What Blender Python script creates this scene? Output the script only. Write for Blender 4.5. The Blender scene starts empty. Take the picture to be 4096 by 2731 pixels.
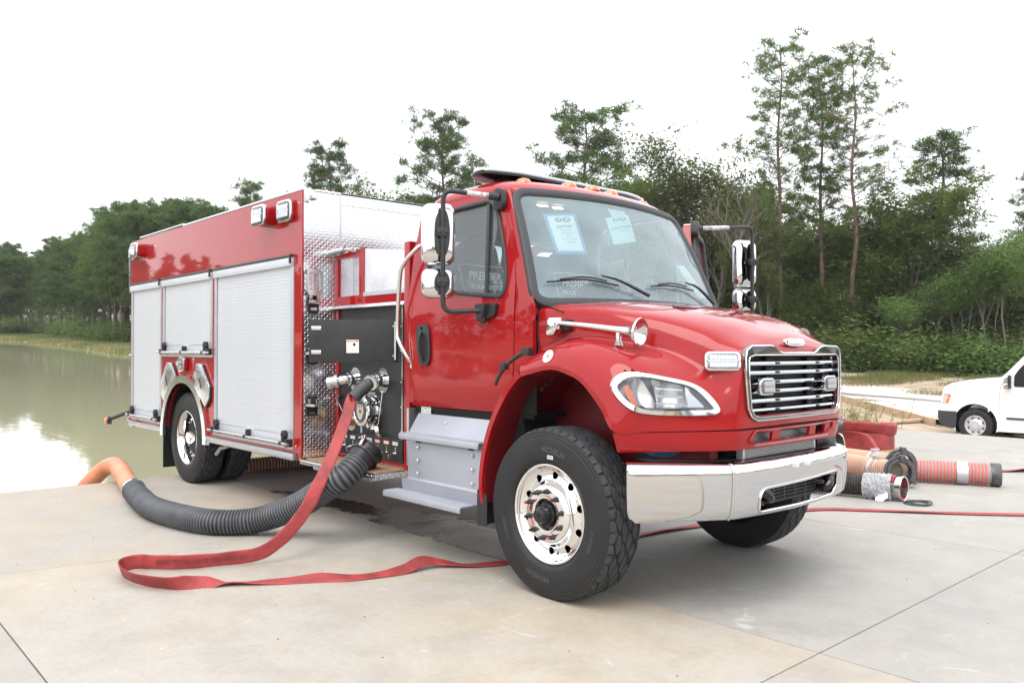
import bpy, bmesh, math, random
from math import pi, sin, cos, radians, sqrt, hypot, atan2, floor
from mathutils import Vector, Matrix, noise
from mathutils.geometry import delaunay_2d_cdt
from mathutils.bvhtree import BVHTree
random.seed(7)
V = Vector
S = bpy.context.scene
COL = S.collection

# ---------------------------------------------------------------- camera
CP = V((3.5394, -4.5937, 1.5119)); YAW, PITCH, ROLL = 2.4107, 0.0101, 0.0007
f_ = V((cos(YAW) * cos(PITCH), sin(YAW) * cos(PITCH), sin(PITCH)))
r_ = V((sin(YAW), -cos(YAW), 0)); u_ = r_.cross(f_)
R2 = cos(ROLL) * r_ + sin(ROLL) * u_; U2 = -sin(ROLL) * r_ + cos(ROLL) * u_
cam = bpy.data.objects.new('camera', bpy.data.cameras.new('camera')); COL.objects.link(cam)
cam.matrix_world = Matrix.Translation(CP) @ Matrix((R2, U2, -f_)).transposed().to_4x4()
cam.data.sensor_width = 36; cam.data.lens = 28.569; cam.data.clip_start = .05; cam.data.clip_end = 3000
S.camera = cam

# ---------------------------------------------------------------- sky, sun, exposure
SUN_EL, SUN_AZ = radians(58), radians(-62)          # azimuth measured from +x towards +y
w = bpy.data.worlds.new('World'); S.world = w; w.use_nodes = True
nt = w.node_tree; nt.nodes.clear()
o = nt.nodes.new('ShaderNodeOutputWorld'); bg = nt.nodes.new('ShaderNodeBackground')
sky = nt.nodes.new('ShaderNodeTexSky'); sky.sky_type = 'NISHITA'; sky.sun_disc = False
sky.sun_elevation = SUN_EL; sky.sun_rotation = pi / 2 - SUN_AZ; sky.air_density = 1; sky.dust_density = 4
hs = nt.nodes.new('ShaderNodeHueSaturation'); hs.inputs['Saturation'].default_value = .25
tc = nt.nodes.new('ShaderNodeTexCoord'); nz = nt.nodes.new('ShaderNodeTexNoise')
nz.inputs['Scale'].default_value = 2.2; nz.inputs['Detail'].default_value = 5; nz.inputs['Roughness'].default_value = .55
cr = nt.nodes.new('ShaderNodeValToRGB')               # the even overcast deck, slightly mottled
cr.color_ramp.elements[0].position = .3; cr.color_ramp.elements[0].color = (8.5, 8.8, 9.3, 1)
cr.color_ramp.elements[1].position = .7; cr.color_ramp.elements[1].color = (9.7, 9.8, 10.0, 1)
mx = nt.nodes.new('ShaderNodeMix'); mx.data_type = 'RGBA'; mx.inputs[0].default_value = .88
L = nt.links.new
L(tc.outputs['Generated'], nz.inputs['Vector']); L(nz.outputs['Fac'], cr.inputs['Fac'])
L(sky.outputs[0], hs.inputs['Color']); L(hs.outputs[0], mx.inputs[6]); L(cr.outputs[0], mx.inputs[7])
L(mx.outputs[2], bg.inputs['Color']); bg.inputs['Strength'].default_value = .132; L(bg.outputs[0], o.inputs[0])
sl = bpy.data.lights.new('sun', 'SUN'); sl.energy = 1.2; sl.angle = radians(40); sl.color = (1, .97, .93)
so = bpy.data.objects.new('sun', sl); COL.objects.link(so)
so.rotation_euler = V((-cos(SUN_AZ) * cos(SUN_EL), -sin(SUN_AZ) * cos(SUN_EL), -sin(SUN_EL))).to_track_quat('-Z', 'Y').to_euler()
S.view_settings.view_transform = 'Standard'; S.view_settings.look = 'None'
S.view_settings.exposure = 0.82; S.view_settings.gamma = 1; S.view_settings.use_curve_mapping = False

# ---------------------------------------------------------------- helpers
WM = {}
def link(o, parent=None, world=None):
    COL.objects.link(o)
    world = world or Matrix()
    if parent is not None:
        o.parent = parent; o.matrix_parent_inverse = WM.get(parent.name, Matrix()).inverted()
    o.matrix_basis = world; WM[o.name] = world
    return o
def tag(o, label=None, cat=None, group=None, kind=None):
    if label: o['label'] = label
    if cat: o['category'] = cat
    if group: o['group'] = group
    if kind: o['kind'] = kind
    return o
def thing(name, loc, label, cat, group=None):
    o = bpy.data.objects.new(name, None); o.empty_display_size = .1
    link(o, None, Matrix.Translation(V(loc))); return tag(o, label, cat, group)
def inst(name, me, parent, world, mat=None):
    o = bpy.data.objects.new(name, me); return link(o, parent, world)

class MB:
    def __init__(s): s.v = []; s.f = []
    def add(s, v, f, M=None):
        n = len(s.v)
        s.v += [tuple(M @ V(p)) for p in v] if M else [tuple(p) for p in v]
        s.f += [tuple(i + n for i in q) for q in f]; return s
    def box(s, x0, x1, y0, y1, z0, z1, M=None):
        v = [(x, y, z) for z in (z0, z1) for y in (y0, y1) for x in (x0, x1)]
        return s.add(v, [(0, 2, 3, 1), (4, 5, 7, 6), (0, 1, 5, 4), (2, 6, 7, 3), (0, 4, 6, 2), (1, 3, 7, 5)], M)
    def bar(s, p, q, w, h, up=(0, 0, 1)):
        p, q = V(p), V(q); d = (q - p).normalized(); a = d.cross(V(up)).normalized(); b = a.cross(d)
        v = [c + a * i * w / 2 + b * j * h / 2 for c in (p, q) for i, j in ((-1, -1), (1, -1), (1, 1), (-1, 1))]
        return s.add(v, [(0, 1, 2, 3), (7, 6, 5, 4), (0, 4, 5, 1), (1, 5, 6, 2), (2, 6, 7, 3), (3, 7, 4, 0)])
    def lathe(s, prof, origin, axis, n=24, closed=False, a0=0, a1=2 * pi):
        """prof = [(axial, radius)...] revolved about axis through origin"""
        A = V(axis).normalized(); U = A.orthogonal().normalized() if abs(A.z) > .9 else V((0, 0, 1)).cross(A).normalized(); W = A.cross(U)
        full = abs(a1 - a0) > 6.28; m = n if full else n + 1; k = len(prof); O = V(origin)
        v = [O + A * t + (U * cos(a0 + (a1 - a0) * i / n) + W * sin(a0 + (a1 - a0) * i / n)) * r for i in range(m) for t, r in prof]
        f = []
        for i in range(n):
            j = (i + 1) % m
            for q in range(k - 1 + (1 if closed else 0)):
                q2 = (q + 1) % k
                f.append((i * k + q, i * k + q2, j * k + q2, j * k + q))
        return s.add(v, f)
    def cyl(s, p, q, r, r2=None, n=16, cap=True):
        p, q = V(p), V(q); h = (q - p).length; r2 = r if r2 is None else r2
        pr = [(0, r), (h, r2)]
        if cap: pr = [(0, 0)] + pr + [(h, 0)]
        return s.lathe(pr, p, q - p, n)
    def tube(s, pts, r, n=10, cap=True, smooth=0):
        pts = [V(p) for p in pts]
        if smooth: pts = crom(pts, smooth)
        m = len(pts); R = r if hasattr(r, '__len__') else [r] * m
        if len(R) != m: R = [R[0] + (R[-1] - R[0]) * i / (m - 1) for i in range(m)]
        t0 = (pts[1] - pts[0]).normalized(); a = t0.orthogonal().normalized(); vs = []
        for i, p in enumerate(pts):
            t = (pts[min(i + 1, m - 1)] - pts[max(i - 1, 0)]).normalized()
            a = (a - t * a.dot(t)).normalized(); b = t.cross(a)
            vs += [p + (a * cos(2 * pi * j / n) + b * sin(2 * pi * j / n)) * R[i] for j in range(n)]
        f = [(i * n + j, i * n + (j + 1) % n, (i + 1) * n + (j + 1) % n, (i + 1) * n + j) for i in range(m - 1) for j in range(n)]
        if cap: f += [tuple(range(n))[::-1], tuple(range((m - 1) * n, m * n))]
        return s.add(vs, f)
    def prism(s, poly, o, u, v, d):
        """2D poly in the frame (o,u,v), extruded by vector d"""
        o, u, v, d = V(o), V(u), V(v), V(d); n = len(poly)
        P = [o + u * a + v * b for a, b in poly]
        return s.add(P + [p + d for p in P], [tuple(range(n))[::-1], tuple(range(n, 2 * n))] + [(i, (i + 1) % n, (i + 1) % n + n, i + n) for i in range(n)])
    def sphere(s, c, r, n=12, m=8, sc=(1, 1, 1)):
        v = []; f = []
        for i in range(m + 1):
            for j in range(n):
                a = pi * i / m; b = 2 * pi * j / n
                v.append((c[0] + r * sc[0] * sin(a) * cos(b), c[1] + r * sc[1] * sin(a) * sin(b), c[2] + r * sc[2] * cos(a)))
        for i in range(m):
            for j in range(n): f.append((i * n + j, (i + 1) * n + j, (i + 1) * n + (j + 1) % n, i * n + (j + 1) % n))
        return s.add(v, f)
    def mesh(s, name, mat, smooth=True, ang=35, bevel=0, weld=False):
        me = bpy.data.meshes.new(name); me.from_pydata(s.v, [], s.f); me.materials.append(mat)
        bm = bmesh.new(); bm.from_mesh(me)
        if weld: bmesh.ops.remove_doubles(bm, verts=bm.verts, dist=1e-4)
        if bevel:
            bmesh.ops.remove_doubles(bm, verts=bm.verts, dist=1e-5)
            es = [e for e in bm.edges if len(e.link_faces) == 2 and e.calc_face_angle(0) > radians(40)]
            bmesh.ops.bevel(bm, geom=es, offset=bevel, segments=2, affect='EDGES', clamp_overlap=True, profile=.6)
        bmesh.ops.recalc_face_normals(bm, faces=bm.faces)
        bm.to_mesh(me); bm.free()
        if smooth:
            me.shade_smooth(); me.set_sharp_from_angle(angle=radians(ang))
        return me
    def build(s, name, mat, parent=None, label=None, world=None, **k):
        me = s.mesh(name, mat, **k); o = bpy.data.objects.new(name, me); link(o, parent, world)
        if label: o['label'] = label
        return o
def crom(pts, k):
    pts = [V(p) for p in pts]; P = [pts[0] * 2 - pts[1]] + pts + [pts[-1] * 2 - pts[-2]]; out = []
    for i in range(1, len(P) - 2):
        a, b, c, d = P[i - 1:i + 3]
        for j in range(k):
            t = j / k; out.append(.5 * ((2 * b) + (c - a) * t + (2 * a - 5 * b + 4 * c - d) * t * t + (3 * b - a - 3 * c + d) * t ** 3))
    return out + [pts[-1]]
def rrect(w, h, r, n=4, cx=0, cy=0):
    out = []
    for sx, sy, a0 in ((1, 1, 0), (-1, 1, 90), (-1, -1, 180), (1, -1, 270)):
        for i in range(n + 1):
            a = radians(a0 + 90 * i / n); out.append((cx + sx * (w / 2 - r) + r * cos(a), cy + sy * (h / 2 - r) + r * sin(a)))
    return out
def rpoly(pts, r, n=4):
    """polygon with rounded corners"""
    out = []; m = len(pts)
    for i in range(m):
        p = V(pts[i]); a = V(pts[i - 1]) - p; b = V(pts[(i + 1) % m]) - p
        rr = min(r, a.length * .48, b.length * .48); A = p + a.normalized() * rr; B = p + b.normalized() * rr
        for k in range(n + 1):
            t = k / n; q = A * (1 - t) ** 2 + p * 2 * t * (1 - t) + B * t * t; out.append((q.x, q.y))
    return out
def cat2(pts, k):
    """closed smooth curve through 2D points"""
    n = len(pts); out = []
    for i in range(n):
        a, b, c, d = [V(pts[(i + j) % n]) for j in (-1, 0, 1, 2)]
        for j in range(k):
            t = j / k; q = .5 * ((2 * b) + (c - a) * t + (2 * a - 5 * b + 4 * c - d) * t * t + (3 * b - a - 3 * c + d) * t ** 3); out.append((q.x, q.y))
    return out
def inside(p, poly):
    c = False; n = len(poly); x, y = p
    for i in range(n):
        x1, y1 = poly[i]; x2, y2 = poly[i - 1]
        if (y1 > y) != (y2 > y) and x < (x2 - x1) * (y - y1) / (y2 - y1) + x1: c = not c
    return c
def cdt(outer, holes=(), step=0.1):
    """triangulated plate with holes, with inner points every step"""
    P = [V(p) for p in outer]; E = [(i, (i + 1) % len(outer)) for i in range(len(outer))]
    for h in holes:
        n = len(P); P += [V(p) for p in h]; E += [(n + i, n + (i + 1) % len(h)) for i in range(len(h))]
    xs = [p[0] for p in outer]; ys = [p[1] for p in outer]
    if step:
        x = min(xs) + step / 2
        while x < max(xs):
            y = min(ys) + step / 2
            while y < max(ys):
                if inside((x, y), outer) and not any(inside((x, y), h) for h in holes): P.append(V((x, y)))
                y += step
            x += step
    vs, _, fs, _, _, _ = delaunay_2d_cdt(P, E, [], 0, 1e-6)
    fs = [f for f in fs if inside(sum((vs[i] for i in f), V((0, 0))) / len(f), outer) and not any(inside(sum((vs[i] for i in f), V((0, 0))) / len(f), h) for h in holes)]
    return [(p.x, p.y) for p in vs], [tuple(f) for f in fs]
def plate(outer, holes, fn, th=None, step=.1, mb=None):
    """cdt plate mapped to 3D with fn(a,b); th = vector of thickness (rims closed)"""
    mb = mb or MB(); vs, fs = cdt(outer, holes, step); P = [V(fn(*p)) for p in vs]; mb.add(P, fs)
    if th is not None:
        th = V(th); mb.add([p + th for p in P], [f[::-1] for f in fs])
        for loop in [outer] + list(holes):
            Q = [V(fn(*p)) for p in loop]; n = len(Q)
            mb.add(Q + [q + th for q in Q], [(i, (i + 1) % n, (i + 1) % n + n, i + n) for i in range(n)])
    return mb
def strip(path_a, path_b, closed=False):
    n = len(path_a); mb = MB(); m = n if closed else n - 1
    return mb.add(list(path_a) + list(path_b), [(i, (i + 1) % n, (i + 1) % n + n, i + n) for i in range(m)])
def sweep(path, sect, closed=False, up=None, mb=None):
    """sweep a 2D section (a across, b along up) on a path; up = vector or function(i)"""
    mb = mb or MB(); path = [V(p) for p in path]; n = len(path); k = len(sect); vs = []
    for i, p in enumerate(path):
        t = ((path[(i + 1) % n] - path[i - 1]) if closed else (path[min(i + 1, n - 1)] - path[max(i - 1, 0)])).normalized()
        U = V(up(i)) if callable(up) else V(up or (0, 0, 1)); s_ = t.cross(U).normalized(); U = s_.cross(t)
        vs += [p + s_ * a + U * b for a, b in sect]
    m = n if closed else n - 1
    fs = [(i * k + j, i * k + (j + 1) % k, ((i + 1) % n) * k + (j + 1) % k, ((i + 1) % n) * k + j) for i in range(m) for j in range(k)]
    if not closed: fs += [tuple(range(k))[::-1], tuple(range((n - 1) * k, n * k))]
    return mb.add(vs, fs)
_tc = {}
def textmb(s, size, extrude=0, shear=0, bold=0, spacing=1):
    cu = bpy.data.curves.new('t', 'FONT'); cu.body = s; cu.size = size; cu.extrude = extrude; cu.shear = shear; cu.offset = bold
    cu.align_x = 'CENTER'; cu.align_y = 'CENTER'; cu.space_character = spacing; cu.resolution_u = 2
    ob = bpy.data.objects.new('t', cu); me = bpy.data.meshes.new_from_object(ob)
    v = [tuple(p.co) for p in me.vertices]; f = [tuple(p.vertices) for p in me.polygons]
    bpy.data.objects.remove(ob); bpy.data.curves.remove(cu); bpy.data.meshes.remove(me); return v, f
def text(s, size, o, u, v, mat, parent, ex=0, shear=0, bold=0, fn=None, name='lettering', wide=1, mb=None):
    tv, tf = textmb(s, size, ex, shear, bold); o, u, v = V(o), V(u).normalized(), V(v).normalized(); n = u.cross(v)
    P = [fn(a * wide, b, c) for a, b, c in tv] if fn else [o + u * a * wide + v * b + n * c for a, b, c in tv]
    if mb is not None: return mb.add(P, tf)
    return MB().add(P, tf).build(name, mat, parent, smooth=False)

# ---------------------------------------------------------------- materials
def mat(name, col=(.5, .5, .5), rough=.5, metal=0, coat=0, spec=.5, var=0, bump=0, bscale=40, vscale=6, trans=0, rvar=0, dirt=None, ior=1.5):
    m = bpy.data.materials.new(name); m.use_nodes = True; n = m.node_tree; b = n.nodes['Principled BSDF']
    b.inputs['Base Color'].default_value = (*col, 1); b.inputs['Roughness'].default_value = rough; b.inputs['Metallic'].default_value = metal
    b.inputs['Coat Weight'].default_value = coat; b.inputs['Coat Roughness'].default_value = .03; b.inputs['Specular IOR Level'].default_value = spec
    b.inputs['Transmission Weight'].default_value = trans; b.inputs['IOR'].default_value = ior
    if var or bump or rvar or dirt:
        tc = n.nodes.new('ShaderNodeTexCoord'); nz = n.nodes.new('ShaderNodeTexNoise'); nz.inputs['Scale'].default_value = vscale
        nz.inputs['Detail'].default_value = 6; n.links.new(tc.outputs['Object'], nz.inputs['Vector'])
        if var or dirt:
            mx = n.nodes.new('ShaderNodeMix'); mx.data_type = 'RGBA'
            mr = n.nodes.new('ShaderNodeMapRange'); mr.inputs[1].default_value = .35; mr.inputs[2].default_value = .65
            n.links.new(nz.outputs['Fac'], mr.inputs[0]); n.links.new(mr.outputs[0], mx.inputs[0])
            mx.inputs[6].default_value = (*[c * (1 - var) for c in col], 1)
            mx.inputs[7].default_value = (*(dirt or [min(1, c * (1 + var)) for c in col]), 1)
            n.links.new(mx.outputs[2], b.inputs['Base Color'])
        if rvar:
            mr = n.nodes.new('ShaderNodeMapRange'); mr.inputs[1].default_value = .3; mr.inputs[2].default_value = .7
            mr.inputs[3].default_value = max(0, rough - rvar); mr.inputs[4].default_value = rough + rvar
            n.links.new(nz.outputs['Fac'], mr.inputs[0]); n.links.new(mr.outputs[0], b.inputs['Roughness'])
        if bump:
            n2 = n.nodes.new('ShaderNodeTexNoise'); n2.inputs['Scale'].default_value = bscale; n2.inputs['Detail'].default_value = 4
            bp = n.nodes.new('ShaderNodeBump'); bp.inputs['Strength'].default_value = bump; bp.inputs['Distance'].default_value = .01
            n.links.new(tc.outputs['Object'], n2.inputs['Vector']); n.links.new(n2.outputs['Fac'], bp.inputs['Height']); n.links.new(bp.outputs[0], b.inputs['Normal'])
    return m
class NT:
    """tiny node-tree writer"""
    def __init__(s, m): s.m = m; s.t = m.node_tree; s.b = s.t.nodes.get('Principled BSDF')
    def val(s, v, sock):
        if isinstance(v, bpy.types.NodeSocket): s.t.links.new(v, sock)
        else: sock.default_value = v
    def math(s, op, a, b=0, c=0):
        n = s.t.nodes.new('ShaderNodeMath'); n.operation = op
        for i, x in enumerate((a, b, c)): s.val(x, n.inputs[i])
        return n.outputs[0]
    def rng(s, x, a, b, c=0., d=1.):
        n = s.t.nodes.new('ShaderNodeMapRange')
        for i, q in enumerate((x, a, b, c, d)): s.val(q, n.inputs[i])
        return n.outputs[0]
    def mix(s, f, a, b, typ='MIX'):
        n = s.t.nodes.new('ShaderNodeMix'); n.data_type = 'RGBA'; n.blend_type = typ; s.val(f, n.inputs[0])
        s.val(a if not isinstance(a, tuple) else (*a, 1)[:4], n.inputs[6]); s.val(b if not isinstance(b, tuple) else (*b, 1)[:4], n.inputs[7]); return n.outputs[2]
    def noise(s, vec, scale, detail=5, rough=.55, dist=0.):
        n = s.t.nodes.new('ShaderNodeTexNoise'); n.inputs['Scale'].default_value = scale; n.inputs['Detail'].default_value = detail
        n.inputs['Roughness'].default_value = rough; n.inputs['Distortion'].default_value = dist; s.t.links.new(vec, n.inputs['Vector']); return n.outputs['Fac']
    def coord(s, k='Object'): return s.t.nodes.new('ShaderNodeTexCoord').outputs[k]
    def pos(s): return s.t.nodes.new('ShaderNodeNewGeometry').outputs['Position']
    def sep(s, v):
        n = s.t.nodes.new('ShaderNodeSeparateXYZ'); s.t.links.new(v, n.inputs[0]); return n.outputs
    def vec(s, x, y, z=0.):
        n = s.t.nodes.new('ShaderNodeCombineXYZ')
        for i, q in enumerate((x, y, z)): s.val(q, n.inputs[i])
        return n.outputs[0]
    def bump(s, h, st=.5, d=.01):
        n = s.t.nodes.new('ShaderNodeBump'); n.inputs['Strength'].default_value = st; n.inputs['Distance'].default_value = d
        s.t.links.new(h, n.inputs['Height']); s.t.links.new(n.outputs[0], s.b.inputs['Normal'])
    def set(s, **k):
        for a, v in k.items(): s.val((*v, 1) if isinstance(v, tuple) else v, s.b.inputs[a.replace('_', ' ')])

RED = mat('red_paint', (.29, .0020, .0045), .6, coat=1, spec=.12)
RED.node_tree.nodes['Principled BSDF'].inputs['Coat IOR'].default_value = 1.42
_n = NT(RED); _h = _n.noise(_n.coord(), 3, 2); _g = _n.noise(_n.coord(), 1.3, 6)
_n.t.nodes['Principled BSDF'].inputs['Coat Roughness'].default_value = .025
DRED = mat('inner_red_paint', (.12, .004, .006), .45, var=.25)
CHROME = mat('chrome', (.66, .665, .68), .045, 1)
STEEL = mat('brushed_steel', (.62, .61, .6), .24, 1, rvar=.08, vscale=9)
POLI = mat('polished_aluminium', (.84, .84, .85), .13, 1, bump=.06, bscale=12, rvar=.05)
ALU = mat('satin_aluminium', (.56, .575, .61), .38, .85, rvar=.06, vscale=5)
SLAT = mat('anodised_slat', (.54, .56, .60), .42, .35, var=.03, vscale=3)
SHEET = mat('white_aluminium_sheet', (.70, .71, .75), .3, .6, rvar=.1, vscale=4, var=.05)
STEPM = mat('silver_step_paint', (.34, .355, .40), .36, .35, var=.04, vscale=5)
BLKP = mat('black_pump_panel', (.014, .015, .017), .5, var=.25, vscale=8, bump=.08, bscale=300)
PLAS = mat('black_plastic', (.016, .016, .018), .5, bump=.05, bscale=200)
GPLAS = mat('gloss_black', (.008, .008, .009), .12)
RUBTRIM = mat('rubber_trim', (.032, .034, .037), .55)
TYRE = mat('tyre_rubber', (.009, .0094, .0105), .60, var=.25, vscale=7, bump=.08, bscale=120)
TREAD = mat('tread_rubber', (.036, .038, .041), .75, var=.35, vscale=18, bump=.1, bscale=160)
DARK = mat('dark_underbody', (.006, .006, .007), .7)
AMBER = mat('amber_lens', (.85, .17, .02), .12, coat=1, trans=.15)
REDLENS = mat('red_lens', (.5, .01, .012), .1, coat=1)

LED = mat('led_reflector', (.62, .63, .66), .3, .8)
BRASS = mat('brass', (.62, .42, .22), .2, 1)
WHITE = mat('white_print', (.8, .8, .8), .5)
INK = mat('black_print', (.02, .02, .02), .5)
PLY = mat('brown_board', (.30, .17, .10), .7, var=.2, vscale=14)
FABRIC = mat('seat_fabric', (.04, .044, .05), .85, var=.2)
DASH = mat('dashboard_plastic', (.22, .23, .25), .6)
GREYP = mat('grey_print', (.85, .88, .9), .6)

def glassmat(name, tint, refl, haze=0., hazecol=(.5, .6, .62)):
    m = bpy.data.materials.new(name); m.use_nodes = True; t = m.node_tree; t.nodes.clear()
    out = t.nodes.new('ShaderNodeOutputMaterial'); tr = t.nodes.new('ShaderNodeBsdfTransparent'); gl = t.nodes.new('ShaderNodeBsdfGlossy')
    tr.inputs[0].default_value = (*tint, 1); gl.inputs['Roughness'].default_value = .01
    fr = t.nodes.new('ShaderNodeFresnel'); fr.inputs[0].default_value = refl; mx = t.nodes.new('ShaderNodeMixShader')
    t.links.new(fr.outputs[0], mx.inputs[0]); t.links.new(tr.outputs[0], mx.inputs[1]); t.links.new(gl.outputs[0], mx.inputs[2])
    last = mx
    if haze:
        df = t.nodes.new('ShaderNodeBsdfDiffuse'); df.inputs[0].default_value = (*hazecol, 1)
        tcn = t.nodes.new('ShaderNodeTexCoord'); nz = t.nodes.new('ShaderNodeTexNoise'); nz.inputs['Scale'].default_value = 2.5; nz.inputs['Detail'].default_value = 3
        t.links.new(tcn.outputs['Object'], nz.inputs['Vector'])
        mr = t.nodes.new('ShaderNodeMapRange'); mr.inputs[1].default_value = .3; mr.inputs[2].default_value = .7; mr.inputs[3].default_value = haze * .7; mr.inputs[4].default_value = haze * 1.3
        t.links.new(nz.outputs['Fac'], mr.inputs[0])
        m2 = t.nodes.new('ShaderNodeMixShader'); t.links.new(mr.outputs[0], m2.inputs[0])
        t.links.new(mx.outputs[0], m2.inputs[1]); t.links.new(df.outputs[0], m2.inputs[2]); last = m2
    t.links.new(last.outputs[0], out.inputs[0]); return m
WSGLASS = glassmat('windshield_glass', (.86, .96, .97), 1.8, .20, (.62, .84, .90))  # pale diffuse share puts hazy sky reflection and dust into the glass colour
CLEAR = glassmat('clear_lens', (.80, .82, .86), 1.6, .12, (.8, .82, .86))
SIDEGLASS = glassmat('tinted_side_glass', (.80, .88, .90), 1.75, .10, (.55, .66, .72))

def diamond(name, ax, pitch=.0275, col=(.72, .72, .74), rough=.16):
    """five-bar style tread plate: raised lozenges alternating +45 and -45 degrees"""
    m = mat(name, col, rough, 1); n = NT(m); P = n.sep(n.pos()); a, b = P['XYZ'.index(ax[0])], P['XYZ'.index(ax[1])]
    u = n.math('DIVIDE', a, pitch); v = n.math('DIVIDE', b, pitch * .92)
    fu, fv = n.math('SUBTRACT', n.math('FRACT', u), .5), n.math('SUBTRACT', n.math('FRACT', v), .5)
    par = n.math('MODULO', n.math('ABSOLUTE', n.math('ADD', n.math('FLOOR', u), n.math('FLOOR', v))), 2.)
    sg = n.math('SUBTRACT', n.math('MULTIPLY', n.math('GREATER_THAN', par, .5), 2.), 1.)
    p = n.math('MULTIPLY', n.math('ADD', fu, n.math('MULTIPLY', sg, fv)), .7071)
    q = n.math('MULTIPLY', n.math('SUBTRACT', fu, n.math('MULTIPLY', sg, fv)), .7071)
    e = n.math('SQRT', n.math('ADD', n.math('POWER', n.math('ABSOLUTE', n.math('DIVIDE', p, .50)), 2.), n.math('POWER', n.math('ABSOLUTE', n.math('DIVIDE', q, .17)), 2.)))
    h = n.rng(e, .45, 1.05, 1., 0.); n.bump(h, 1., .0022)
    w = n.noise(n.pos(), 3.5, 4); n.set(Roughness=n.rng(w, .3, .7, rough * .7, rough * 1.5)); return m
DYZ, DXZ, DXY = diamond('tread_plate_wall', 'YZ'), diamond('tread_plate_side', 'XZ'), diamond('tread_plate_floor', 'XY')
# ---------------------------------------------------------------- ground, pond, pad
def E_(x, y): return -.55 - .03 * (x + 6.5)           # the land and the pond lie level; the pad drains towards them
def pol(deg, D): return (CP.x + D * cos(radians(deg)), CP.y + D * sin(radians(deg)))
SHORE = [pol(a, d) for a, d in ((127, 19), (131, 27), (136, 34), (142, 42), (150, 49), (158, 57), (163.3, 68), (166.5, 92), (170.3, 118), (174, 150), (180, 175), (190, 175), (200, 150), (210, 120), (216, 70), (220, 40))]
POND = [(-6.4, 11.0)] + SHORE + [(-6.4, -24)]
def sdist(x, y):
    d = 1e9; n = len(POND)
    for i in range(n):
        ax, ay = POND[i]; bx, by = POND[(i + 1) % n]; vx, vy = bx - ax, by - ay
        t = max(0, min(1, ((x - ax) * vx + (y - ay) * vy) / (vx * vx + vy * vy))); d = min(d, hypot(x - ax - t * vx, y - ay - t * vy))
    return -d if inside((x, y), POND) else d
def sm(t): t = max(0, min(1, t)); return t * t * (3 - 2 * t)
def H(x, y):
    d = sdist(x, y); a = math.degrees(atan2(y - CP.y, x - CP.x)); D = hypot(x - CP.x, y - CP.y)
    left = sm((a - 128) / 25) if a > 0 else 1
    if d < 0: return E_(x, y) + max(-1.2, d * .35)
    z = E_(x, y) + (1.15 * left) * sm(d / 15) + .4 * (1 - left) * sm((D - 34) / 18)
    z += .05 * noise.noise(V((x * .35, y * .35, 0))) * sm(d / 3) * sm((D - 30) / 10) * 2
    if -7.2 < x < 17 and -15 < y < 11.6: z = min(z, -.3)
    return z
mb = MB(); rad = [0.01, 4, 8, 12] + [12 * 1.09 ** i for i in range(1, 38)] + [325]; NA = 300; v = []
for r in rad:
    for i in range(NA):
        x, y = CP.x + r * cos(2 * pi * i / NA), CP.y + r * sin(2 * pi * i / NA); v.append((x, y, H(x, y) if r < 200 else max(0, min(6, E_(x, y)))))
mb.add(v, [(i * NA + j, i * NA + (j + 1) % NA, (i + 1) * NA + (j + 1) % NA, (i + 1) * NA + j) for i in range(len(rad) - 1) for j in range(NA)])
GR = mat('dirt_and_grass', (.2, .16, .1), .95); n = NT(GR); P = n.pos()
n1, n2, n3 = n.noise(P, .22, 6), n.noise(P, 1.4, 6, .65), n.noise(P, 9, 4)
c = n.mix(n.rng(n1, .42, .58), (.27, .215, .12), (.145, .175, .065)); c = n.mix(n.rng(n2, .38, .54), c, (.42, .32, .24)); c = n.mix(n.rng(n3, .5, .7, 0, .5), c, (.08, .085, .04))
n.set(Base_Color=c); n.bump(n3, .6, .05)
mb.build('ground', GR, None); tag(bpy.data.objects['ground'], kind='structure')

WAT = bpy.data.materials.new('pond_water'); WAT.use_nodes = True; n = NT(WAT)
P = n.pos(); s = n.sep(P); pv = n.vec(n.math('MULTIPLY', s[0], .6), n.math('MULTIPLY', s[1], 1.6), 0.)
h = n.math('ADD', n.noise(pv, .9, 4, .5, .6), n.math('MULTIPLY', n.noise(P, 5, 3), .25))
n.set(Base_Color=(.34, .32, .215), Roughness=.035, IOR=1.33); n.b.inputs['Specular IOR Level'].default_value = .95
n.bump(h, .07, .05)
mb = MB(); q = POND; mb.add([(x, y, E_(x, y)) for x, y in q + [(-6.4, -24)]][:len(q)], [tuple(range(len(q)))])
wo = mb.build('water', WAT, None, smooth=False); tag(wo, kind='structure')

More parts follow.
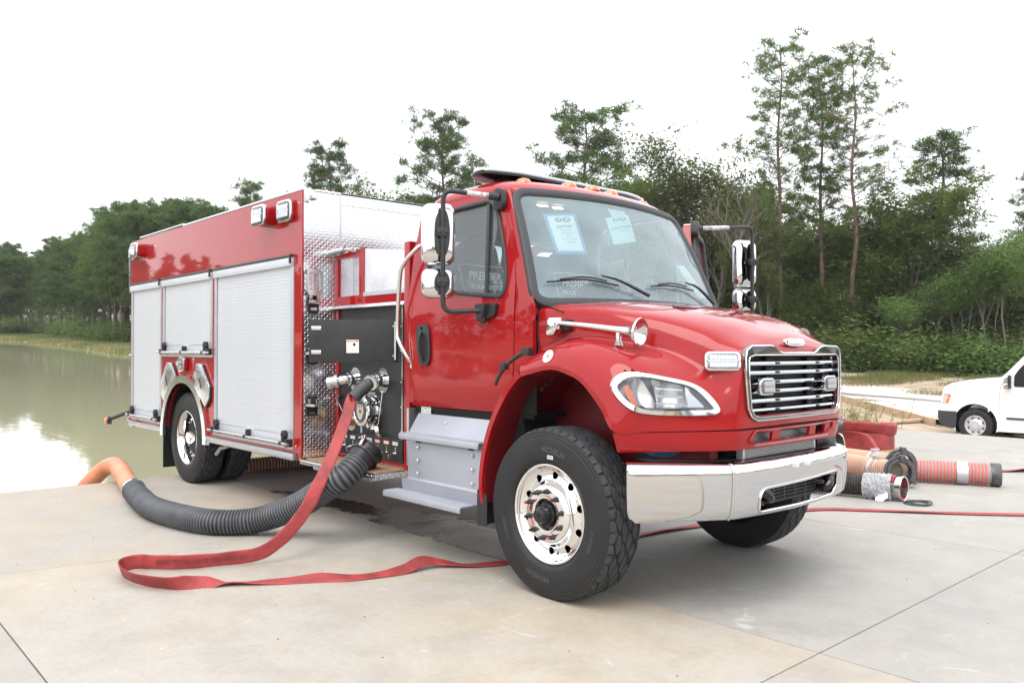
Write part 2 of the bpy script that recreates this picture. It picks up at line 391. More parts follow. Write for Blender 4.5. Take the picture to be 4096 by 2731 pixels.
def concrete(name, warm, wet=False):
    m = mat(name, (.4, .38, .35), .75); n = NT(m); P = n.pos(); oi = n.t.nodes.new('ShaderNodeObjectInfo').outputs['Random']
    a, b, c3, d = n.noise(P, .55, 6, .6, .6), n.noise(P, 2.6, 8, .68, .3), n.noise(P, 22, 6, .7), n.noise(P, 160, 2, .8)
    grey, tan = ((.345, .322, .286), (.39, .325, .243)) if warm else ((.305, .295, .278), (.335, .306, .268))
    col = n.mix(n.rng(a, .38, .64), grey, tan)
    col = n.mix(n.rng(b, .44, .66, 0., .38), col, (.41, .392, .362)); col = n.mix(n.rng(b, .5, .30, 0., .32), col, (.24, .225, .205))
    col = n.mix(n.rng(c3, .45, .7, 0., .22), col, (.22, .20, .175)); col = n.mix(n.rng(d, .6, .8, 0., .35), col, (.17, .15, .13))
    # pale drag scratches
    vo = n.t.nodes.new('ShaderNodeTexVoronoi'); vo.feature = 'DISTANCE_TO_EDGE'; vo.inputs['Scale'].default_value = .62
    dn = n.t.nodes.new('ShaderNodeTexNoise'); dn.inputs['Scale'].default_value = .7; n.t.links.new(P, dn.inputs['Vector'])
    va = n.t.nodes.new('ShaderNodeVectorMath'); va.operation = 'MULTIPLY_ADD'; n.t.links.new(dn.outputs['Color'], va.inputs[0]); va.inputs[1].default_value = (1.6, 1.6, 0); n.t.links.new(P, va.inputs[2])
    n.t.links.new(va.outputs[0], vo.inputs['Vector'])
    ln = n.math('MULTIPLY', n.math('LESS_THAN', vo.outputs['Distance'], .004), n.rng(b, .52, .60, 0., .35))
    col = n.mix(ln, col, (.62, .60, .57))
    br = n.rng(oi, 0., 1., .94, 1.05); sc = n.vec(br, br, br); col = n.mix(1., col, sc, 'MULTIPLY')
    rough = n.rng(b, .3, .7, .62, .85)
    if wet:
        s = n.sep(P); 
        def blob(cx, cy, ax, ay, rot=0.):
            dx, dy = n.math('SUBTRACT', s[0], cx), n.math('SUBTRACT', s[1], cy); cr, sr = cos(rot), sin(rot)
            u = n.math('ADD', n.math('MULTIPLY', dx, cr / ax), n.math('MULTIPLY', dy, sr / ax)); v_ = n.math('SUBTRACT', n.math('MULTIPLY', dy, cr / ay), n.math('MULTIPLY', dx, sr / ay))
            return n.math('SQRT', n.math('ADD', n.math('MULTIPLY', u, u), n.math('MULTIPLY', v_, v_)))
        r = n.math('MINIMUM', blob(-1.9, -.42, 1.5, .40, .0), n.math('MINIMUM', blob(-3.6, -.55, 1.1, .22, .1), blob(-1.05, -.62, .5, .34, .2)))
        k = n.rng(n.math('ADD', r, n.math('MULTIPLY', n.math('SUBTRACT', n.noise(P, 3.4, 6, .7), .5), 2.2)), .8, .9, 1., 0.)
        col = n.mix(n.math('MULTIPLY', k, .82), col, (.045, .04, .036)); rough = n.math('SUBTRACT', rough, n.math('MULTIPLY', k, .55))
    sp_ = n.sep(P); brm = n.noise(n.vec(n.math('MULTIPLY', sp_[0], 4.), n.math('MULTIPLY', sp_[1], 95.), 0.), 1., 2, .6); fine = n.noise(P, 420, 1, .5)
    col = n.mix(n.rng(brm, .55, .75, 0., .13), col, (.22, .20, .18)); col = n.mix(n.rng(fine, .62, .78, 0., .30), col, (.20, .175, .15))
    n.set(Base_Color=col, Roughness=rough); n.bump(n.math('ADD', c3, n.math('ADD', n.math('MULTIPLY', d, .6), n.math('MULTIPLY', brm, .5))), .4, .006); return m
CW, CG, CGW = concrete('warm_stained_concrete', 1), concrete('grey_concrete', 0), concrete('wet_grey_concrete', 0, True)
SIDE = mat('concrete_edge', (.3, .28, .25), .85, var=.2)
ys = [-13, -9.65, -6.65, -3.69, -.73, 2.23, 5.2, 8.2, 11.2]; xs = [-6.45, -2.218, 1.53, 5.3, 9.1, 13]
pad = MB().box(-6.42, 12.97, -12.97, 11.17, -.75, -.03).build('pavement', SIDE, None); tag(pad, kind='structure')
g = .004
for j in range(8):
    for i in range(5):
        y0, y1 = ys[j] + g, ys[j + 1] - g
        X = lambda k, y: xs[k] + (.18 * y if k == 1 else 0)
        q = [(X(i, y0) + g, y0), (X(i + 1, y0) - g, y0), (X(i + 1, y1) - g, y1), (X(i, y1) + g, y1)]
        mb = MB().prism(q, (0, 0, -.031), (1, 0, 0), (0, 1, 0), (0, 0, .031))
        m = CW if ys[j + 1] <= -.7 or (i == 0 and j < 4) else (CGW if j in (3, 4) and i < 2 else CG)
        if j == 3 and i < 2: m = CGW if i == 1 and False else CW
        mb.build('concrete_slab', m, pad, smooth=False, bevel=.003)
# dark joint filler lines and tiny grit lying on the pad
gm = MB(); rnd = random.Random(5)
for k in range(900):
    x, y = rnd.uniform(-6.3, 3.2), rnd.uniform(-4.2, 10.5)
    s_ = rnd.choice((.0025, .003, .004, .007)); a = rnd.random() * 6; h_ = s_ * rnd.uniform(.4, 1)
    q = [(x + s_ * cos(a + b) * rnd.uniform(.7, 1.2), y + s_ * sin(a + b) * rnd.uniform(.7, 1.2)) for b in (0, 1.6, 3.1, 4.7)]
    gm.add([(p[0], p[1], -.001) for p in q] + [(x, y, h_)], [(0, 1, 4), (1, 2, 4), (2, 3, 4), (3, 0, 4)])
tag(gm.build('grit', mat('grit_stone', (.16, .12, .09), .9, var=.5, vscale=3), None, smooth=False), 'tiny bits of grit and leaf scattered on the concrete', 'grit', kind='stuff')

# second slab beyond the pad, its timber form, gravel apron
S2 = [(-26, 33), (-14.6, 28.9), (-8, 29.8), (14, 29.8), (14, 19.4), (-4.9, 18.9), (-6.4, 20.3), (-11.04, 25.13), (-26, 33 - .01)]
C2 = concrete('fresh_white_concrete', 0); C2.name = 'fresh_concrete'
n = NT(C2); bs = [x for x in C2.node_tree.nodes if x.type == 'BSDF_PRINCIPLED'][0]; src = bs.inputs['Base Color'].links[0].from_socket
P = n.pos(); s = n.sep(P); n.b = bs
k = n.rng(n.noise(n.vec(n.math('MULTIPLY', s[0], .25), s[1], 0.), .5, 5, .6, .5), .56, .62)
c = n.mix(.62, src, (.66, .62, .56)); c = n.mix(n.math('MULTIPLY', k, .7), c, (.17, .15, .13)); n.set(Base_Color=c, Roughness=n.rng(k, 0., 1., .75, .2))
mb = MB(); vs, fs = cdt(S2[:-1], (), 0); mb.add([(x, y, E_(x, y) + .16) for x, y in vs], fs)
sl2 = mb.build('road', C2, None, smooth=False); tag(sl2, kind='structure')
WOOD = mat('pale_timber', (.42, .30, .19), .8, var=.25, vscale=9, bump=.2, bscale=30)
fm = thing('timber_formwork', (-8.6, 22.6, -.5), 'long tan timber formwork boards edging the white slab behind the rolled hose', 'formwork')
E3 = [(-15.5, 29.0), (-11.04, 25.13), (-8.6, 22.5), (-6.4, 20.1), (-5.2, 18.7)]
for a, b in zip(E3, E3[1:]):
    mb = MB(); p, q = V((*a, E_(*a) - .02)), V((*b, E_(*b) - .02)); mb.bar(p + V((-.03, -.03, .11)), q + V((-.03, -.03, .11)), .045, .28); mb.build('board', WOOD, fm)
lb = MB(); a, b = V((-6.3, 17.7, 0)), V((-5.6, 20.3, 0)); a.z = E_(a.x, a.y) + .06; b.z = E_(b.x, b.y) + .16
lb.bar(a, b, .24, .05); tag(lb.build('loose_board', WOOD, None, bevel=.004), 'weathered loose timber board lying beyond the pad edge left of the van', 'board')
GRV = mat('white_gravel', (.55, .52, .48), .9, var=.3, vscale=30, bump=1, bscale=25)
mb = MB(); A = []; B = []
for i in range(60):
    x = -32 + i * .9; A.append((x, 28.9 + .5 * noise.noise(V((x * .3, 1, 0))) - min(0, (x + 13) * .1), 0)); B.append((x, 32.4 + .7 * noise.noise(V((x * .4, 7, 0))), 0))
A = [(x, y, H(x, y) + .06) for x, y, _ in A]; B = [(x, y, H(x, y) + .04) for x, y, _ in B]; n_ = len(A)
mb.add(A + B, [(i, i + 1, i + 1 + n_, i + n_) for i in range(n_ - 1)])
gv = mb.build('gravel_path', GRV, None); tag(gv, kind='structure')
gm = MB(); rnd = random.Random(9)
for k in range(5000):
    x = rnd.uniform(-16, -1); y = rnd.uniform(29.2, 32.8); s_ = rnd.uniform(.03, .075); z = H(x, y) + .05; a = rnd.random() * 6
    gm.add([(x + s_ * cos(a), y + s_ * sin(a), z), (x + s_ * cos(a + 2.1), y + s_ * sin(a + 2.1), z), (x + s_ * cos(a + 4.2), y + s_ * sin(a + 4.2), z), (x, y, z + s_)], [(0, 1, 3), (1, 2, 3), (2, 0, 3)])
tag(gm.build('gravel', GRV, None, smooth=False), 'band of white crushed gravel between far slab and scrub', 'gravel', kind='stuff')
# dirt apron under the van
DIRT = mat('pinkish_dirt', (.42, .32, .24), .95, var=.18, vscale=1.5, bump=.3, bscale=20)
mb = MB(); q = [(-8, 11.3), (-7.2, 18), (-6, 19.4), (-4.3, 17.7), (14, 17.5), (14, 11.3)]; vs, fs = cdt(q, (), .8)
mb.add([(x, y, H(x, y) + .03) for x, y in vs], fs); tag(mb.build('dirt', DIRT, None), kind='structure')
# pale waterline strip at the far bank
mb = MB(); A = []; B = []
for (x0, y0), (x1, y1) in zip(SHORE, SHORE[1:]):
    for t in range(8):
        t /= 8; x, y = x0 + (x1 - x0) * t, y0 + (y1 - y0) * t; d = V((x - CP.x, y - CP.y)).normalized(); k = noise.noise(V((x * .3, y * .3, 3)))
        A.append((x - d.x * .8, y - d.y * .8, E_(x, y) - .05)); B.append((x + d.x * (.9 + k * 1.2), y + d.y * (.9 + k * 1.2), E_(x, y) + .16 + .04 * k))
n_ = len(A); mb.add(A + B, [(i, i + 1, i + 1 + n_, i + n_) for i in range(n_ - 1)])
tag(mb.build('shoreline', mat('pale_shore_mud', (.5, .46, .36), .9, var=.3, vscale=1), None), kind='structure')
# ---------------------------------------------------------------- vegetation
def leafmat(name, c1, c2, c3=None, tr=.5):
    m = bpy.data.materials.new(name); m.use_nodes = True; n = NT(m); t = n.t; t.nodes.clear()
    out = t.nodes.new('ShaderNodeOutputMaterial'); df = t.nodes.new('ShaderNodeBsdfDiffuse'); tl = t.nodes.new('ShaderNodeBsdfTranslucent'); mx = t.nodes.new('ShaderNodeMixShader')
    g = t.nodes.new('ShaderNodeNewGeometry'); ri = g.outputs['Random Per Island']; oi = t.nodes.new('ShaderNodeObjectInfo').outputs['Random']
    col = n.mix(ri, c1, c2); col = n.mix(n.rng(n.noise(g.outputs['Position'], .55, 3), .4, .6, 0., .7), col, c3 or c1)
    b = n.rng(oi, 0., 1., .85, 1.25); col = n.mix(1., col, n.vec(b, b, b), 'MULTIPLY')
    t.links.new(col, df.inputs[0]); t.links.new(col, tl.inputs[0]); mx.inputs[0].default_value = tr
    t.links.new(df.outputs[0], mx.inputs[1]); t.links.new(tl.outputs[0], mx.inputs[2]); t.links.new(mx.outputs[0], out.inputs[0]); return m
PINE = leafmat('pine_needles', (.080, .125, .035), (.145, .20, .055), (.10, .155, .06))
DPINE = leafmat('dark_pine_needles', (.065, .11, .034), (.12, .175, .05), (.09, .14, .058))
HARD = leafmat('hardwood_leaves', (.10, .145, .040), (.175, .225, .07), (.13, .175, .06))
OAK = leafmat('olive_leaves', (.09, .12, .04), (.16, .185, .07), (.125, .145, .055))
BRITE = leafmat('bright_sapling_leaves', (.12, .21, .06), (.19, .28, .09), (.14, .22, .075))
BARK = mat('pine_bark', (.16, .105, .08), .9, var=.3, vscale=3, bump=.6, bscale=12)
GBARK = mat('grey_bark', (.13, .115, .10), .9, var=.3, vscale=3)
DBARK = mat('dark_bark', (.06, .05, .045), .9, var=.3)

def tuft(mb, c, r, rnd, n=12, w=.035, up=.25):
    for _ in range(n):
        d = V((rnd.gauss(0, 1), rnd.gauss(0, 1), rnd.gauss(up, .8))).normalized(); s = d.orthogonal().normalized(); s = (s * cos(rnd.random() * 6) + d.cross(s) * sin(rnd.random() * 6))
        ww = w * rnd.uniform(.7, 1.5); b = c + d * r * .12; e = c + d * r * rnd.uniform(.75, 1.15)
        mb.add([b - s * ww * .5, b + s * ww * .5, e + s * ww * .45, e - s * ww * .45], [(0, 1, 2, 3)])
def leaf(mb, p, s, rnd, flat=.35):
    d = V((rnd.gauss(0, 1), rnd.gauss(0, 1), rnd.gauss(0, flat))).normalized(); e = V((rnd.gauss(0, .5), rnd.gauss(0, .5), 1)).cross(d).normalized()
    mb.add([p - d * s, p + e * s * .45, p + d * s, p - e * s * .45], [(0, 1, 2, 3)])
def twig(mb, pts, r0, r1, n=4): mb.tube(pts, [r0 + (r1 - r0) * i / (len(pts) - 1) for i in range(len(pts))], n=n, cap=False)

def pine_tree(h, start, rad, seed, nb=46, shape=0, tr=.3, lean=0., tn=12, sub=4, w=.04):
    """loblolly pine: bare bole, ascending limbs, needle tufts in flat clumps"""
    rnd = random.Random(seed); T = MB(); C = MB()
    pts = [V((lean * (i / 10) ** 2 * h + .006 * h * sin(i * 1.3 + seed), .006 * h * cos(i * 1.7 + seed), h * i / 10)) for i in range(11)]
    T.tube(crom(pts, 3), [tr * (1 - .86 * i / 30) for i in range(31)], n=9)
    at = lambda t: crom_at(pts, t * 10)
    for k in range(nb):
        t = start + (1 - start) * ((k + rnd.random()) / nb) ** .9; q = (t - start) / (1 - start)
        if shape == 0: R = rad * (.55 + .6 * sin(pi * min(1, q * .8 + .12))) * (1 - .28 * q ** 4)
        elif shape == 1: R = rad * (1.05 - .72 * q)                       # conical
        else: R = rad * sqrt(max(.08, 1 - (q * 1.25 - .35) ** 2))         # round headed
        R *= rnd.uniform(.45, 1.25); a = k * 2.4 + rnd.uniform(-.5, .5); b = at(t); rise = rnd.uniform(.02, .38) + .3 * q
        d = V((cos(a), sin(a), 0)); P = [b + d * R * s + V((0, 0, 1)) * R * (rise * s + .12 * s * s * rnd.uniform(-1, 1)) for s in (0, .35, .7, 1)]
        twig(T, P, tr * .26 * (1 - .6 * q), .012)
        for m in range(sub + int(R * 1.6)):
            s = rnd.uniform(.38, 1.0); c = crom_at(P, s * 3); side = d.cross(V((0, 0, 1))) * rnd.gauss(0, .30 * R * s + .12)
            e = c + side + V((0, 0, rnd.uniform(0, .3)))
            if rnd.random() < .6: twig(T, [c, e], .014, .008, 3)
            for _ in range(2): tuft(C, e + V((rnd.gauss(0, .2), rnd.gauss(0, .2), rnd.gauss(0, .1))), rnd.uniform(.28, .46), rnd, tn, w)
    for _ in range(4): tuft(C, at(1) + V((rnd.gauss(0, .15), rnd.gauss(0, .15), rnd.gauss(0, .2))), .3, rnd, tn, w)
    return T, C
def crom_at(P, t):
    i = min(int(t), len(P) - 2); f = t - i; return P[i] * (1 - f) + P[i + 1] * f
def broad_tree(h, rad, seed, start=.3, tr=.2, leaves=5200, ls=.085, stems=1, clump=.55, density=1., narrow=1.):
    rnd = random.Random(seed); T = MB(); C = MB(); tips = []
    def grow(p, d, l, r, lev):
        n = 4; pts = [p]; dd = d.copy()
        for i in range(n):
            dd = (dd + V((rnd.gauss(0, .11), rnd.gauss(0, .11), .06))).normalized(); pts.append(pts[-1] + dd * l / n)
        twig(T, pts, r, r * .5, 6 if lev < 2 else 3)
        if lev >= 3: tips.append((pts[-1], l)); tips.append((pts[2], l)); return
        k = (4, 4, 4)[lev]
        for i in range(k):
            s = rnd.uniform(.35, 1) if i else 1; b = crom_at(pts, s * n); a = rnd.random() * 6.28; sp = (.75, .8, .9)[lev] * narrow
            nd = (dd + V((cos(a) * sp, sin(a) * sp, rnd.uniform(-.15, .45)))).normalized(); grow(b, nd, l * rnd.uniform(.5, .75), r * .5, lev + 1)
        tips.append((pts[-1], l * .5))
    for s in range(stems):
        a = s * 6.28 / stems + rnd.random(); base = V((cos(a), sin(a), 0)) * (.18 if stems > 1 else 0)
        d = (V((0, 0, 1)) + V((cos(a), sin(a), 0)) * (.22 if stems > 1 else .03)).normalized()
        tp = [base + d * h * start * i / 3 + V((.02 * h * sin(i + seed), 0, 0)) * (i > 0) for i in range(4)]
        twig(T, tp, tr, tr * .75, 8)
        for i in range(5 if stems == 1 else 3):
            a2 = i * 1.4 + rnd.random(); nd = (V((0, 0, 1)) + V((cos(a2), sin(a2), 0)) * (rad / h) * 1.5 * (i > 0)).normalized()
            grow(tp[-1] - V((0, 0, h * start * .12 * i * .4)), nd, h * (1 - start) * (.48 if i == 0 else .40), tr * .55, 1)
    per = max(1, int(leaves / max(1, len(tips))))
    for p, l in tips:
        if rnd.random() > density: continue
        for _ in range(int(per * rnd.uniform(.4, 1.7))):
            leaf(C, p + V((rnd.gauss(0, clump), rnd.gauss(0, clump), rnd.gauss(0, clump * .6))), ls * rnd.uniform(.6, 1.4), rnd)
    return T, C
def bush(r, seed, leaves=1800, ls=.06, hh=1.):
    rnd = random.Random(seed); T = MB(); C = MB(); cl = [(V((rnd.gauss(0, r * .5), rnd.gauss(0, r * .5), rnd.uniform(.15, 1) * r * hh)), rnd.uniform(.2, .42) * r) for _ in range(22)]
    for c, q in cl:
        twig(T, [V((c.x * .2, c.y * .2, 0)), c * .6, c], .02, .006, 3)
        for _ in range(leaves // 22): leaf(C, c + V((rnd.gauss(0, q), rnd.gauss(0, q), rnd.gauss(0, q * .8))), ls * rnd.uniform(.6, 1.4), rnd)
    return T, C
def proto(tc_, bark, leafm, nm): return tc_[0].mesh(nm + '_trunk', bark, ang=60), tc_[1].mesh(nm + '_crown', leafm, smooth=False)
PR = dict(
    tall_a=proto(pine_tree(24, .36, 3.0, 3, 64, 0, .25, .004, 26, 4, .024), BARK, PINE, 'a'),
    tall_b=proto(pine_tree(24, .32, 2.4, 11, 62, 0, .22, -.003, 26, 4, .024), BARK, PINE, 'b'),
    tall_c=proto(pine_tree(24, .38, 3.3, 21, 54, 0, .24, .006, 26, 4, .022), BARK, PINE, 'c'),
    round_p=proto(pine_tree(15, .45, 2.9, 31, 46, 2, .23, .004, 26, 6, .024), BARK, DPINE, 'd'),
    cone_p=proto(pine_tree(15, .22, 3.2, 43, 60, 1, .22, 0, 24, 5, .024), BARK, DPINE, 'e'),
    wood_p=proto(pine_tree(13, .18, 2.4, 57, 60, 0, .18, .003, 20, 6, .042), BARK, PINE, 'f'),
    wood_q=proto(pine_tree(13, .30, 2.7, 67, 52, 2, .18, -.004, 20, 7, .042), BARK, DPINE, 'g'),
    hard_a=proto(broad_tree(14, 4, 5, .25, .2, 20000, .12, 1, .45), GBARK, HARD, 'h'),
    hard_b=proto(broad_tree(14, 3.4, 15, .2, .15, 15000, .115, 2, .42, .9), GBARK, OAK, 'i'),
    hard_c=proto(broad_tree(9, 3.6, 25, .15, .14, 15000, .12, 1, .65), GBARK, HARD, 'j'),
    sparse=proto(broad_tree(13, 3.2, 35, .35, .16, 2800, .10, 1, .4, .6), GBARK, OAK, 'k'),
    sap_a=proto(broad_tree(7.5, 1.6, 45, .45, .06, 5200, .09, 1, .42, 1, .8), GBARK, BRITE, 'l'),
    sap_b=proto(broad_tree(7.5, 1.5, 55, .42, .055, 4200, .09, 2, .40, 1, .8), GBARK, BRITE, 'm'),
    bush_a=proto(bush(1.5, 3, 2600, .085, 1.1), GBARK, HARD, 'n'), bush_b=proto(bush(1.3, 8, 2400, .085, 1.), GBARK, BRITE, 'o'), bush_o=proto(bush(1.4, 13, 2400, .085, 1.2), GBARK, OAK, 'q'),
    thick_a=proto(bush(1.5, 23, 9000, .036, 1.25), GBARK, HARD, 'r'), thick_b=proto(bush(1.4, 33, 8000, .036, 1.3), GBARK, OAK, 's'))
HT = dict(tall_a=24, tall_b=24, tall_c=24, round_p=15, cone_p=15, wood_p=13, wood_q=13, hard_a=14, hard_b=14, hard_c=9, sparse=13, sap_a=7.5, sap_b=7.5, bush_a=2, bush_b=1.8, bush_o=2.1, thick_a=2.3, thick_b=2.2)
def plant(kind, ang, D, h, label, cat='tree', name='pine_tree', group=None, wid=1., rot=None, seed=0):
    """stand a tree on the land, ang degrees and D metres from the photographer's spot"""
    x, y = pol(ang, D); s = h / HT[kind]; t = thing(name, (0, 0, 0), label, cat, group)
    t.location = (x, y, H(x, y) - .05); t.scale = (s * wid, s * wid, s); t.rotation_euler = (0, 0, rot if rot is not None else (ang * 7.7 + D) % 6.28)
    for nm, me in zip(('trunk', 'crown'), PR[kind]):
        c = bpy.data.objects.new(nm, me); COL.objects.link(c); c.parent = t
    return t
def ang_of(u): return 138.12 - math.degrees(math.atan((u - 1176) / 1866.4))
def by_u(kind, u, D, vtop, label, **k):
    """height is derived from how high the crown stands over the land at that distance"""
    a = ang_of(u); x, y = pol(a, D); zt = CP.z + D * (802 - vtop) / 1866.4 * cos(radians(138.12 - a)); return plant(kind, a, D, zt - H(x, y), label, **k)

# tall and lone trees told apart one by one: (kind, u, D, v of the top, label)
for k, u, D, vt, lb, kw in [
    ('tall_a', 1790, 56, 108, 'tallest pine with bare trunk, leftmost of the three tall pines behind the right mirror', {}),
    ('tall_b', 1888, 58, 140, 'middle and narrowest of the three tall pines, straight dark trunk', {}),
    ('tall_c', 1962, 56, 118, 'tall thin-crowned pine with reddish trunk, rightmost of the three tall pines', {}),
    ('cone_p', 2165, 60, 322, 'dark dense pine whose broad crown steps down to the right edge', dict(wid=1.25)),
    ('hard_a', 2075, 58, 335, 'open leafy hardwood between the tall pines and the dark stepped pine', {}),
    ('hard_b', 1560, 60, 248, 'tall many-stemmed airy hardwood rising over the right end of the light bar', dict(wid=.95)),
    ('hard_a', 1470, 64, 290, 'greyish green hardwood right beside the flat-topped pine over the cab', dict(wid=.8)),
    ('round_p', 1345, 66, 270, 'flat-topped spreading pine standing directly above the cab roof light bar', dict(wid=1.15)),
    ('round_p', 1016, 68, 285, 'round-headed lone pine on a slim trunk left of the cab roof', dict(wid=.95)),
    ('hard_a', 865, 74, 345, 'thin-topped yellowish tree above the aluminium hose bed wall', dict(wid=.8)),
    ('round_p', 757, 76, 350, 'spreading pine rising behind the front corner of the red body', dict(wid=.95)),
    ('cone_p', 1085, 74, 395, 'low dark pine half hidden by the cab roof and mirror', dict(wid=.9)),
    ('round_p', 573, 88, 434, 'small flat pine top peeking over the middle of the red body', dict(wid=.9)),
    ('wood_q', 487, 92, 487, 'tiny pine top peeking over the tread plate trim of the body', {}),
    ('sparse', 1700, 52, 290, 'nearly bare grey tree with pale forked branches behind the open driver door', {}),
    ('sparse', 1650, 60, 330, 'second thin bare-branched tree beside the driver door glass', dict(rot=1.)),
    ('hard_b', 1750, 54, 470, 'dark forked hardwood just right of the driver side mirrors', {}),
    ('sap_b', 2330, 53, 505, 'tall pale green sapling clump at the right edge over the van roof', {}),
    ('sap_a', 2258, 54, 560, 'bright green slender sapling above the van windshield', {}),
    ('sap_a', 2190, 55, 600, 'bright green sapling with pale stem left of the van hood', dict(rot=2.)),
    ('sap_b', 2130, 55, 630, 'thin-stemmed sapling below the dark stepped pine', {}),
    ('sap_b', 2062, 54, 665, 'yellow-green small tree standing out in front of the dark wood edge', dict(wid=1.5)),
    ('hard_b', 2238, 60, 478, 'rounded leafy tree behind the bright saplings above the van hood', dict(rot=2.6, wid=.9)),
    ('hard_a', 2292, 61, 500, 'broad leafy tree behind the saplings above the van windshield', dict(rot=.9, wid=.9)),
    ('hard_b', 2345, 60, 470, 'leafy tree crown at the right edge under the cut-off pine', dict(rot=5.1, wid=.9)),
    ('tall_b', 2372, 58, 395, 'pine cut by the right edge of the picture', {}),
    ('hard_b', 1690, 64, 345, 'airy tall tree with many fine limbs right beside the open driver door', dict(rot=2.2, wid=.8)),
    ('hard_a', 1842, 66, 425, 'mid-height leafy tree filling the space between the left and middle tall pines', dict(rot=.6, wid=.8)),
    ('hard_b', 1925, 64, 440, 'mid-height leafy tree filling the space between the middle and right tall pines', dict(rot=3.1, wid=.8)),
    ('hard_a', 2012, 63, 430, 'leafy tree just right of the reddish tall pine trunk', dict(rot=4.4, wid=.8)),
    ('wood_p', 1752, 66, 450, 'young pine left of the tallest pine trunk', dict(rot=1.4)),
    ('hard_c', 1810, 57, 640, 'rounded grey-green understory tree behind the hood emblem', {}),
    ('hard_c', 1990, 58, 560, 'dense understory tree at the foot of the reddish tall pine', {}),
    ('hard_c', 1910, 57, 600, 'dense understory tree at the foot of the middle tall pine', dict(rot=1.5)),
]: by_u(k, u, D, vt, lb, name='pine_tree' if k[0] in 'trcw' else ('sapling' if k[:3] == 'sap' else 'hardwood_tree'), **kw)
rnd = random.Random(12)
ONE = 'first second third fourth fifth sixth seventh eighth ninth tenth eleventh twelfth thirteenth fourteenth fifteenth sixteenth seventeenth eighteenth nineteenth'.split()
def nth(i):
    if i < 19: return ONE[i]
    t, r = divmod(i + 1, 10); T = {2: 'twent', 3: 'thirt', 4: 'fort'}[t]; return T + 'ieth' if r == 0 else T + 'y-' + ONE[r - 1]
# wall of wood behind, right of the truck
for i in range(17):
    u = 1620 + i * 47 + rnd.uniform(-12, 12); 
    by_u(rnd.choice(['hard_c', 'hard_a', 'hard_b', 'wood_p']), u, rnd.uniform(62, 74), rnd.uniform(500, 600), nth(i) + ' tree from the left in the dense wood filling the gap right of the cab', name='hardwood_tree', group='trees of the dense wood edge right of the truck', rot=rnd.random() * 6)
for i in range(13):
    u = 1180 + i * 40; by_u(rnd.choice(['hard_a', 'wood_p', 'hard_c']), u, rnd.uniform(66, 76), rnd.uniform(430, 520), nth(i) + ' tree from the left in the wood standing behind the cab', name='hardwood_tree', group='trees of the wood behind the cab', rot=rnd.random() * 6)
for i in range(12):
    u = 700 + i * 40; by_u(rnd.choice(['hard_a', 'wood_p', 'wood_q']), u, rnd.uniform(74, 84), rnd.uniform(470, 520), nth(i) + ' tree from the left in the wood rising behind the red body', name='pine_tree', group='trees of the wood behind the body', rot=rnd.random() * 6)
# treeline across the pond, left
prof = [(-60, 560), (0, 565), (40, 575), (75, 600), (100, 572), (135, 548), (175, 552), (215, 558), (240, 500), (280, 478), (330, 480), (370, 492), (410, 475), (445, 470), (470, 500), (560, 520), (700, 520)]
def pv(u):
    for (a, b), (c, d) in zip(prof, prof[1:]):
        if a <= u <= c: return b + (d - b) * (u - a) / (c - a)
    return 560
i = 0; u = -50
while u < 660:
    D = 137 if u < 60 else (137 - (u - 60) * .19 if u < 300 else 91)
    for row in range(3):
        uu = u + rnd.uniform(-9, 9); dD = row * 6 + rnd.uniform(-1, 1); vt = pv(uu) + (22, 8, -2)[row] + rnd.uniform(-10, 16) + (26 if rnd.random() < .2 else 0)
        by_u(rnd.choice(['wood_p', 'wood_q', 'wood_p', 'cone_p', 'round_p'] if row else ['wood_p', 'wood_q', 'round_p', 'hard_a', 'wood_q', 'cone_p']), uu, D + dD, vt, (nth(i) + ' tree from the left in the front row of the far treeline across the pond') if row == 0 else 'pine of the rear rows of the far treeline, hidden up to its top', name='pine_tree', group='front row across the pond' if row == 0 else 'rear rows across the pond', wid=rnd.uniform(.85, 1.15), rot=rnd.random() * 6)
    u += 24; i += 1
# dense undergrowth between the trunks
for i in range(26):
    u = 1600 + i * 32 + rnd.uniform(-10, 10); plant(rnd.choice(['thick_a', 'thick_b']), ang_of(u), rnd.uniform(61, 66), rnd.uniform(4.5, 8), nth(i) + ' tall thicket from the left filling gaps between the trunks of the right wood', cat='thicket', name='thicket', group='thickets in the right wood', rot=rnd.random() * 6, wid=1.0)
for i in range(26):
    u = -50 + i * 27 + rnd.uniform(-8, 8); D = 141 if u < 60 else (141 - (u - 60) * .19 if u < 300 else 96)
    plant(rnd.choice(['thick_a', 'thick_b']), ang_of(u), D + rnd.uniform(0, 8), rnd.uniform(2.5, 4.5), nth(i) + ' tall thicket from the left inside the treeline across the pond', cat='thicket', name='thicket', group='thickets across the pond', rot=rnd.random() * 6, wid=1.1)
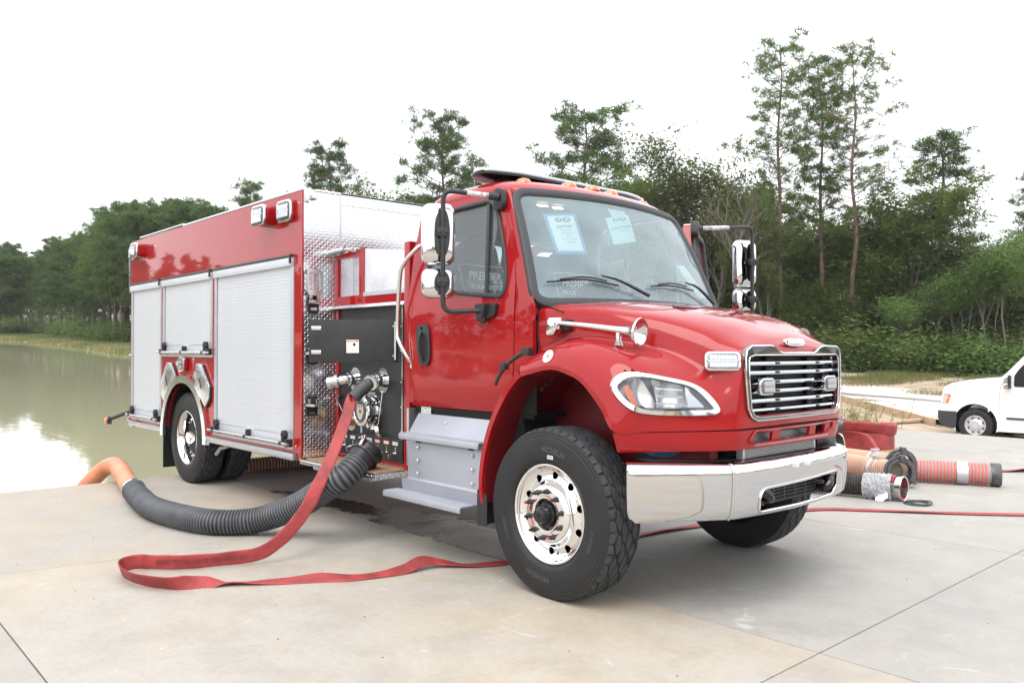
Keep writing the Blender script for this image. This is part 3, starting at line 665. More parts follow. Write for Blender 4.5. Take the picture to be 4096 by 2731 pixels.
# low scrub at the feet of the woods
for i in range(30):
    u = 1640 + i * 25 + rnd.uniform(-8, 8)
    a = ang_of(u); plant(rnd.choice(['bush_a', 'bush_b', 'bush_o', 'bush_a']), a, rnd.uniform(55, 59), rnd.uniform(1.2, 3.0), nth(i) + ' leafy bush from the left along the foot of the right wood', cat='bush', name='bush', group='bushes along the right wood edge', rot=rnd.random() * 6, wid=1.3)
for i in range(34):
    u = -40 + i * 21; a = ang_of(u); D = 137 if u < 60 else (137 - (u - 60) * .19 if u < 300 else 91)
    plant(rnd.choice(['bush_a', 'bush_o', 'bush_b']), a, D + rnd.uniform(-2, 2), rnd.uniform(1.4, 2.6), nth(i) + ' low bush from the left at the foot of the treeline across the pond', cat='bush', name='bush', group='bushes across the pond', rot=rnd.random() * 6, wid=1.5)
for i in range(16):
    u = 1975 + i * 25 + rnd.uniform(-6, 6); plant(('bush_b', 'bush_a', 'bush_b')[i % 3], ang_of(u), rnd.uniform(52, 54.5), rnd.uniform(1.3, 2.6), nth(i) + ' bright low bush from the left before the saplings near the van', cat='bush', name='bush', group='bright bushes near the van', rot=rnd.random() * 6, wid=1.2)
# bare pale stems standing in front of the dark wood
for k_, (u, D, vt) in enumerate(sorted(((2100, 57, 660), (2205, 57, 640), (2222, 56, 655), (2290, 57, 640)))):
    a = ang_of(u); x, y = pol(a, D); zt = CP.z + D * (802 - vt) / 1866.4 * cos(radians(138.12 - a)); h = zt - H(x, y); rs = random.Random(u); m = MB(); twig(m, [V((x + .012 * h * k * sin(k + u) , y, H(x, y) - .1 + h * k / 5)) for k in range(6)], .05, .02, 6)
    for k in range(7): z0 = h * (.45 + .08 * k); an = rs.random() * 6; twig(m, [V((x, y, H(x, y) + z0)), V((x + cos(an) * .5, y + sin(an) * .5, H(x, y) + z0 + .35)), V((x + cos(an) * 1.1, y + sin(an) * 1.1, H(x, y) + z0 + .8))], .018, .006, 3)
    tag(m.build('bare_sapling', mat('pale_stem_bark', (.30, .28, .25), .9) if k_ == 0 else bpy.data.materials['pale_stem_bark'], None), nth(k_) + ' thin pale bare stem from the left before the dark wood', 'sapling', 'bare stems along the right wood edge')
# grass and weeds
def blades(name, mat_, pts, hgt, label, w=.03, per=7, seed=1, spread=.16):
    rnd = random.Random(seed); mb = MB()
    for x, y in pts:
        z = H(x, y) - .02; hh = hgt * rnd.uniform(.4, 1.5)
        for _ in range(per):
            a = rnd.random() * 6.28; bx, by = x + rnd.gauss(0, spread), y + rnd.gauss(0, spread); l = hh * rnd.uniform(.5, 1.1); s = l * rnd.uniform(.1, .5)
            mb.add([(bx - w * sin(a), by + w * cos(a), z), (bx + w * sin(a), by - w * cos(a), z), (bx + s * cos(a), by + s * sin(a), z + l)], [(0, 1, 2)])
    tag(mb.build(name, mat_, None, smooth=False), label, name.split('_')[-1], kind='stuff')
GRASS = leafmat('green_grass', (.13, .18, .055), (.22, .26, .09), (.19, .21, .09)); DRY = leafmat('dry_scrub', (.28, .23, .12), (.40, .34, .19), (.29, .24, .14))
rg = random.Random(3)
def region(n, u0, u1, d0, d1, thr=None, f=.3, e=1):
    out = []
    while len(out) < n:
        x, y = pol(ang_of(rg.uniform(u0, u1)), d0 + (d1 - d0) * rg.random() ** e)
        if sdist(x, y) < .6: continue
        if thr is None or noise.noise(V((x * f, y * f, 4))) > thr: out.append((x, y))
    return out
blades('dry_grass', DRY, region(3600, 1880, 2420, 37.5, 53, .06), .2, 'dry brown scrub grass on the flat before the right wood', .022, 6, 1, .3)
blades('green_grass', GRASS, region(2600, 1860, 2420, 43, 57, .1), .28, 'green weeds growing among the dry scrub right of the truck', .022, 6, 2, .3)
def region2(n, k0, k1, thr=None):
    out = []
    while len(out) < n:
        u = rg.uniform(-60, 330); a = ang_of(u); D0 = 0
        for D in range(40, 170, 2):
            x, y = pol(a, D)
            if not inside((x, y), POND): D0 = D; break
        x, y = pol(a, D0 + rg.uniform(k0, k1))
        if thr is None or noise.noise(V((x * .12, y * .12, 2))) > thr: out.append((x, y))
    return out
blades('bank_grass', GRASS, region2(7000, 0, 19), .35, 'green grass bank along the far side of the pond', .06, 5, 4, .5)
blades('bank_scrub', DRY, region2(2000, 0.5, 9, -.05), .4, 'dry tan scrub on the bank across the pond', .06, 5, 5, .5)
wd = MB(); rw = random.Random(2)
for _ in range(46):
    p = V((-6.9 + rw.gauss(0, .5), 17.6 + rw.gauss(0, .9), 0)); p.z = E_(p.x, p.y); q = p + V((rw.gauss(0, .22), rw.gauss(0, .22), rw.uniform(.25, .75))); twig(wd, [p, (p + q) / 2 + V((.03, 0, 0)), q], .008, .004, 3)
    for _ in range(26): leaf(wd, p + (q - p) * rw.random() + V((rw.gauss(0, .07), rw.gauss(0, .07), 0)), rw.uniform(.025, .05), rw)
tag(wd.build('weed', leafmat('yellow_weed', (.18, .2, .06), (.3, .28, .1)), None, smooth=False), 'clump of yellow-green weeds by the timber formwork', 'weed')
# wood behind the photographer, seen only mirrored in paint and chrome
mb = MB(); rb = random.Random(77)
for i in range(220):
    a = radians(-174 + i * 1.75 + rb.uniform(-.6, .6)) if i < 150 else radians(-174 + (i - 150) * .42 + rb.uniform(-.3, .3)); fl = math.degrees(a) < -146; D = rb.uniform(168, 188) if fl else rb.uniform(95, 125); x, y = CP.x + D * cos(a), CP.y + D * sin(a); h = rb.uniform(11.5, 16.5) if fl else rb.uniform(5.5, 9.5); z = E_(x, y)
    for _ in range(240):
        t = rb.random() ** .7; r = 3.2 * (1.15 - t) ; mb_p = V((x + rb.gauss(0, r * .6), y + rb.gauss(0, r * .6), z + h * t)); leaf(mb, mb_p, rb.uniform(.35, .8) * (1.5 if fl else 1), rb, 1)
tag(mb.build('far_wood', PINE, None, smooth=False), 'distant wood mirrored in the truck paint', 'wood', kind='stuff')
# ---------------------------------------------------------------- fire truck: rear body and pump module
TR = thing('fire_truck', (-3.3, 0, 0), 'red fire truck with chrome bumper and silver roller doors parked on concrete pad', 'fire truck')
Y = -1.225
def bolt(mb, p, axis, r=.008, h=.006): mb.lathe([(0, r), (h * .5, r * .95), (h, r * .55), (h * 1.1, 0)], p, axis, 8)
core = MB().box(-7.64, -6.47, -1.17, 1.17, .62, 2.89).box(-6.47, -4.93, -.5, .5, .62, 1.45).box(-6.47, -4.93, -1.17, 1.17, 1.45, 2.89).box(-4.93, -2.985, -1.17, 1.17, .62, 2.89)
body = core.build('body', RED, TR)
AC, AR = (-5.727, .53), .665
D_ = [(-7.615, -6.495, .645, 2.35), (-6.445, -4.945, 1.45, 2.35), (-4.885, -3.115, .645, 2.35)]
arch = [(AC[0] + (AR - .03) * cos(radians(a)), AC[1] + (AR - .03) * sin(radians(a))) for a in range(0, 181, 9)]
outer = [(-7.65, .60), (-7.65, 2.905), (-2.98, 2.905), (-2.98, .54), (-3.03, .54), (-3.03, .60)] + [(AC[0] + AR - .03, .6)] + arch[2:-2] + [(AC[0] - AR + .03, .6)]
holes = [[(a, c), (b, c), (b, d), (a, d)] for a, b, c, d in D_]
plate(outer, holes, lambda a, b: (a, Y, b), (0, .045, 0), .3).build('side_panel', RED, body, smooth=False)
plate([(-7.65, .6), (-7.65, 2.905), (-2.98, 2.905), (-2.98, .6)], [], lambda a, b: (a, 1.225, b), (0, -.045, 0), 0).build('side_panel', RED, body, smooth=False)
MB().box(-7.66, -7.642, -1.2, 1.2, .6, 2.9).build('rear_panel', RED, body)
mb = MB(); mb.box(-2.983, -2.962, -1.2265, -1.213, .54, 2.905); mb.build('corner_post', RED, body, bevel=.003)
# roof trim of tread plate
MB().box(-5.82, -2.97, -1.228, -1.12, 2.907, 2.927).build('roof_trim', DXZ, body, bevel=.003)
MB().box(-7.32, -5.82, -1.226, -1.12, 2.925, 2.94).build('roof_trim', DXZ, body, bevel=.003)
MB().box(-3.1, -2.958, -1.1, 1.2, 2.907, 2.927).build('roof_trim', DYZ, body, bevel=.003)
MB().box(-7.6, -3.0, -1.1, 1.2, 2.88, 2.9).build('roof', SHEET, body)
for y0, y1 in ((-1.02, -.97), (-.92, -.86)): MB().box(-3.3, -3.06, y0, y1, 2.93, 2.955).build('roof_lamp', REDLENS, body, bevel=.008)
# roller doors: frame, slats, lift bar
TANS = mat('tan_seal', (.60, .52, .46), .8)
for di, (a, b, c, d) in enumerate(D_):
    R = MB(); R.box(a, b, Y + .012, Y + .03, c, d); R.box(a - .004, a + .055, Y - .006, Y + .03, c, d - .09); R.box(b - .055, b + .004, Y - .006, Y + .03, c, d - .09)
    door = R.build('roller_door', ALU, TR)
    MB().box(a + .002, b - .002, Y - .028, Y + .01, d - .095, d - .02).build('door_header', SLAT, door, bevel=.006)
    MB().tube([(a + .005, Y - .024, d - .008), (b - .005, Y - .024, d - .008)], .014, 8).build('drip_seal', RUBTRIM, door)
    MB().box(b - .03, b - .003, Y - .04, Y - .004, d - .075, d + .008).build('end_cap', PLAS, door, bevel=.005)
    MB().box(a - .01, b + .01, Y - .012, Y + .02, c - .02, c - .001).build('sill', ALU, door, bevel=.003)
    w_ = b - a - .13; ph = .0335; nn = int((d - .1 - c - .115) / ph)
    prof = [(0, .004), (.0004, .0058), (.003, .0068), (ph - .003, .0068), (ph - .0018, .0058), (ph - .0014, .004)]
    sm_ = MB(); sm_.add([(-w_ / 2, -q, z) for z, q in prof] + [(w_ / 2, -q, z) for z, q in prof], [(i, i + 1, i + 7, i + 6) for i in range(5)] + [(0, 1, 2, 3, 4, 5), (11, 10, 9, 8, 7, 6)])
    me = sm_.mesh('slat', SLAT, ang=20)
    MB().box(a + .065, b - .065, Y + .0075, Y + .0125, c + .11, d - .095).build('slat_backing', TANS, door)
    for k in range(nn + 1): inst('slat', me, door, Matrix.Translation(((a + b) / 2, Y + .012, c + .115 + k * ph)))
    MB().box(a + .06, b - .06, Y - .004, Y + .012, c + .02, c + .115).build('bottom_rail', SLAT, door, bevel=.003)
    MB().prism([(0, 0), (w_ * .38, 0), (w_ * .34, .012), (w_ * .04, .012)], ((a + b) / 2 - w_ * .44, Y - .012, c + .112), (1, 0, 0), (0, 0, 1), (0, .008, 0)).build('pull_lip', SLAT, door)
    MB().prism([(0, 0), (w_ * .38, 0), (w_ * .34, .012), (w_ * .04, .012)], ((a + b) / 2 + w_ * .06, Y - .012, c + .112), (1, 0, 0), (0, 0, 1), (0, .008, 0)).build('pull_lip', SLAT, door)
    MB().tube([(a - .03, Y - .06, c + .03), (b + .01, Y - .06, c + .03)], .014, 10).build('lift_bar', STEEL, door)
    for q in ([a + .1, (a + b) / 2, b - .13] if di else [a + .1, b - .13]):
        k = MB(); big = q != (a + b) / 2
        k.box(q - .022, q + .022, Y - .075, Y - .02, c + .015, c + .047); k.box(q - .018, q + .018, Y - .05, Y - .006, c + .04, c + (.125 if big else .1))
        if big: k.prism([(-.028, 0), (.05, 0), (.032, .05), (-.01, .05)], (q, Y - .05, c + .095), (1, 0, 0), (0, 0, 1), (0, .04, 0))
        k.build('bar_bracket', PLAS, door, bevel=.005)
    e = MB(); e.box(b - .04, b - .008, Y - .07, Y - .006, c + .005, c + .075); e.box(a - .004, a + .02, Y - .06, Y - .006, c + .01, c + .06); e.build('bar_end_cap', PLAS, door, bevel=.006)
# bottom rub rails
for x0, x1 in ((-7.69, -6.4), (-5.06, -3.075)):
    rl = MB(); rl.box(x0, x1, Y - .03, Y + .03, .535, .596); ro = rl.build('rub_rail', ALU, body, bevel=.006)
    bb = MB()
    for k in range(4): bolt(bb, (x0 + .12 + k * (x1 - x0 - .24) / 3, Y - .03, .565), (0, -1, 0))
    bb.build('rail_bolt', STEEL, ro)
MB().box(-7.79, -7.66, -1.2, 1.2, .50, .55).build('tailboard', ALU, TR, bevel=.006)
ma = MB().tube([(-7.66, -1.19, .72), (-7.74, -1.32, .66), (-7.86, -1.42, .60)], .022, 8).build('marker_arm', PLAS, TR)
MB().sphere((-7.885, -1.45, .585), .048, sc=(1, .6, 1)).build('amber_marker_lamp', AMBER, ma)
MB().cyl((-7.875, -1.435, .585), (-7.86, -1.41, .59), .052, n=16).build('lamp_housing', PLAS, ma)
MB().box(-7.76, -7.665, -1.235, -1.15, .565, .63).build('tail_lamp', REDLENS, TR, bevel=.01)
MB().box(-7.73, -7.64, -1.255, -1.225, .545, .58).build('side_marker', CLEAR, TR, bevel=.006)
MB().box(-7.3, -7.12, Y - .004, Y + .01, .612, .628).build('red_reflector', REDLENS, TR, bevel=.003)
am = MB(); am.sphere((-3.06, Y - .004, .66), .012); am.build('amber_marker', AMBER, TR)
# wheel well: black liner, red pocket, chrome fenderette
ln = MB(); pr = [(AC[0] + (AR - .02) * cos(radians(a)), AC[1] + (AR - .02) * sin(radians(a))) for a in range(-6, 187, 8)]
ln.add([(x, -1.19, z) for x, z in pr] + [(x, -.5, z) for x, z in pr], [(i, i + 1, i + 1 + len(pr), i + len(pr)) for i in range(len(pr) - 1)]); ln.build('wheel_well', DARK, body)
fe = MB(); path = [(AC[0] + (AR - .012) * cos(radians(a)) + (0 if abs(a - 90) < 90 else 0), Y - .02, AC[1] + (AR - .012) * sin(radians(a))) for a in range(0, 181, 4)]
path = [(AC[0] + AR - .012, Y - .02, .5)] + path + [(AC[0] - AR + .012, Y - .02, .5)]
sect = [(.028 * cos(radians(t)), .055 * sin(radians(t))) for t in range(-90, 271, 24)]
fe = sweep(path, [(a, b) for a, b in [(-.02, -.045), (.018, -.042), (.034, -.02), (.036, .012), (.022, .036), (-.02, .04)]], up=lambda i: (V((path[i][0] - AC[0], 0, max(0, path[i][2] - AC[1])))).normalized())
fe.build('fender_trim', POLI, TR, ang=60)
MB().box(AC[0] - AR - .155 + .01, AC[0] - AR - .13, -1.19, -.62, .10, .60).build('mud_flap', DARK, TR)
# hexagonal filler doors, round badge, corner light
for pts, s in (([(-6.235, 1.36), (-6.10, 1.36), (-5.955, 1.215), (-5.965, 1.175), (-6.29, .92), (-6.345, .905), (-6.45, .985), (-6.452, 1.13)], -1), ([(-5.33, 1.362), (-5.185, 1.355), (-4.968, 1.125), (-4.975, .995), (-5.075, .90), (-5.115, .925), (-5.425, 1.17), (-5.425, 1.215)], 1)):
    o = MB().prism(pts, (0, Y - .03, 0), (1, 0, 0), (0, 0, 1), (0, .03, 0)).build('filler_door', STEEL, body, bevel=.003)
    MB().prism([(a + .018, b - .01) for a, b in pts], (0, Y - .02, 0), (1, 0, 0), (0, 0, 1), (0, .02, 0)).build('gasket', PLAS, o)
    cx = sum(p[0] for p in pts) / 8; cz = 1.14
    MB().prism([(-.035, .055), (-.015, .06), (.035, -.04), (.018, -.05)], (cx - .02, Y - .034, cz), (1, 0, 0), (0, 0, 1), (0, .006, 0)).build('latch', PLAS, o)
    MB().box(pts[0][0] + .02, pts[0][0] + .09, Y - .036, Y - .028, 1.29, 1.33).build('maker_plate', STEEL, o, bevel=.003)
bd = MB().prism([(.075 * cos(t * pi / 12), .052 * sin(t * pi / 12)) for t in range(24)], (-5.915, Y - .012, 1.352), (1, 0, 0), (0, 0, 1), (0, .012, 0)).build('maker_badge', mat('badge_teal', (.05, .11, .12), .3), body)
text('US', .062, (-5.95, Y - .0135, 1.352), (1, 0, 0), (0, 0, 1), WHITE, bd, .001, .2, .002); text('FIRE', .036, (-5.878, Y - .0135, 1.352), (1, 0, 0), (0, 0, 1), WHITE, bd, .001, .2, .001)
MB().prism([(-.006, -.05), (.004, -.05), (.012, .05), (.002, .05)], (-5.92, Y - .0135, 1.352), (1, 0, 0), (0, 0, 1), (0, .001, 0)).build('badge_stripe', WHITE, bd)

def warn_light(cx, cz, y, w, h, parent=TR, o=None, u=(1, 0, 0), v=(0, 0, 1), rows=2, cols=5, back=0, split=False, th=.03, name='warning_light'):
    """chrome-bezelled LED light head on a plane with outward normal = v x u"""
    u, v = V(u).normalized(), V(v).normalized(); nrm = v.cross(u) * 1.0; c = V(o) if o is not None else V((cx, y, cz))
    if nrm.dot(CP - c) < 0: nrm = -nrm
    b = MB().prism(rrect(w, h, min(w, h) * .28, 5), c, u, v, nrm * th).build(name, CHROME, parent, bevel=.008)
    if back:
        MB().prism(rrect(w * .98, h * .92, min(w, h) * .26, 5), c - nrm * back, u, v, nrm * back).build('flange', RED, b)
    MB().prism(rrect(w * .86, h * .82, min(w, h) * .22, 5), c + nrm * (th - .004), u, v, nrm * .012).build('lens', CLEAR, b, bevel=.005)
    cell = MB()
    rws = (1,) if split else tuple(range(rows))
    for r in rws:
        for q in range(cols):
            pc = c + u * (w * .74 * ((q + .5) / cols - .5)) + v * (h * .66 * ((r + .5) / rows - .5)) + nrm * (th + .007)
            cell.prism(rrect(w * .62 / cols, h * .5 / rows, .004, 2), pc, u, v, nrm * .004)
    cell.build('led_row', LED, b)
    MB().prism(rrect(w * .84, h * .045, h * .02, 2), c + nrm * (th + .006), u, v, nrm * .004).build('lens_divider', CHROME, b)
    if split: MB().prism([(-w * .38, -h * .34), (w * .38, -h * .34), (w * .3, -h * .03), (-w * .3, -h * .03)], c + nrm * (th + .006), u, v, nrm * .006).build('mirror_reflector', CHROME, b)
    return b
warn_light(-3.59, 2.745, Y - .10, .27, .19, back=.10, split=True, cols=4)
warn_light(-3.235, 2.75, Y - .02, .285, .195, back=.02, cols=6)
warn_light(-7.2, 2.75, Y - .09, .26, .18, back=.09, split=True, cols=4)
warn_light(-7.49, 2.745, Y - .02, .22, .17, back=.02)
warn_light(-5.70, 1.345, Y - .035, .15, .16, back=.03, cols=3, name='corner_light')
MB().box(-7.70, -7.66, -1.24, -1.19, 2.25, 2.82).build('rear_light_strip', CLEAR, TR, bevel=.005)

# ---- front bulkhead of tread plate
XF = -2.98
MB().box(XF, XF + .018, -1.212, -.85, .57, 2.906).build('bulkhead', DYZ, TR)
MB().box(XF, XF + .014, -.85, 1.2, 1.6, 2.82).build('bulkhead', DYZ, TR)
MB().box(XF + .0, XF + .022, -.848, 1.2, 2.82, 2.925).build('bulkhead_cap', SHEET, TR)
MB().box(XF + .018, XF + .021, -.856, -.842, 1.9, 2.9).build('seam_strip', ALU, TR)
bk = MB(); bk.box(XF + .018, XF + .03, -1.205, -1.165, 2.80, 2.88); bb_ = bk.build('hook_bracket', STEEL, TR, bevel=.004)
MB().box(XF + .02, XF + .055, -1.15, -1.10, 2.83, 2.875).build('hook', STEEL, bb_, bevel=.006)
# folding steps
def fold_step(yc, zc, folded):
    x0 = XF + .018; b = MB(); b.prism(rpoly([(-.05, -.10), (.05, -.10), (.058, .02), (.04, .09), (-.04, .09), (-.058, .02)], .02), (x0, yc, zc), (0, 1, 0), (0, 0, 1), (.018, 0, 0)); st = b.build('folding_step', PLAS, TR, bevel=.003)
    if folded:
        mb = MB(); oz = zc + .17; out = rrect(.155, .235, .04, 4); h = [rrect(.026, .15, .012, 3, dx, .005) for dx in (-.045, 0, .045)]
        plate(out, h, lambda a, c: (x0 + .035, yc + a, oz + c), (.016, 0, 0), 0).build('step_tread', STEEL, st, bevel=0)
        mb.box(x0 + .018, x0 + .045, yc - .045, yc - .02, zc + .01, zc + .07).box(x0 + .018, x0 + .045, yc + .02, yc + .045, zc + .01, zc + .07).box(x0 + .018, x0 + .04, yc - .05, yc + .05, zc - .02, zc + .015); mb.build('step_hinge', STEEL, st, bevel=.004)
        MB().box(x0 + .018, x0 + .022, yc - .03, yc + .03, zc - .075, zc - .05).build('step_plate', STEEL, st)
    else:
        mb = MB(); mb.prism([(-.075, 0), (.075, 0), (.06, .15), (-.06, .15)], (x0 + .02, yc, zc - .012), (0, 1, 0), (1, 0, 0), (0, 0, .02)); mb.build('step_tread', STEEL, st, bevel=.004)
        m2 = MB(); m2.box(x0 + .018, x0 + .045, yc - .045, yc - .02, zc - .01, zc + .05).box(x0 + .018, x0 + .045, yc + .02, yc + .045, zc - .01, zc + .05); m2.build('step_hinge', STEEL, st, bevel=.004)
        for dz in (-.085, .07): MB().box(x0 + .018, x0 + .021, yc - .025, yc + .025, zc + dz, zc + dz + .018).build('step_plate', STEEL, st)
fold_step(-1.125, 1.93, True); fold_step(-1.135, 1.48, False); fold_step(-1.135, 1.03, False)

# ---- pump module
YP = -.885
MB().box(-2.955, -1.70, -.86, .86, .62, 1.87).build('pump_house', DARK, TR)
MB().box(-2.95, -2.902, YP - .016, YP + .02, .56, 1.885).build('module_post', RED, TR, bevel=.004)
MB().box(-2.902, -1.90, YP - .004, YP + .02, .57, .597).build('module_sill', RED, TR)
pp = MB().box(-2.90, -1.905, YP - .002, YP + .01, .80, 1.868).build('pump_panel', BLKP, TR)
MB().box(-2.90, -1.905, YP - .006, YP + .01, .597, .797).build('valve_panel', BLKP, pp)
MB().box(-1.912, -1.898, YP - .012, YP, .79, 1.86).build('piano_hinge', STEEL, pp)
MB().box(-1.898, -1.80, YP + .004, YP + .02, .6, 1.88).build('side_filler', BLKP, pp)
rv = MB()
for z in (.85, 1.05, 1.25, 1.5, 1.7): bolt(rv, (-1.93, YP - .003, z), (0, -1, 0), .007); bolt(rv, (-1.865, YP + .004, z + .02), (0, -1, 0), .007)
rv.build('panel_screw', STEEL, pp)
MB().box(-1.80, -1.725, -.95, -.86, .56, 2.36).build('module_post', RED, TR, bevel=.004)
MB().box(-1.725, -1.66, -.95, .95, 1.1, 1.86).build('cab_guard', RED, TR)
MB().box(-1.69, -1.66, -1.0, -.9, .62, 1.06).build('cab_corner_bracket', ALU, TR)
# upper crosslay box: red frame with window, white aluminium side
fr = plate([(-2.985, 1.905), (-2.985, 2.352), (-2.478, 2.385), (-2.478, 1.968), (-1.80, 1.985), (-1.80, 1.895)][::1], [[(-2.915, 1.98), (-2.915, 2.315), (-2.558, 2.315), (-2.558, 1.98)]], lambda a, b: (a, YP - .016, b), (0, .03, 0), 0).build('crosslay_frame', RED, TR, smooth=False)
MB().box(-2.97, -2.50, YP + .012, YP + .6, 1.93, 1.975).build('crosslay_floor', SHEET, fr)
MB().box(-2.955, -2.945, YP + .012, YP + .6, 1.975, 2.33).build('crosslay_wall', SHEET, fr)
MB().box(-2.94, -2.50, YP + .16, YP + .17, 1.975, 2.33).build('crosslay_back', DXZ, fr)
MB().prism([(-2.478, 1.97), (-2.478, 2.378), (-1.80, 2.30), (-1.80, 1.985)], (0, YP - .008, 0), (1, 0, 0), (0, 0, 1), (0, .02, 0)).build('crosslay_side', SHEET, fr)
MB().box(-2.478, -1.80, YP - .022, YP - .008, 1.968, 2.002).build('crosslay_trim', ALU, fr)
MB().prism([(0, 0), (0, .014), (-.05, .014), (-.062, -.012), (-.055, -.014), (-.045, 0)], (-3.02, YP - .01, 1.882), (0, 1, 0), (0, 0, 1), (1.22, 0, 0)).build('drip_rail', STEEL, TR, bevel=.002)
lt = MB().tube([(-3.07, YP - .075, 2.372), (-2.70, YP - .07, 2.384)], .024, 12).build('scene_light', CHROME, TR)
MB().tube([(-3.04, YP - .08, 2.356), (-2.74, YP - .075, 2.366)], .018, 8).build('lens', CLEAR, lt)
MB().tube([(-2.70, YP - .07, 2.384), (-2.62, YP - .05, 2.378)], .012, 8).build('light_neck', STEEL, lt); MB().box(-2.63, -2.565, YP - .045, YP - .014, 2.355, 2.39).box(-2.93, -2.88, YP - .06, YP - .014, 2.34, 2.356).build('light_foot', STEEL, lt, bevel=.004)

# discharges, intake and drain
def ring(mb, c, r0, r1, y0, y1, n=32): mb.lathe([(y0, r0), (y0, r1), (y1, r1), (y1, r0)], c, (0, -1, 0), n, closed=True)
def escutcheon(x, z, r, h, parent, lab):
    o = MB().prism([(r * cos(t * pi / 20), h * sin(t * pi / 20)) for t in range(40)], (x, YP - .007, z), (1, 0, 0), (0, 0, 1), (0, .006, 0)).build('trim_plate', CHROME, parent)
    if lab:
        p = MB().box(x - .035, x + .035, YP - .010, YP - .007, z + h - .058, z + h - .03).build('name_plate', ALU, o); text(lab, .015, (x, YP - .0105, z + h - .044), (1, 0, 0), (0, 0, 1), INK, p)
    return o
for x, z, elbow, capd, nm in ((-2.633, 1.252, (-.22, -.11, -.035), True, 'discharge_outlet'), (-2.192, 1.257, (-.20, -.13, -.03), False, 'discharge_outlet')):
    m = MB(); ring(m, (x, YP, z), .0, .062, .007, .03); ring(m, (x, YP, z), 0, .05, .03, .055); ring(m, (x, YP, z), 0, .06, .055, .075)
    a = V((x, YP - .05, z)); b = a + V((-.012, -.045, 0)); c = a + (V((-.062, -.085, -.012)) if capd else V((.025, -.085, -.01))); m.tube([a, b, c], .042, 16, smooth=5)
    d = (c - b).normalized(); m.cyl(c - d * .01, c + d * .02, .064, n=20); m.cyl(c + d * .02, c + d * .045, .055, n=20)
    m.cyl(c + d * .03, c + d * .055, .062, n=8)
    do = m.build(nm, CHROME, TR, ang=50); escutcheon(x, z, .09, .105, do, 'DISCHARGE')
    if capd:
        k = MB(); k.cyl(c + d * .05, c + d * .085, .064, n=24); k.cyl(c + d * .085, c + d * .092, .052, n=24); k.bar(c + d * .06 + V((0, 0, .075)), c + d * .06 + V((0, 0, -.075)), .02, .02); k.build('hose_cap', CHROME, do)
    else: HO = c + d * .03; HD = V((-.30, -.80, -.50)).normalized()
ci = (-2.385, YP, .994)
it = MB(); ring(it, ci, .0, .118, .010, .022); ring(it, ci, 0, .105, .022, .036); ring(it, ci, 0, .13, .036, .052); ring(it, ci, 0, .112, .052, .062); ring(it, ci, 0, .128, .062, .095)
ii = it.build('main_intake', CHROME, TR, ang=40)
MB().prism([(.142 * cos(t * pi / 24), .155 * sin(t * pi / 24)) for t in range(48)], (ci[0] + .03, YP - .012, ci[2]), (1, 0, 0), (0, 0, 1), (0, .010, 0)).build('trim_plate', CHROME, ii)
fc = MB(); fc.lathe([(.095, .128), (.106, .122), (.109, .10), (.104, .096), (.104, 0)], ci, (0, -1, 0), 36); fc.build('intake_cap', CHROME, ii)
MB().lathe([(.1045, .094), (.1060, .092), (.1060, 0)], ci, (0, -1, 0), 32).build('cap_face', mat('dark_cap_face', (.05, .05, .055), .35), ii)
sh = MB().prism([(-.05, .062), (.05, .062), (.055, .0), (.03, -.05), (0, -.068), (-.03, -.05), (-.055, 0)], (ci[0], ci[1] - .1065, ci[2] - .005), (1, 0, 0), (0, 0, 1), (0, -.001, 0)).build('cap_emblem', STEEL, ii)
text('ELKHART', .019, (ci[0], ci[1] - .1085, ci[2] + .042), (1, 0, 0), (0, 0, 1), INK, sh); MB().prism([(.02 * cos(t * pi / 8), .02 * sin(t * pi / 8)) for t in range(16)], (ci[0], ci[1] - .108, ci[2]), (1, 0, 0), (0, 0, 1), (0, -.001, 0)).build('emblem_dot', REDLENS, sh)
lg = MB()
for a in (70, 190, 310): 
    p = V(ci) + V((cos(radians(a)), 0, sin(radians(a)))) * .12 + V((0, -.08, 0)); lg.bar(p, p + V((cos(radians(a)), 0, sin(radians(a)))) * .05, .03, .035, up=(0, 1, 0))
lg.build('cap_lug', CHROME, ii, bevel=.004)
dr = MB(); ring(dr, (-2.695, YP, .893), .03, .048, .007, .06); ring(dr, (-2.695, YP, .893), .036, .055, .06, .075); dr.build('drain_outlet', BRASS, TR)
MB().prism([(.085 * cos(t * pi / 20), .088 * sin(t * pi / 20)) for t in range(40)], (-2.695, YP - .007, .893), (1, 0, 0), (0, 0, 1), (0, .006, 0)).build('trim_plate', STEEL, pp)
hc = V((-2.226, YP - .03, .845)); m = MB(); m.lathe([(0, .03), (0, .046), (.03, .046), (.03, .03)], hc, (-.45, -.85, -.2), 20, closed=True); m.bar(hc + V((.04, -.02, -.03)), hc + V((.065, -.03, -.045)), .02, .02); hcap = m.build('hanging_cap', CHROME, TR)
def chain(p, q, sag, n, parent):
    m = MB()
    for i in range(n + 1):
        t = i / n; c = V(p) * (1 - t) + V(q) * t - V((0, 0, sag * 4 * t * (1 - t))); m.sphere(c, .0045, 6, 4)
    m.build('chain', CHROME, parent)
chain((-2.192, YP - .012, 1.165), (-2.226, YP - .03, .895), 0, 34, hcap)
chain((-2.80, YP - .10, 1.16), (-2.70, YP - .09, .98), .03, 26, pp); chain((-2.78, YP - .012, .80), (-2.70, YP - .04, .84), .05, 22, pp)
MB().tube([(-2.89, YP - .02, 1.08), (-2.87, YP - .05, 1.07), (-2.80, YP - .08, 1.02)], .007, 6).build('bleeder_lever', STEEL, pp)
m = MB(); m.sphere((-2.875, YP - .02, 1.09), .02); m.build('bleeder_knob', PLAS, pp)
MB().box(-2.545, -2.515, YP - .006, YP - .001, .79, .885).build('name_plate', ALU, pp)
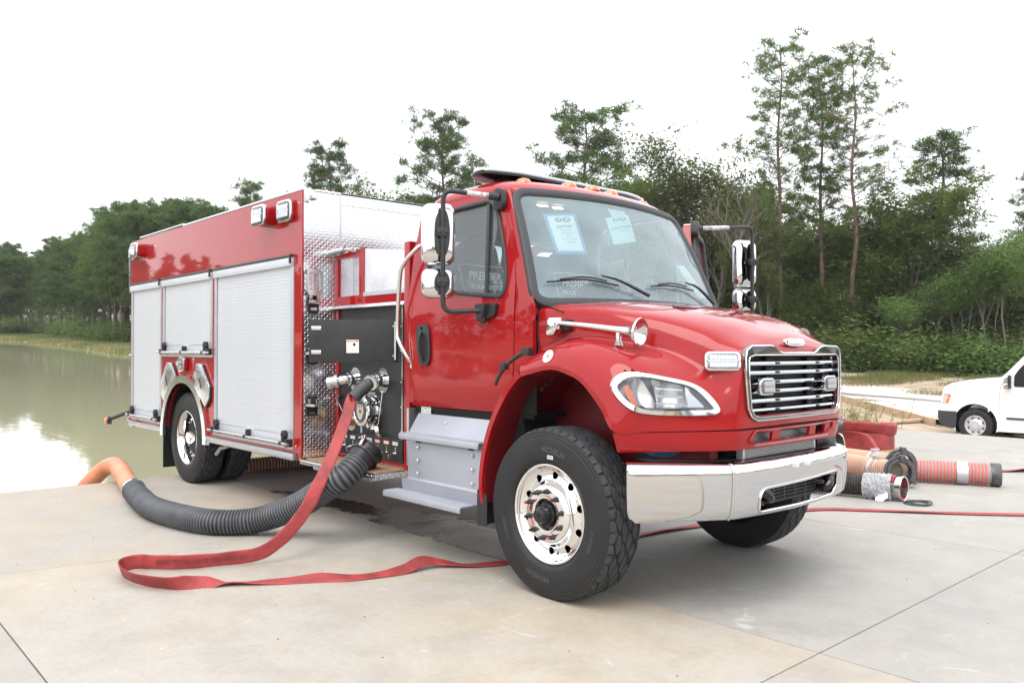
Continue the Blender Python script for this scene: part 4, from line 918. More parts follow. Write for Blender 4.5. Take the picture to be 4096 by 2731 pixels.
MB().box(-2.46, -2.31, YP - .008, YP - .001, 1.145, 1.152).build('trim_clip', ALU, pp)
for i, (x, c_, s_) in enumerate(((-2.80, ALU, 'DRAIN'), (-2.665, ALU, 'DRAIN'), (-2.53, ALU, 'DRAIN'), (-2.40, WHITE, 'TANK FILL'), (-2.268, REDLENS, 'DISCHARGE'), (-2.135, AMBER, 'DISCHARGE'), (-2.005, ALU, 'DISCHARGE'))):
    lp = MB().box(x - .04, x + .04, YP - .011, YP - .006, .735, .765).build('name_plate', c_, pp); MB().box(x - .032, x + .032, YP - .0122, YP - .011, .741, .759).build('plate_insert', WHITE, lp); text(s_, .012, (x, YP - .0128, .75), (1, 0, 0), (0, 0, 1), INK, lp)
    k = MB(); bolt(k, (x, YP - .006, .712), (0, -1, 0), .008); bolt(k, (x, YP - .006, .690), (0, -1, 0), .008); k.tube([(x - .05, YP - .03, .63), (x - .045, YP - .045, .655), (x - .01, YP - .03, .675), (x + .01, YP - .006, .672)], .0065, 6, smooth=3); k.build('drain_pull', CHROME, pp)
# black compartment door swung open in front of the panel
H0 = V((-1.99, YP - .015, 1.41)); dd = V((-.669, -.743, 0)); nn_ = V((dd.y, -dd.x, 0))
if nn_.dot(CP - H0) < 0: nn_ = -nn_
pdo = MB().prism([(0, 0), (.705, 0), (.705, .345), (0, .345)], H0, dd, (0, 0, 1), -nn_ * .018).build('panel_door', BLKP, TR, bevel=.002)
MB().prism([(.0, .02), (.012, .02), (.012, .33), (.0, .33)], H0 + nn_ * .003, dd, (0, 0, 1), -nn_ * .004).build('hinge_strip', STEEL, pdo)
for z in (.26, .065):
    o = MB().prism([(.605, z), (.685, z), (.685, z + .032), (.605, z + .032)], H0 + nn_ * .006, dd, (0, 0, 1), -nn_ * .007).build('paddle_latch', CHROME, pdo, bevel=.003)
    MB().prism([(.625, z + .007), (.665, z + .007), (.665, z + .025), (.625, z + .025)], H0 + nn_ * .0075, dd, (0, 0, 1), -nn_ * .002).build('latch_pocket', STEEL, o)
k = MB()
for a, b in ((.02, .05), (.02, .29)): bolt(k, H0 + dd * a + V((0, 0, b)), nn_)
k.build('door_screw', STEEL, pdo)
o = MB().prism([(.30, .075), (.40, .075), (.40, .18), (.30, .18)], H0 + nn_ * .002, dd, (0, 0, 1), -nn_ * .003).build('warning_decal', WHITE, pdo)
MB().prism([(.303, .163), (.397, .163), (.397, .176), (.303, .176)], H0 + nn_ * .0026, dd, (0, 0, 1), -nn_ * .0008).build('decal_bar', mat('orange_print', (.75, .16, .03), .5), o)
ud = -dd
text('WARNING', .011, H0 + dd * .35 + V((0, 0, .1695)) + nn_ * .003, ud, (0, 0, 1), WHITE, o)
MB().prism([(.337 + .012 * cos(t * pi / 8), .143 + .014 * sin(t * pi / 8)) for t in range(16)], H0 + nn_ * .0026, dd, (0, 0, 1), -nn_ * .0008).build('decal_symbol', INK, o)
for i, z in enumerate((.12, .11, .10, .09)): text('Do not operate pump at high', .0075, H0 + dd * .35 + V((0, 0, z)) + nn_ * .003, ud, (0, 0, 1), INK, o)
# running board
rb = MB().box(-2.99, -1.78, -1.228, -.86, .515, .56).build('running_board', DXZ, TR, bevel=.003)
MB().box(-1.7815, -1.7785, -1.22, -.88, .517, .558).build('board_end', DYZ, rb)
MB().box(-2.93, -1.81, -1.20, -.905, .5605, .566).build('board_cover', PLY, rb)
MB().box(-2.80, -2.7, -1.2, -.9, .485, .515).box(-2.0, -1.9, -1.2, -.9, .485, .515).build('board_bracket', ALU, rb)
# chassis under everything
ch = MB(); ch.box(-7.5, .75, -.47, -.37, .62, .88).box(-7.5, .75, .37, .47, .62, .88).box(-4.9, -3.1, -.9, .9, .66, .78); ch.build('chassis_frame', DARK, TR)
ax = MB(); ax.cyl((-5.83, -.75, .51), (-5.83, .75, .51), .09, n=12); ax.sphere((-5.83, 0, .5), .26); ax.bar((0, -.9, .47), (0, .9, .47), .12, .1); ax.bar((-.6, -.42, .55), (.6, -.42, .55), .09, .05); ax.bar((-.6, .42, .55), (.6, .42, .55), .09, .05); ax.cyl((-5.8, 0, .55), (-1.2, 0, .62), .05, n=8); ax.box(-1.3, .5, -.35, .35, .5, 1.0); ax.build('axle', DARK, TR)
m = MB().tube([(-4.78, -1.12, .50), (-4.92, -1.15, .47), (-5.0, -1.16, .40)], .02, 6).build('exhaust_tip', ALU, TR)
# ---------------------------------------------------------------- cab
def ysd(z): return 1.03 - (.118 * (z - 1.8) if z > 1.8 else (.045 * ((1.3 - z) / .22) ** 2 if z < 1.3 else 0))
ROOF = [(-.47, 2.622), (-.52, 2.668), (-.60, 2.712), (-.76, 2.742), (-1.1, 2.75), (-1.4, 2.735), (-1.56, 2.69), (-1.63, 2.60), (-1.645, 2.45)]
RY = [(0, 0), (.3, .003), (.55, .012), (.72, .025), (.82, .042), (.885, .068), (.918, .098), (.934, .13)]
def roofz(i, k): x, z = ROOF[i]; y, dz = RY[k]; return (x - (.13 * (y / .93) ** 2 if i < 4 else 0) * (1, .9, .7, .3)[min(i, 3)] + (.10 * max(0, (y - .6) / .33) ** 2 if i > 5 else 0), y, z - dz * (.55 if i == 0 else .8 if i == 1 else 1))
g = []; mb = MB()
rows = [[roofz(i, k) for k in range(len(RY))] for i in range(len(ROOF))]
full = [[V((x, -y, z)) for x, y, z in r[:0:-1]] + [V(p) for p in r] for r in rows]
def gridmesh(G, mb=None, k=3):
    """smooth bicubic surface through a grid of control points"""
    A = [crom(r, k) for r in G]; m = len(A[0]); cols = [crom([A[i][j] for i in range(len(A))], k) for j in range(m)]; n = len(cols[0])
    mb = mb or MB(); mb.add([cols[j][i] for i in range(n) for j in range(m)], [(i * m + j, i * m + j + 1, (i + 1) * m + j + 1, (i + 1) * m + j) for i in range(n - 1) for j in range(m - 1)]); return mb
cab = gridmesh(full).build('cab', RED, TR, ang=70)
sideout = [(-1.625, 1.085), (-1.64, 1.8), (-1.625, 2.3), (-1.55, 2.55), (-1.49, 2.60), (-1.3, 2.618), (-1.0, 2.62), (-.70, 2.615), (-.635, 2.585), (-.605, 2.53), (-.33, 1.9), (-.262, 1.80), (-.235, 1.70), (-.235, 1.34), (-.30, 1.26), (-.40, 1.20), (-.50, 1.085)]
dseam = [(-1.50, 1.088), (-1.575, 1.33), (-1.575, 1.45), (-1.515, 1.78), (-1.475, 2.1), (-1.45, 2.45), (-1.40, 2.56), (-1.30, 2.598), (-.72, 2.60), (-.655, 2.58), (-.62, 2.53), (-.525, 2.32), (-.448, 2.12), (-.418, 1.96), (-.412, 1.7), (-.42, 1.36), (-.50, 1.20), (-.64, 1.088)]
win = rpoly([(-1.415, 1.955), (-1.41, 2.525), (-.735, 2.548), (-.655, 2.455), (-.555, 2.19), (-.505, 1.98), (-.525, 1.862)], .07, 5)
sy = lambda sgn, off=0: (lambda a, b: (a, sgn * (ysd(b) + off), b))
def grow2(poly, d):
    c = V((sum(p[0] for p in poly) / len(poly), sum(p[1] for p in poly) / len(poly))); return [tuple(V(p) + (V(p) - c).normalized() * d) for p in poly]
for sgn in (-1, 1):
    plate(sideout, [grow2(dseam, .004)], sy(sgn), (0, -sgn * .03, 0), .12).build('side_frame', RED, cab, smooth=False)
jm = MB(); 
def door_panel(sgn, off):
    d = plate(dseam, [win], sy(sgn, off), (0, -sgn * .035, 0), .08, ).build('door', RED, TR, smooth=True, ang=30); return d
def rubber_win(parent, sgn, off):
    path = [(a, sgn * (ysd(b) + off + .002), b) for a, b in grow2(win, -.002)]
    sweep(path, rrect(.03, .030, .008, 2), closed=True, up=(0, sgn, .118)).build('window_seal', RUBTRIM, parent, ang=50)
    vs, fs = cdt(win, (), 0); MB().add([(a, sgn * (ysd(b) + off - .012), b) for a, b in vs], fs).build('window', SIDEGLASS, parent, smooth=False)
    MB().bar((-.765, sgn * (ysd(2.53) + off), 2.53), (-.705, sgn * (ysd(1.89) + off), 1.885), .03, .016, up=(0, 1, .1)).build('window_divider', RUBTRIM, parent, bevel=.003)
rd = door_panel(-1, .004); rubber_win(rd, -1, .004)
# raised swage low on the door, handle cup and pull
hp = rpoly([(-1.50, 1.70), (-1.345, 1.70), (-1.325, 1.62), (-1.32, 1.44), (-1.36, 1.385), (-1.45, 1.40), (-1.49, 1.52)], .05, 4)
ho = MB().prism(hp, (0, -1.037, 0), (1, 0, 0), (0, 0, 1), (0, -.014, 0)).build('door_handle', PLAS, rd, bevel=.005)
MB().prism(grow2(rpoly([(-1.465, 1.63), (-1.36, 1.63), (-1.345, 1.46), (-1.37, 1.42), (-1.43, 1.43), (-1.46, 1.52)], .03), 0), (0, -1.0512, 0), (1, 0, 0), (0, 0, 1), (0, -.0006, 0)).build('handle_pocket', DARK, ho)
MB().tube([(-1.425, -1.052, 1.645), (-1.422, -1.075, 1.60), (-1.412, -1.078, 1.50), (-1.40, -1.052, 1.425)], [.012, .015, .015, .011], 8, smooth=4).build('pull_handle', PLAS, ho)
m = MB(); m.lathe([(0, .012), (.004, .012), (.004, 0)], (-1.425, -1.051, 1.672), (0, -1, 0), 12); m.build('key_lock', GPLAS, ho)
# swage line: a thin raised tapering fold under the handle running forward
m = MB(); pth = [(-1.47, -1.036, 1.40), (-1.44, -1.040, 1.365), (-1.35, -1.042, 1.345), (-1.1, -1.040, 1.325), (-.92, -1.036, 1.318)]; m.tube(pth, [.004, .012, .012, .009, .002], 8, smooth=4); m.build('door_swage', RED, rd)
# black dark gap liners behind the door seams
MB().box(-1.60, -.26, -.975, -.965, 1.09, 1.80).build('door_liner', DARK, cab)
MB().box(-1.62, -.30, -.96, .96, 1.06, 1.10).build('cab_floor', DARK, cab)
mb = MB()
plate([(-.96, 1.1), (.96, 1.1), (.96, 2.3), (.90, 2.6), (-.90, 2.6), (-.96, 2.3)], [rrect(1.30, .50, .07, 4, 0, 2.17)], lambda a, b: (-1.625, a, b), (.02, 0, 0), 0).build('rear_wall', RED, cab, smooth=False)
vs, fs = cdt(rrect(1.30, .50, .07, 4, 0, 2.17), (), 0); MB().add([(-1.615, a, b) for a, b in vs], fs).build('rear_window', SIDEGLASS, cab, smooth=False)
LINER = mat('grey_headliner', (.16, .165, .175), .9)
MB().add([(-.62, -.84, 2.60), (-.62, .84, 2.60), (-1.6, .84, 2.63), (-1.6, -.84, 2.63)], [(0, 1, 2, 3)]).build('headliner', LINER, cab)
MB().box(-1.603, -1.598, -.9, .9, 1.1, 1.90).box(-1.603, -1.598, -.9, .9, 2.45, 2.6).box(-1.603, -1.598, -.9, -.68, 1.9, 2.45).box(-1.603, -1.598, .68, .9, 1.9, 2.45).build('rear_trim', LINER, cab)
# windshield surface
def WS(t, s):
    b = V((-.09 - .15 * t * t, 1.02 * t, 1.85 - .02 * t * t)); p = V((-.45 - .125 * t * t, .90 * t, 2.605 - .02 * t * t)); return b * (1 - s) + p * s + V((.03, 0, .012)) * 2 * s * (1 - s)
WSN = V((.9, 0, .43)).normalized()
wrect = lambda w, s0, s1, r: [(a, b) for a, b in rpoly([(w, s0), (w, s1), (-w, s1), (-w, s0)], r, 6)]
glo = [(t, s) for t, s in wrect(.965, -.01, .98, .11)]
def dens(poly, n=6): return [(poly[i][0] + (poly[(i + 1) % len(poly)][0] - poly[i][0]) * k / n, poly[i][1] + (poly[(i + 1) % len(poly)][1] - poly[i][1]) * k / n) for i in range(len(poly)) for k in range(n if max(abs(poly[i][0] - poly[(i + 1) % len(poly)][0]), abs(poly[i][1] - poly[(i + 1) % len(poly)][1])) > .2 else 1)]
glo = dens(glo, 14); vs, fs = cdt(glo, (), .12)
wg = MB().add([WS(*p) for p in vs], fs).build('windshield', WSGLASS, TR, ang=80)
path = [WS(t, s) for t, s in dens(wrect(.990, -.022, 1.005, .12), 14)]
def wnorm(i):
    t, s = dens(wrect(.990, -.022, 1.005, .12), 14)[i]; e = .01; return ((WS(t + e, s) - WS(t, s)).cross(WS(t, s + e) - WS(t, s))).normalized()
_wn = [wnorm(i) for i in range(len(path))]
sweep(path, [(-.033, -.01), (-.03, .004), (-.012, .016), (.012, .020), (.032, .012), (.036, -.01)], closed=True, up=lambda i: _wn[i]).build('windshield_seal', RUBTRIM, wg, ang=50)
# A pillars and cowl: surface between the side frame and the windshield edge
for sgn in (-1, 1):
    cols = []
    for s, (sx, sz) in ((-.12, (-.235, 1.70)), (-.05, (-.25, 1.79)), (.02, (-.28, 1.84)), (.2, (-.355, 1.97)), (.4, (-.43, 2.12)), (.6, (-.50, 2.27)), (.8, (-.56, 2.42)), (.94, (-.605, 2.53)), (1.04, (-.66, 2.60))):
        a = V((sx, sgn * ysd(sz), sz)); b = WS(sgn * .99, s) - V((.01, 0, .0)); m_ = (a + b) / 2 + V((.03, sgn * .012, .006)); cols.append([a - V((.05, 0, 0)), a, m_, b, b - V((.02, sgn * .05, 0))])
    gridmesh(cols, k=3).build('a_pillar', RED, cab, ang=70)
# roof header between windshield top and roof
hd = [[WS(t, .99) for t in [i / 8 - 1 for i in range(17)]], [WS(t, 1.03) + V((-.012, 0, .012)) for t in [i / 8 - 1 for i in range(17)]], [V((-.50 - .13 * t * t, .925 * t, 2.652 - .055 * t * t)) for t in [i / 8 - 1 for i in range(17)]]]
gridmesh(hd, k=2).build('roof_header', RED, cab, ang=70)
# cowl under the glass
cw = MB(); A = [WS((i / 8 - 1) * .93, -.03) + V((.0, 0, -.008)) for i in range(17)]; B = [p + V((.16, 0, -.05)) for p in A]; cw.add(A + B, [(i, i + 1, i + 18, i + 17) for i in range(16)]); cw.build('cowl_tray', PLAS, cab)
# marker lamps and light bar
for y in (-.66, -.235, .0, .235, .66):
    x = -.665 - .06 * abs(y) / .66; z = 2.722 - .028 * (abs(y) / .66) ** 2; m = MB(); pr = [(0, .062), (.012, .060), (.028, .045), (.036, .02), (.038, 0)]
    m.lathe(pr, (0, 0, 0), (0, 0, 1), 16); m.v = [(x + a * (.95 if a > 0 else 1.5), y + b * .95, z + c * 1.15) for a, b, c in m.v]; m.build('clearance_lamp', AMBER, TR, ang=60)
lb = thing('x', (0, 0, 0), 'x', 'x') if False else None
q = rpoly([(-.30, -.62), (-.16, -.90), (.02, -.90), (.10, -.62), (.10, .62), (.02, .90), (-.16, .90), (-.30, .62)], .1, 4)
LBX, LBZ = -.90, 2.762
lbo = MB().prism(q, (LBX, 0, LBZ + .004), (1, 0, 0), (0, 1, 0), (0, 0, .024)).build('light_bar', GPLAS, TR, bevel=.006)
MB().prism([(a * .95 - .004, b * .98) for a, b in q], (LBX, 0, LBZ + .028), (1, 0, 0), (0, 1, 0), (0, 0, .024)).build('lens', mat('frosted_lens', (.55, .57, .62), .18, coat=1), lbo, bevel=.01)
m = MB()
for i in range(20):
    y = -.86 + i * .0905; fx = .07 if abs(y) < .62 else .07 - (abs(y) - .62) * .25
    m.box(LBX + fx - .10, LBX + fx - .008, y - .040, y + .040, LBZ + .030, LBZ + .050)
m.build('led_row', LED, lbo)
MB().box(LBX - .2, LBX + .02, -.78, -.60, LBZ + .050, LBZ + .060).build('lens_cap', CLEAR, lbo, bevel=.004)
for y in (-.6, .6): MB().prism([(-.22, 0), (.06, 0), (.0, .05), (-.18, .05)], (LBX, y - .03, LBZ - .05), (1, 0, 0), (0, 0, 1), (0, .06, 0)).build('light_bar_foot', GPLAS, lbo)
sp = MB().box(-1.63, -1.50, -.80, .80, 2.69, 2.712).build('roof_spoiler_cap', PLAS, cab, bevel=.006)
# interior
MB().box(-.66, -.26, -.93, .93, 1.60, 1.84).build('dashboard', DASH, TR, bevel=.04)
MB().tube([(-.60, .28, 1.80), (-.58, .38, 1.89), (-.58, .62, 1.89), (-.60, .74, 1.80)], .05, 10, smooth=5).build('instrument_hood', DASH, TR)
for y in (-.52, .50):
    st = MB().box(-1.42, -.92, y - .26, y + .26, 1.36, 1.52).build('seat', FABRIC, TR, bevel=.05)
    M = Matrix.Translation((-1.38, y, 1.50)) @ Matrix.Rotation(radians(-9), 4, 'Y'); b_ = MB().prism(rpoly([(-.26, 0), (.26, 0), (.27, .55), (.19, .66), (.16, .86), (-.16, .86), (-.19, .66), (-.27, .55)], .08, 4), (0, 0, 0), (0, 1, 0), (0, 0, 1), (.14, 0, 0))
    b_.v = [tuple(M @ V(p)) for p in b_.v]; so_ = b_.build('backrest', FABRIC, st, bevel=.03)
    o_ = M @ V((.147, 0, .52)); vv = (M @ V((.147, 0, .62)) - o_).normalized()
    text('PREMIER', .088, o_ + vv * .045, (0, 1, 0), vv, GREYP, so_, .001, .25, .003, wide=1.0); text('TRUCK GROUP', .052, o_ - vv * .04, (0, 1, 0), vv, GREYP, so_, .001, .25, .002); text('www.premiertruck.com', .042, o_ - vv * .15, (0, 1, 0), vv, GREYP, so_, .001)
    fr_ = [(-.25, .12), (-.21, .13), (.21, .13), (.25, .12), (.225, -.07), (.17, -.10), (-.17, -.10), (-.225, -.07)]
    sweep([o_ + V((.001, a, 0)) + vv * b for a, b in fr_], [(-.004, 0), (.004, 0), (.004, .002), (-.004, .002)], closed=True, up=(1, 0, 0)).build('print_border', GREYP, so_)
    MB().bar(o_ + V((0.002, -.2, 0)) + vv * .0, o_ + V((0.002, .2, 0)) + vv * .0, .002, .005).build('print_line', GREYP, so_)
sw = MB(); c = V((-.70, .52, 1.97)); A = V((-.55, 0, .83)).normalized(); U = V((0, 1, 0)); W_ = A.cross(U)
sw.tube([c + (U * cos(t * pi / 16) + W_ * sin(t * pi / 16)) * .22 for t in range(33)], .015, 8, cap=False); sw.tube([c - U * .21, c, c + U * .21], .016, 6); sw.tube([c, c - A * .35], .03, 8); sw.build('steering_wheel', PLAS, TR)
DOME = mat('dome_lamp_lens', (.9, .7, .4), .3); DOME.node_tree.nodes['Principled BSDF'].inputs['Emission Color'].default_value = (1, .72, .38, 1); DOME.node_tree.nodes['Principled BSDF'].inputs['Emission Strength'].default_value = 3
for y in (-.40, -.24): MB().prism([(.035, 0), (0, .06), (-.035, 0), (0, -.06)], (-.80, y, 2.585), (1, 0, 0), (0, 1, 0), (0, 0, -.006)).build('dome_lamp', DOME, TR)
MB().tube([(-.52, .93, 1.9), (-.58, .88, 2.25), (-.66, .84, 2.5)], .014, 6).build('grab_bar', PLAS, TR)
# wipers
def wsn(t, s): e = .01; return ((WS(t + e, s) - WS(t, s)).cross(WS(t, s + e) - WS(t, s))).normalized()
for bl, arm in ((((-.902, .137), (-.611, .162), (-.331, .119)), ((-.485, .187), (-.33, .145), (-.071, .035))), (((.002, .133), (.253, .158), (.574, .142)), ((.43, .189), (.608, .160), (.85, .035)))):
    o = MB().tube([WS(*p) + wsn(*p) * .028 for p in bl], .0065, 6, smooth=6).build('wiper_blade', PLAS, TR)
    MB().tube([WS(*p) + wsn(*p) * .045 for p in (((bl[0][0] * .7 + bl[1][0] * .3, bl[0][1] * .7 + bl[1][1] * .3 + .006), (bl[1][0], bl[1][1] + .014), (bl[2][0] * .6 + bl[1][0] * .4, bl[2][1] * .6 + bl[1][1] * .4 + .01)))], .006, 6, smooth=4).build('blade_bow', PLAS, o)
    MB().tube([WS(*arm[0]) + wsn(*arm[0]) * .055, WS(*arm[1]) + wsn(*arm[1]) * .055, WS(*arm[2]) + wsn(*arm[2]) * .04], [.006, .008, .014], 6, smooth=4).build('wiper_arm', PLAS, o)
# mirrors
def mirror(sgn, top, bot, xo, yo, zt=2.545, zb=1.772, heads=True, facing=1):
    a, b = V(top), V(bot); p1 = V((xo, yo, zt)); p2 = V((xo, yo, zb))
    cr = lambda p, q, r: [p + (q - p).normalized() * r]
    pts = [a, p1 + (a - p1).normalized() * .09, p1 + V((0, 0, -.09)) + (a - p1).normalized() * 0, p2 + V((0, 0, .07)), p2 + (b - p2).normalized() * .09, b]
    P_ = [a]
    for c, u, v in ((p1, a, p2), (p2, p1, b)):
        A_ = c + (u - c).normalized() * .075; B_ = c + (v - c).normalized() * .075
        P_ += [A_ * (1 - t) ** 2 + c * 2 * t * (1 - t) + B_ * t * t for t in (0, .2, .4, .6, .8, 1)]
    P_.append(b)
    o = MB().tube(P_, .0165, 12).build('mirror', PLAS, TR, ang=60)
    MB().tube([a + (p1 - a) * .06, a + (p1 - a) * .55], .0185, 12).build('plastic_wrap', mat('shrink_wrap', (.45, .42, .45), .15, var=.5, vscale=40), o)
    for p, q in ((a, p1), (b, p2)):
        d = (q - p).normalized(); MB().cyl(p - d * .02, p + d * .05, .026, n=14).build('mirror_joint', PLAS, o)
    for (zc, h, w_) in ((2.30, .425, .235), (1.965, .205, .232)):
        n_ = V((CP.x - xo, CP.y - yo, 0)).normalized() * 0 + V((.93, -.37 * sgn * facing * -1, 0)).normalized()
        n_ = V((.86, -.5, 0)).normalized() if sgn < 0 else V((.93, -.36, 0)).normalized(); u = V((-n_.y, n_.x, 0)); 
        if u.dot(V((-1, 0, 0))) < 0: u = -u
        c = V((xo, yo, zc)) - n_ * .10 + u * (.018 if sgn < 0 else .0)
        G = []; nr = 9
        sh = MB(); prof = [(0, .0), (.0, .97), (.012, 1.0), (.03, .995), (.052, .94), (.066, .82), (.073, .6), (.076, .3), (.077, 0)]
        rr_ = rrect(w_, h, min(w_, h) * .27, 6); m_ = len(rr_)
        vs_ = [c + n_ * (t - .04) + u * (p[0] * k) + V((0, 0, 1)) * (p[1] * k) for t, k in prof for p in rr_]
        sh.add(vs_, [(i * m_ + j, i * m_ + (j + 1) % m_, (i + 1) * m_ + (j + 1) % m_, (i + 1) * m_ + j) for i in range(len(prof) - 1) for j in range(m_)])
        mo = sh.build('mirror_head', CHROME, o, ang=40)
        cc = V((xo, yo, zc)) - n_ * .022 
        el = [(.052 * cos(t * pi / 14), h * .40 * sin(t * pi / 14)) for t in range(28)]
        MB().prism(el, cc + n_ * (-.012), u, (0, 0, 1), n_ * .006).build('mirror_recess', GPLAS, mo, bevel=0)
        MB().prism(rrect(.075, .065, .02, 3), cc - n_ * .004, u, (0, 0, 1), n_ * .045).build('mirror_clamp', PLAS, mo, bevel=.006)
        MB().cyl(cc - n_ * .06, cc, .034, n=16).build('mirror_boss', CHROME, mo)
        k = MB(); bolt(k, cc + n_ * .041 + u * .024, n_, .009); bolt(k, cc + n_ * .041 - u * .024, n_, .009); k.build('clamp_bolt', GPLAS, mo)
    return o
mr = mirror(-1, (-.615, -1.015, 2.545), (-.665, -1.05, 1.778), -.83, -1.30, 2.585, 1.762)
m = MB(); m.prism(rpoly([(-.66, 2.46), (-.59, 2.46), (-.565, 2.50), (-.585, 2.60), (-.64, 2.61), (-.665, 2.58)], .02), (0, -.955, 0), (1, 0, 0), (0, 0, 1), (0, -.045, 0)); m.build('mirror_mount', PLAS, mr, bevel=.006)
m = MB(); m.prism(rpoly([(-.70, 1.815), (-.56, 1.822), (-.575, 1.745), (-.66, 1.72)], .015), (0, -1.035, 0), (1, 0, 0), (0, 0, 1), (0, -.03, 0)); m.prism(rpoly([(-.745, 1.82), (-.63, 1.825), (-.66, 1.73), (-.72, 1.70)], .015), (0, -1.05, 0), (1, 0, 0), (0, 0, 1), (0, -.05, 0)); m.cyl((-.69, -1.07, 1.73), (-.685, -1.07, 1.69), .03, .02, n=12); m.build('mirror_mount', PLAS, mr, bevel=.006)
MB().box(-1.03, -.96, -1.5, -1.49, 2.0, 2.0).build('x', PLAS, mr) if False else None
# grab handle
MB().tube([(-1.485, -1.0, 2.30), (-1.50, -1.045, 2.27), (-1.63, -1.075, 2.16), (-1.67, -1.08, 2.04), (-1.70, -1.08, 1.66), (-1.665, -1.08, 1.56), (-1.60, -1.05, 1.45), (-1.59, -1.01, 1.40)], .0165, 12, smooth=5).build('grab_handle', STEEL, TR, ang=60)
m = MB(); m.prism(rrect(.035, .06, .012, 3, -1.485, 2.305), (0, -.985, 0), (1, 0, 0), (0, 0, 1), (0, -.012, 0)); m.prism(rrect(.035, .06, .012, 3, -1.585, 1.40), (0, -1.01, 0), (1, 0, 0), (0, 0, 1), (0, -.022, 0)); m.build('handle_foot', STEEL, TR, bevel=.003)
# rear cab corner panel below
MB().box(-1.66, -1.60, -.99, -.90, 1.10, 1.35).build('cab_corner', RED, cab, bevel=.01)
# open driver door on the far side
HX, HY = -.43, 1.035; RO = Matrix.Translation((HX, HY, 0)) @ Matrix.Rotation(radians(-62), 4, 'Z') @ Matrix.Translation((-HX, -HY, 0))
ld = thing('open', (0, 0, 0), 'x', 'x') if False else None
pdm = plate(dseam, [win], sy(1, 0), (0, -.06, 0), .12); ld = pdm.build('open_door', RED, TR, world=RO, smooth=True, ang=30, label='open red driver door on the far side')
path = [(a, ysd(b) + .004, b) for a, b in win]
sweep(path, rrect(.04, .03, .008, 2), closed=True, up=(0, 1, .118)).build('window_seal', RUBTRIM, ld, ang=50, world=RO)
path = [(a, ysd(b) - .055, b) for a, b in grow2(dseam, -.02)]
sweep(path, rrect(.025, .03, .006, 2), closed=True, up=(0, 1, 0)).build('door_seal', PLAS, ld, ang=50, world=RO)
vs, fs = cdt(win, (), 0); MB().add([(a, ysd(b) - .02, b) for a, b in vs], fs).build('window', SIDEGLASS, ld, smooth=False, world=RO)
MB().box(-1.45, -.50, .935, .97, 1.15, 1.85).build('door_card', DASH, ld, world=RO, bevel=.02)
a_ = RO @ V((-.62, 1.0, 2.545)); b_ = RO @ V((-.66, 1.05, 1.77)); out = (RO @ V((-.80, 1.42, 2.5)))
mr2 = mirror(1, tuple(a_), tuple(b_), -.463, 1.90, 2.615, 1.72)
MB().prism(rpoly([(-.66, 2.46), (-.59, 2.46), (-.565, 2.50), (-.585, 2.60), (-.64, 2.61), (-.665, 2.58)], .02), (0, .955, 0), (1, 0, 0), (0, 0, 1), (0, .06, 0)).build('mirror_mount', PLAS, ld, bevel=.006, world=RO)

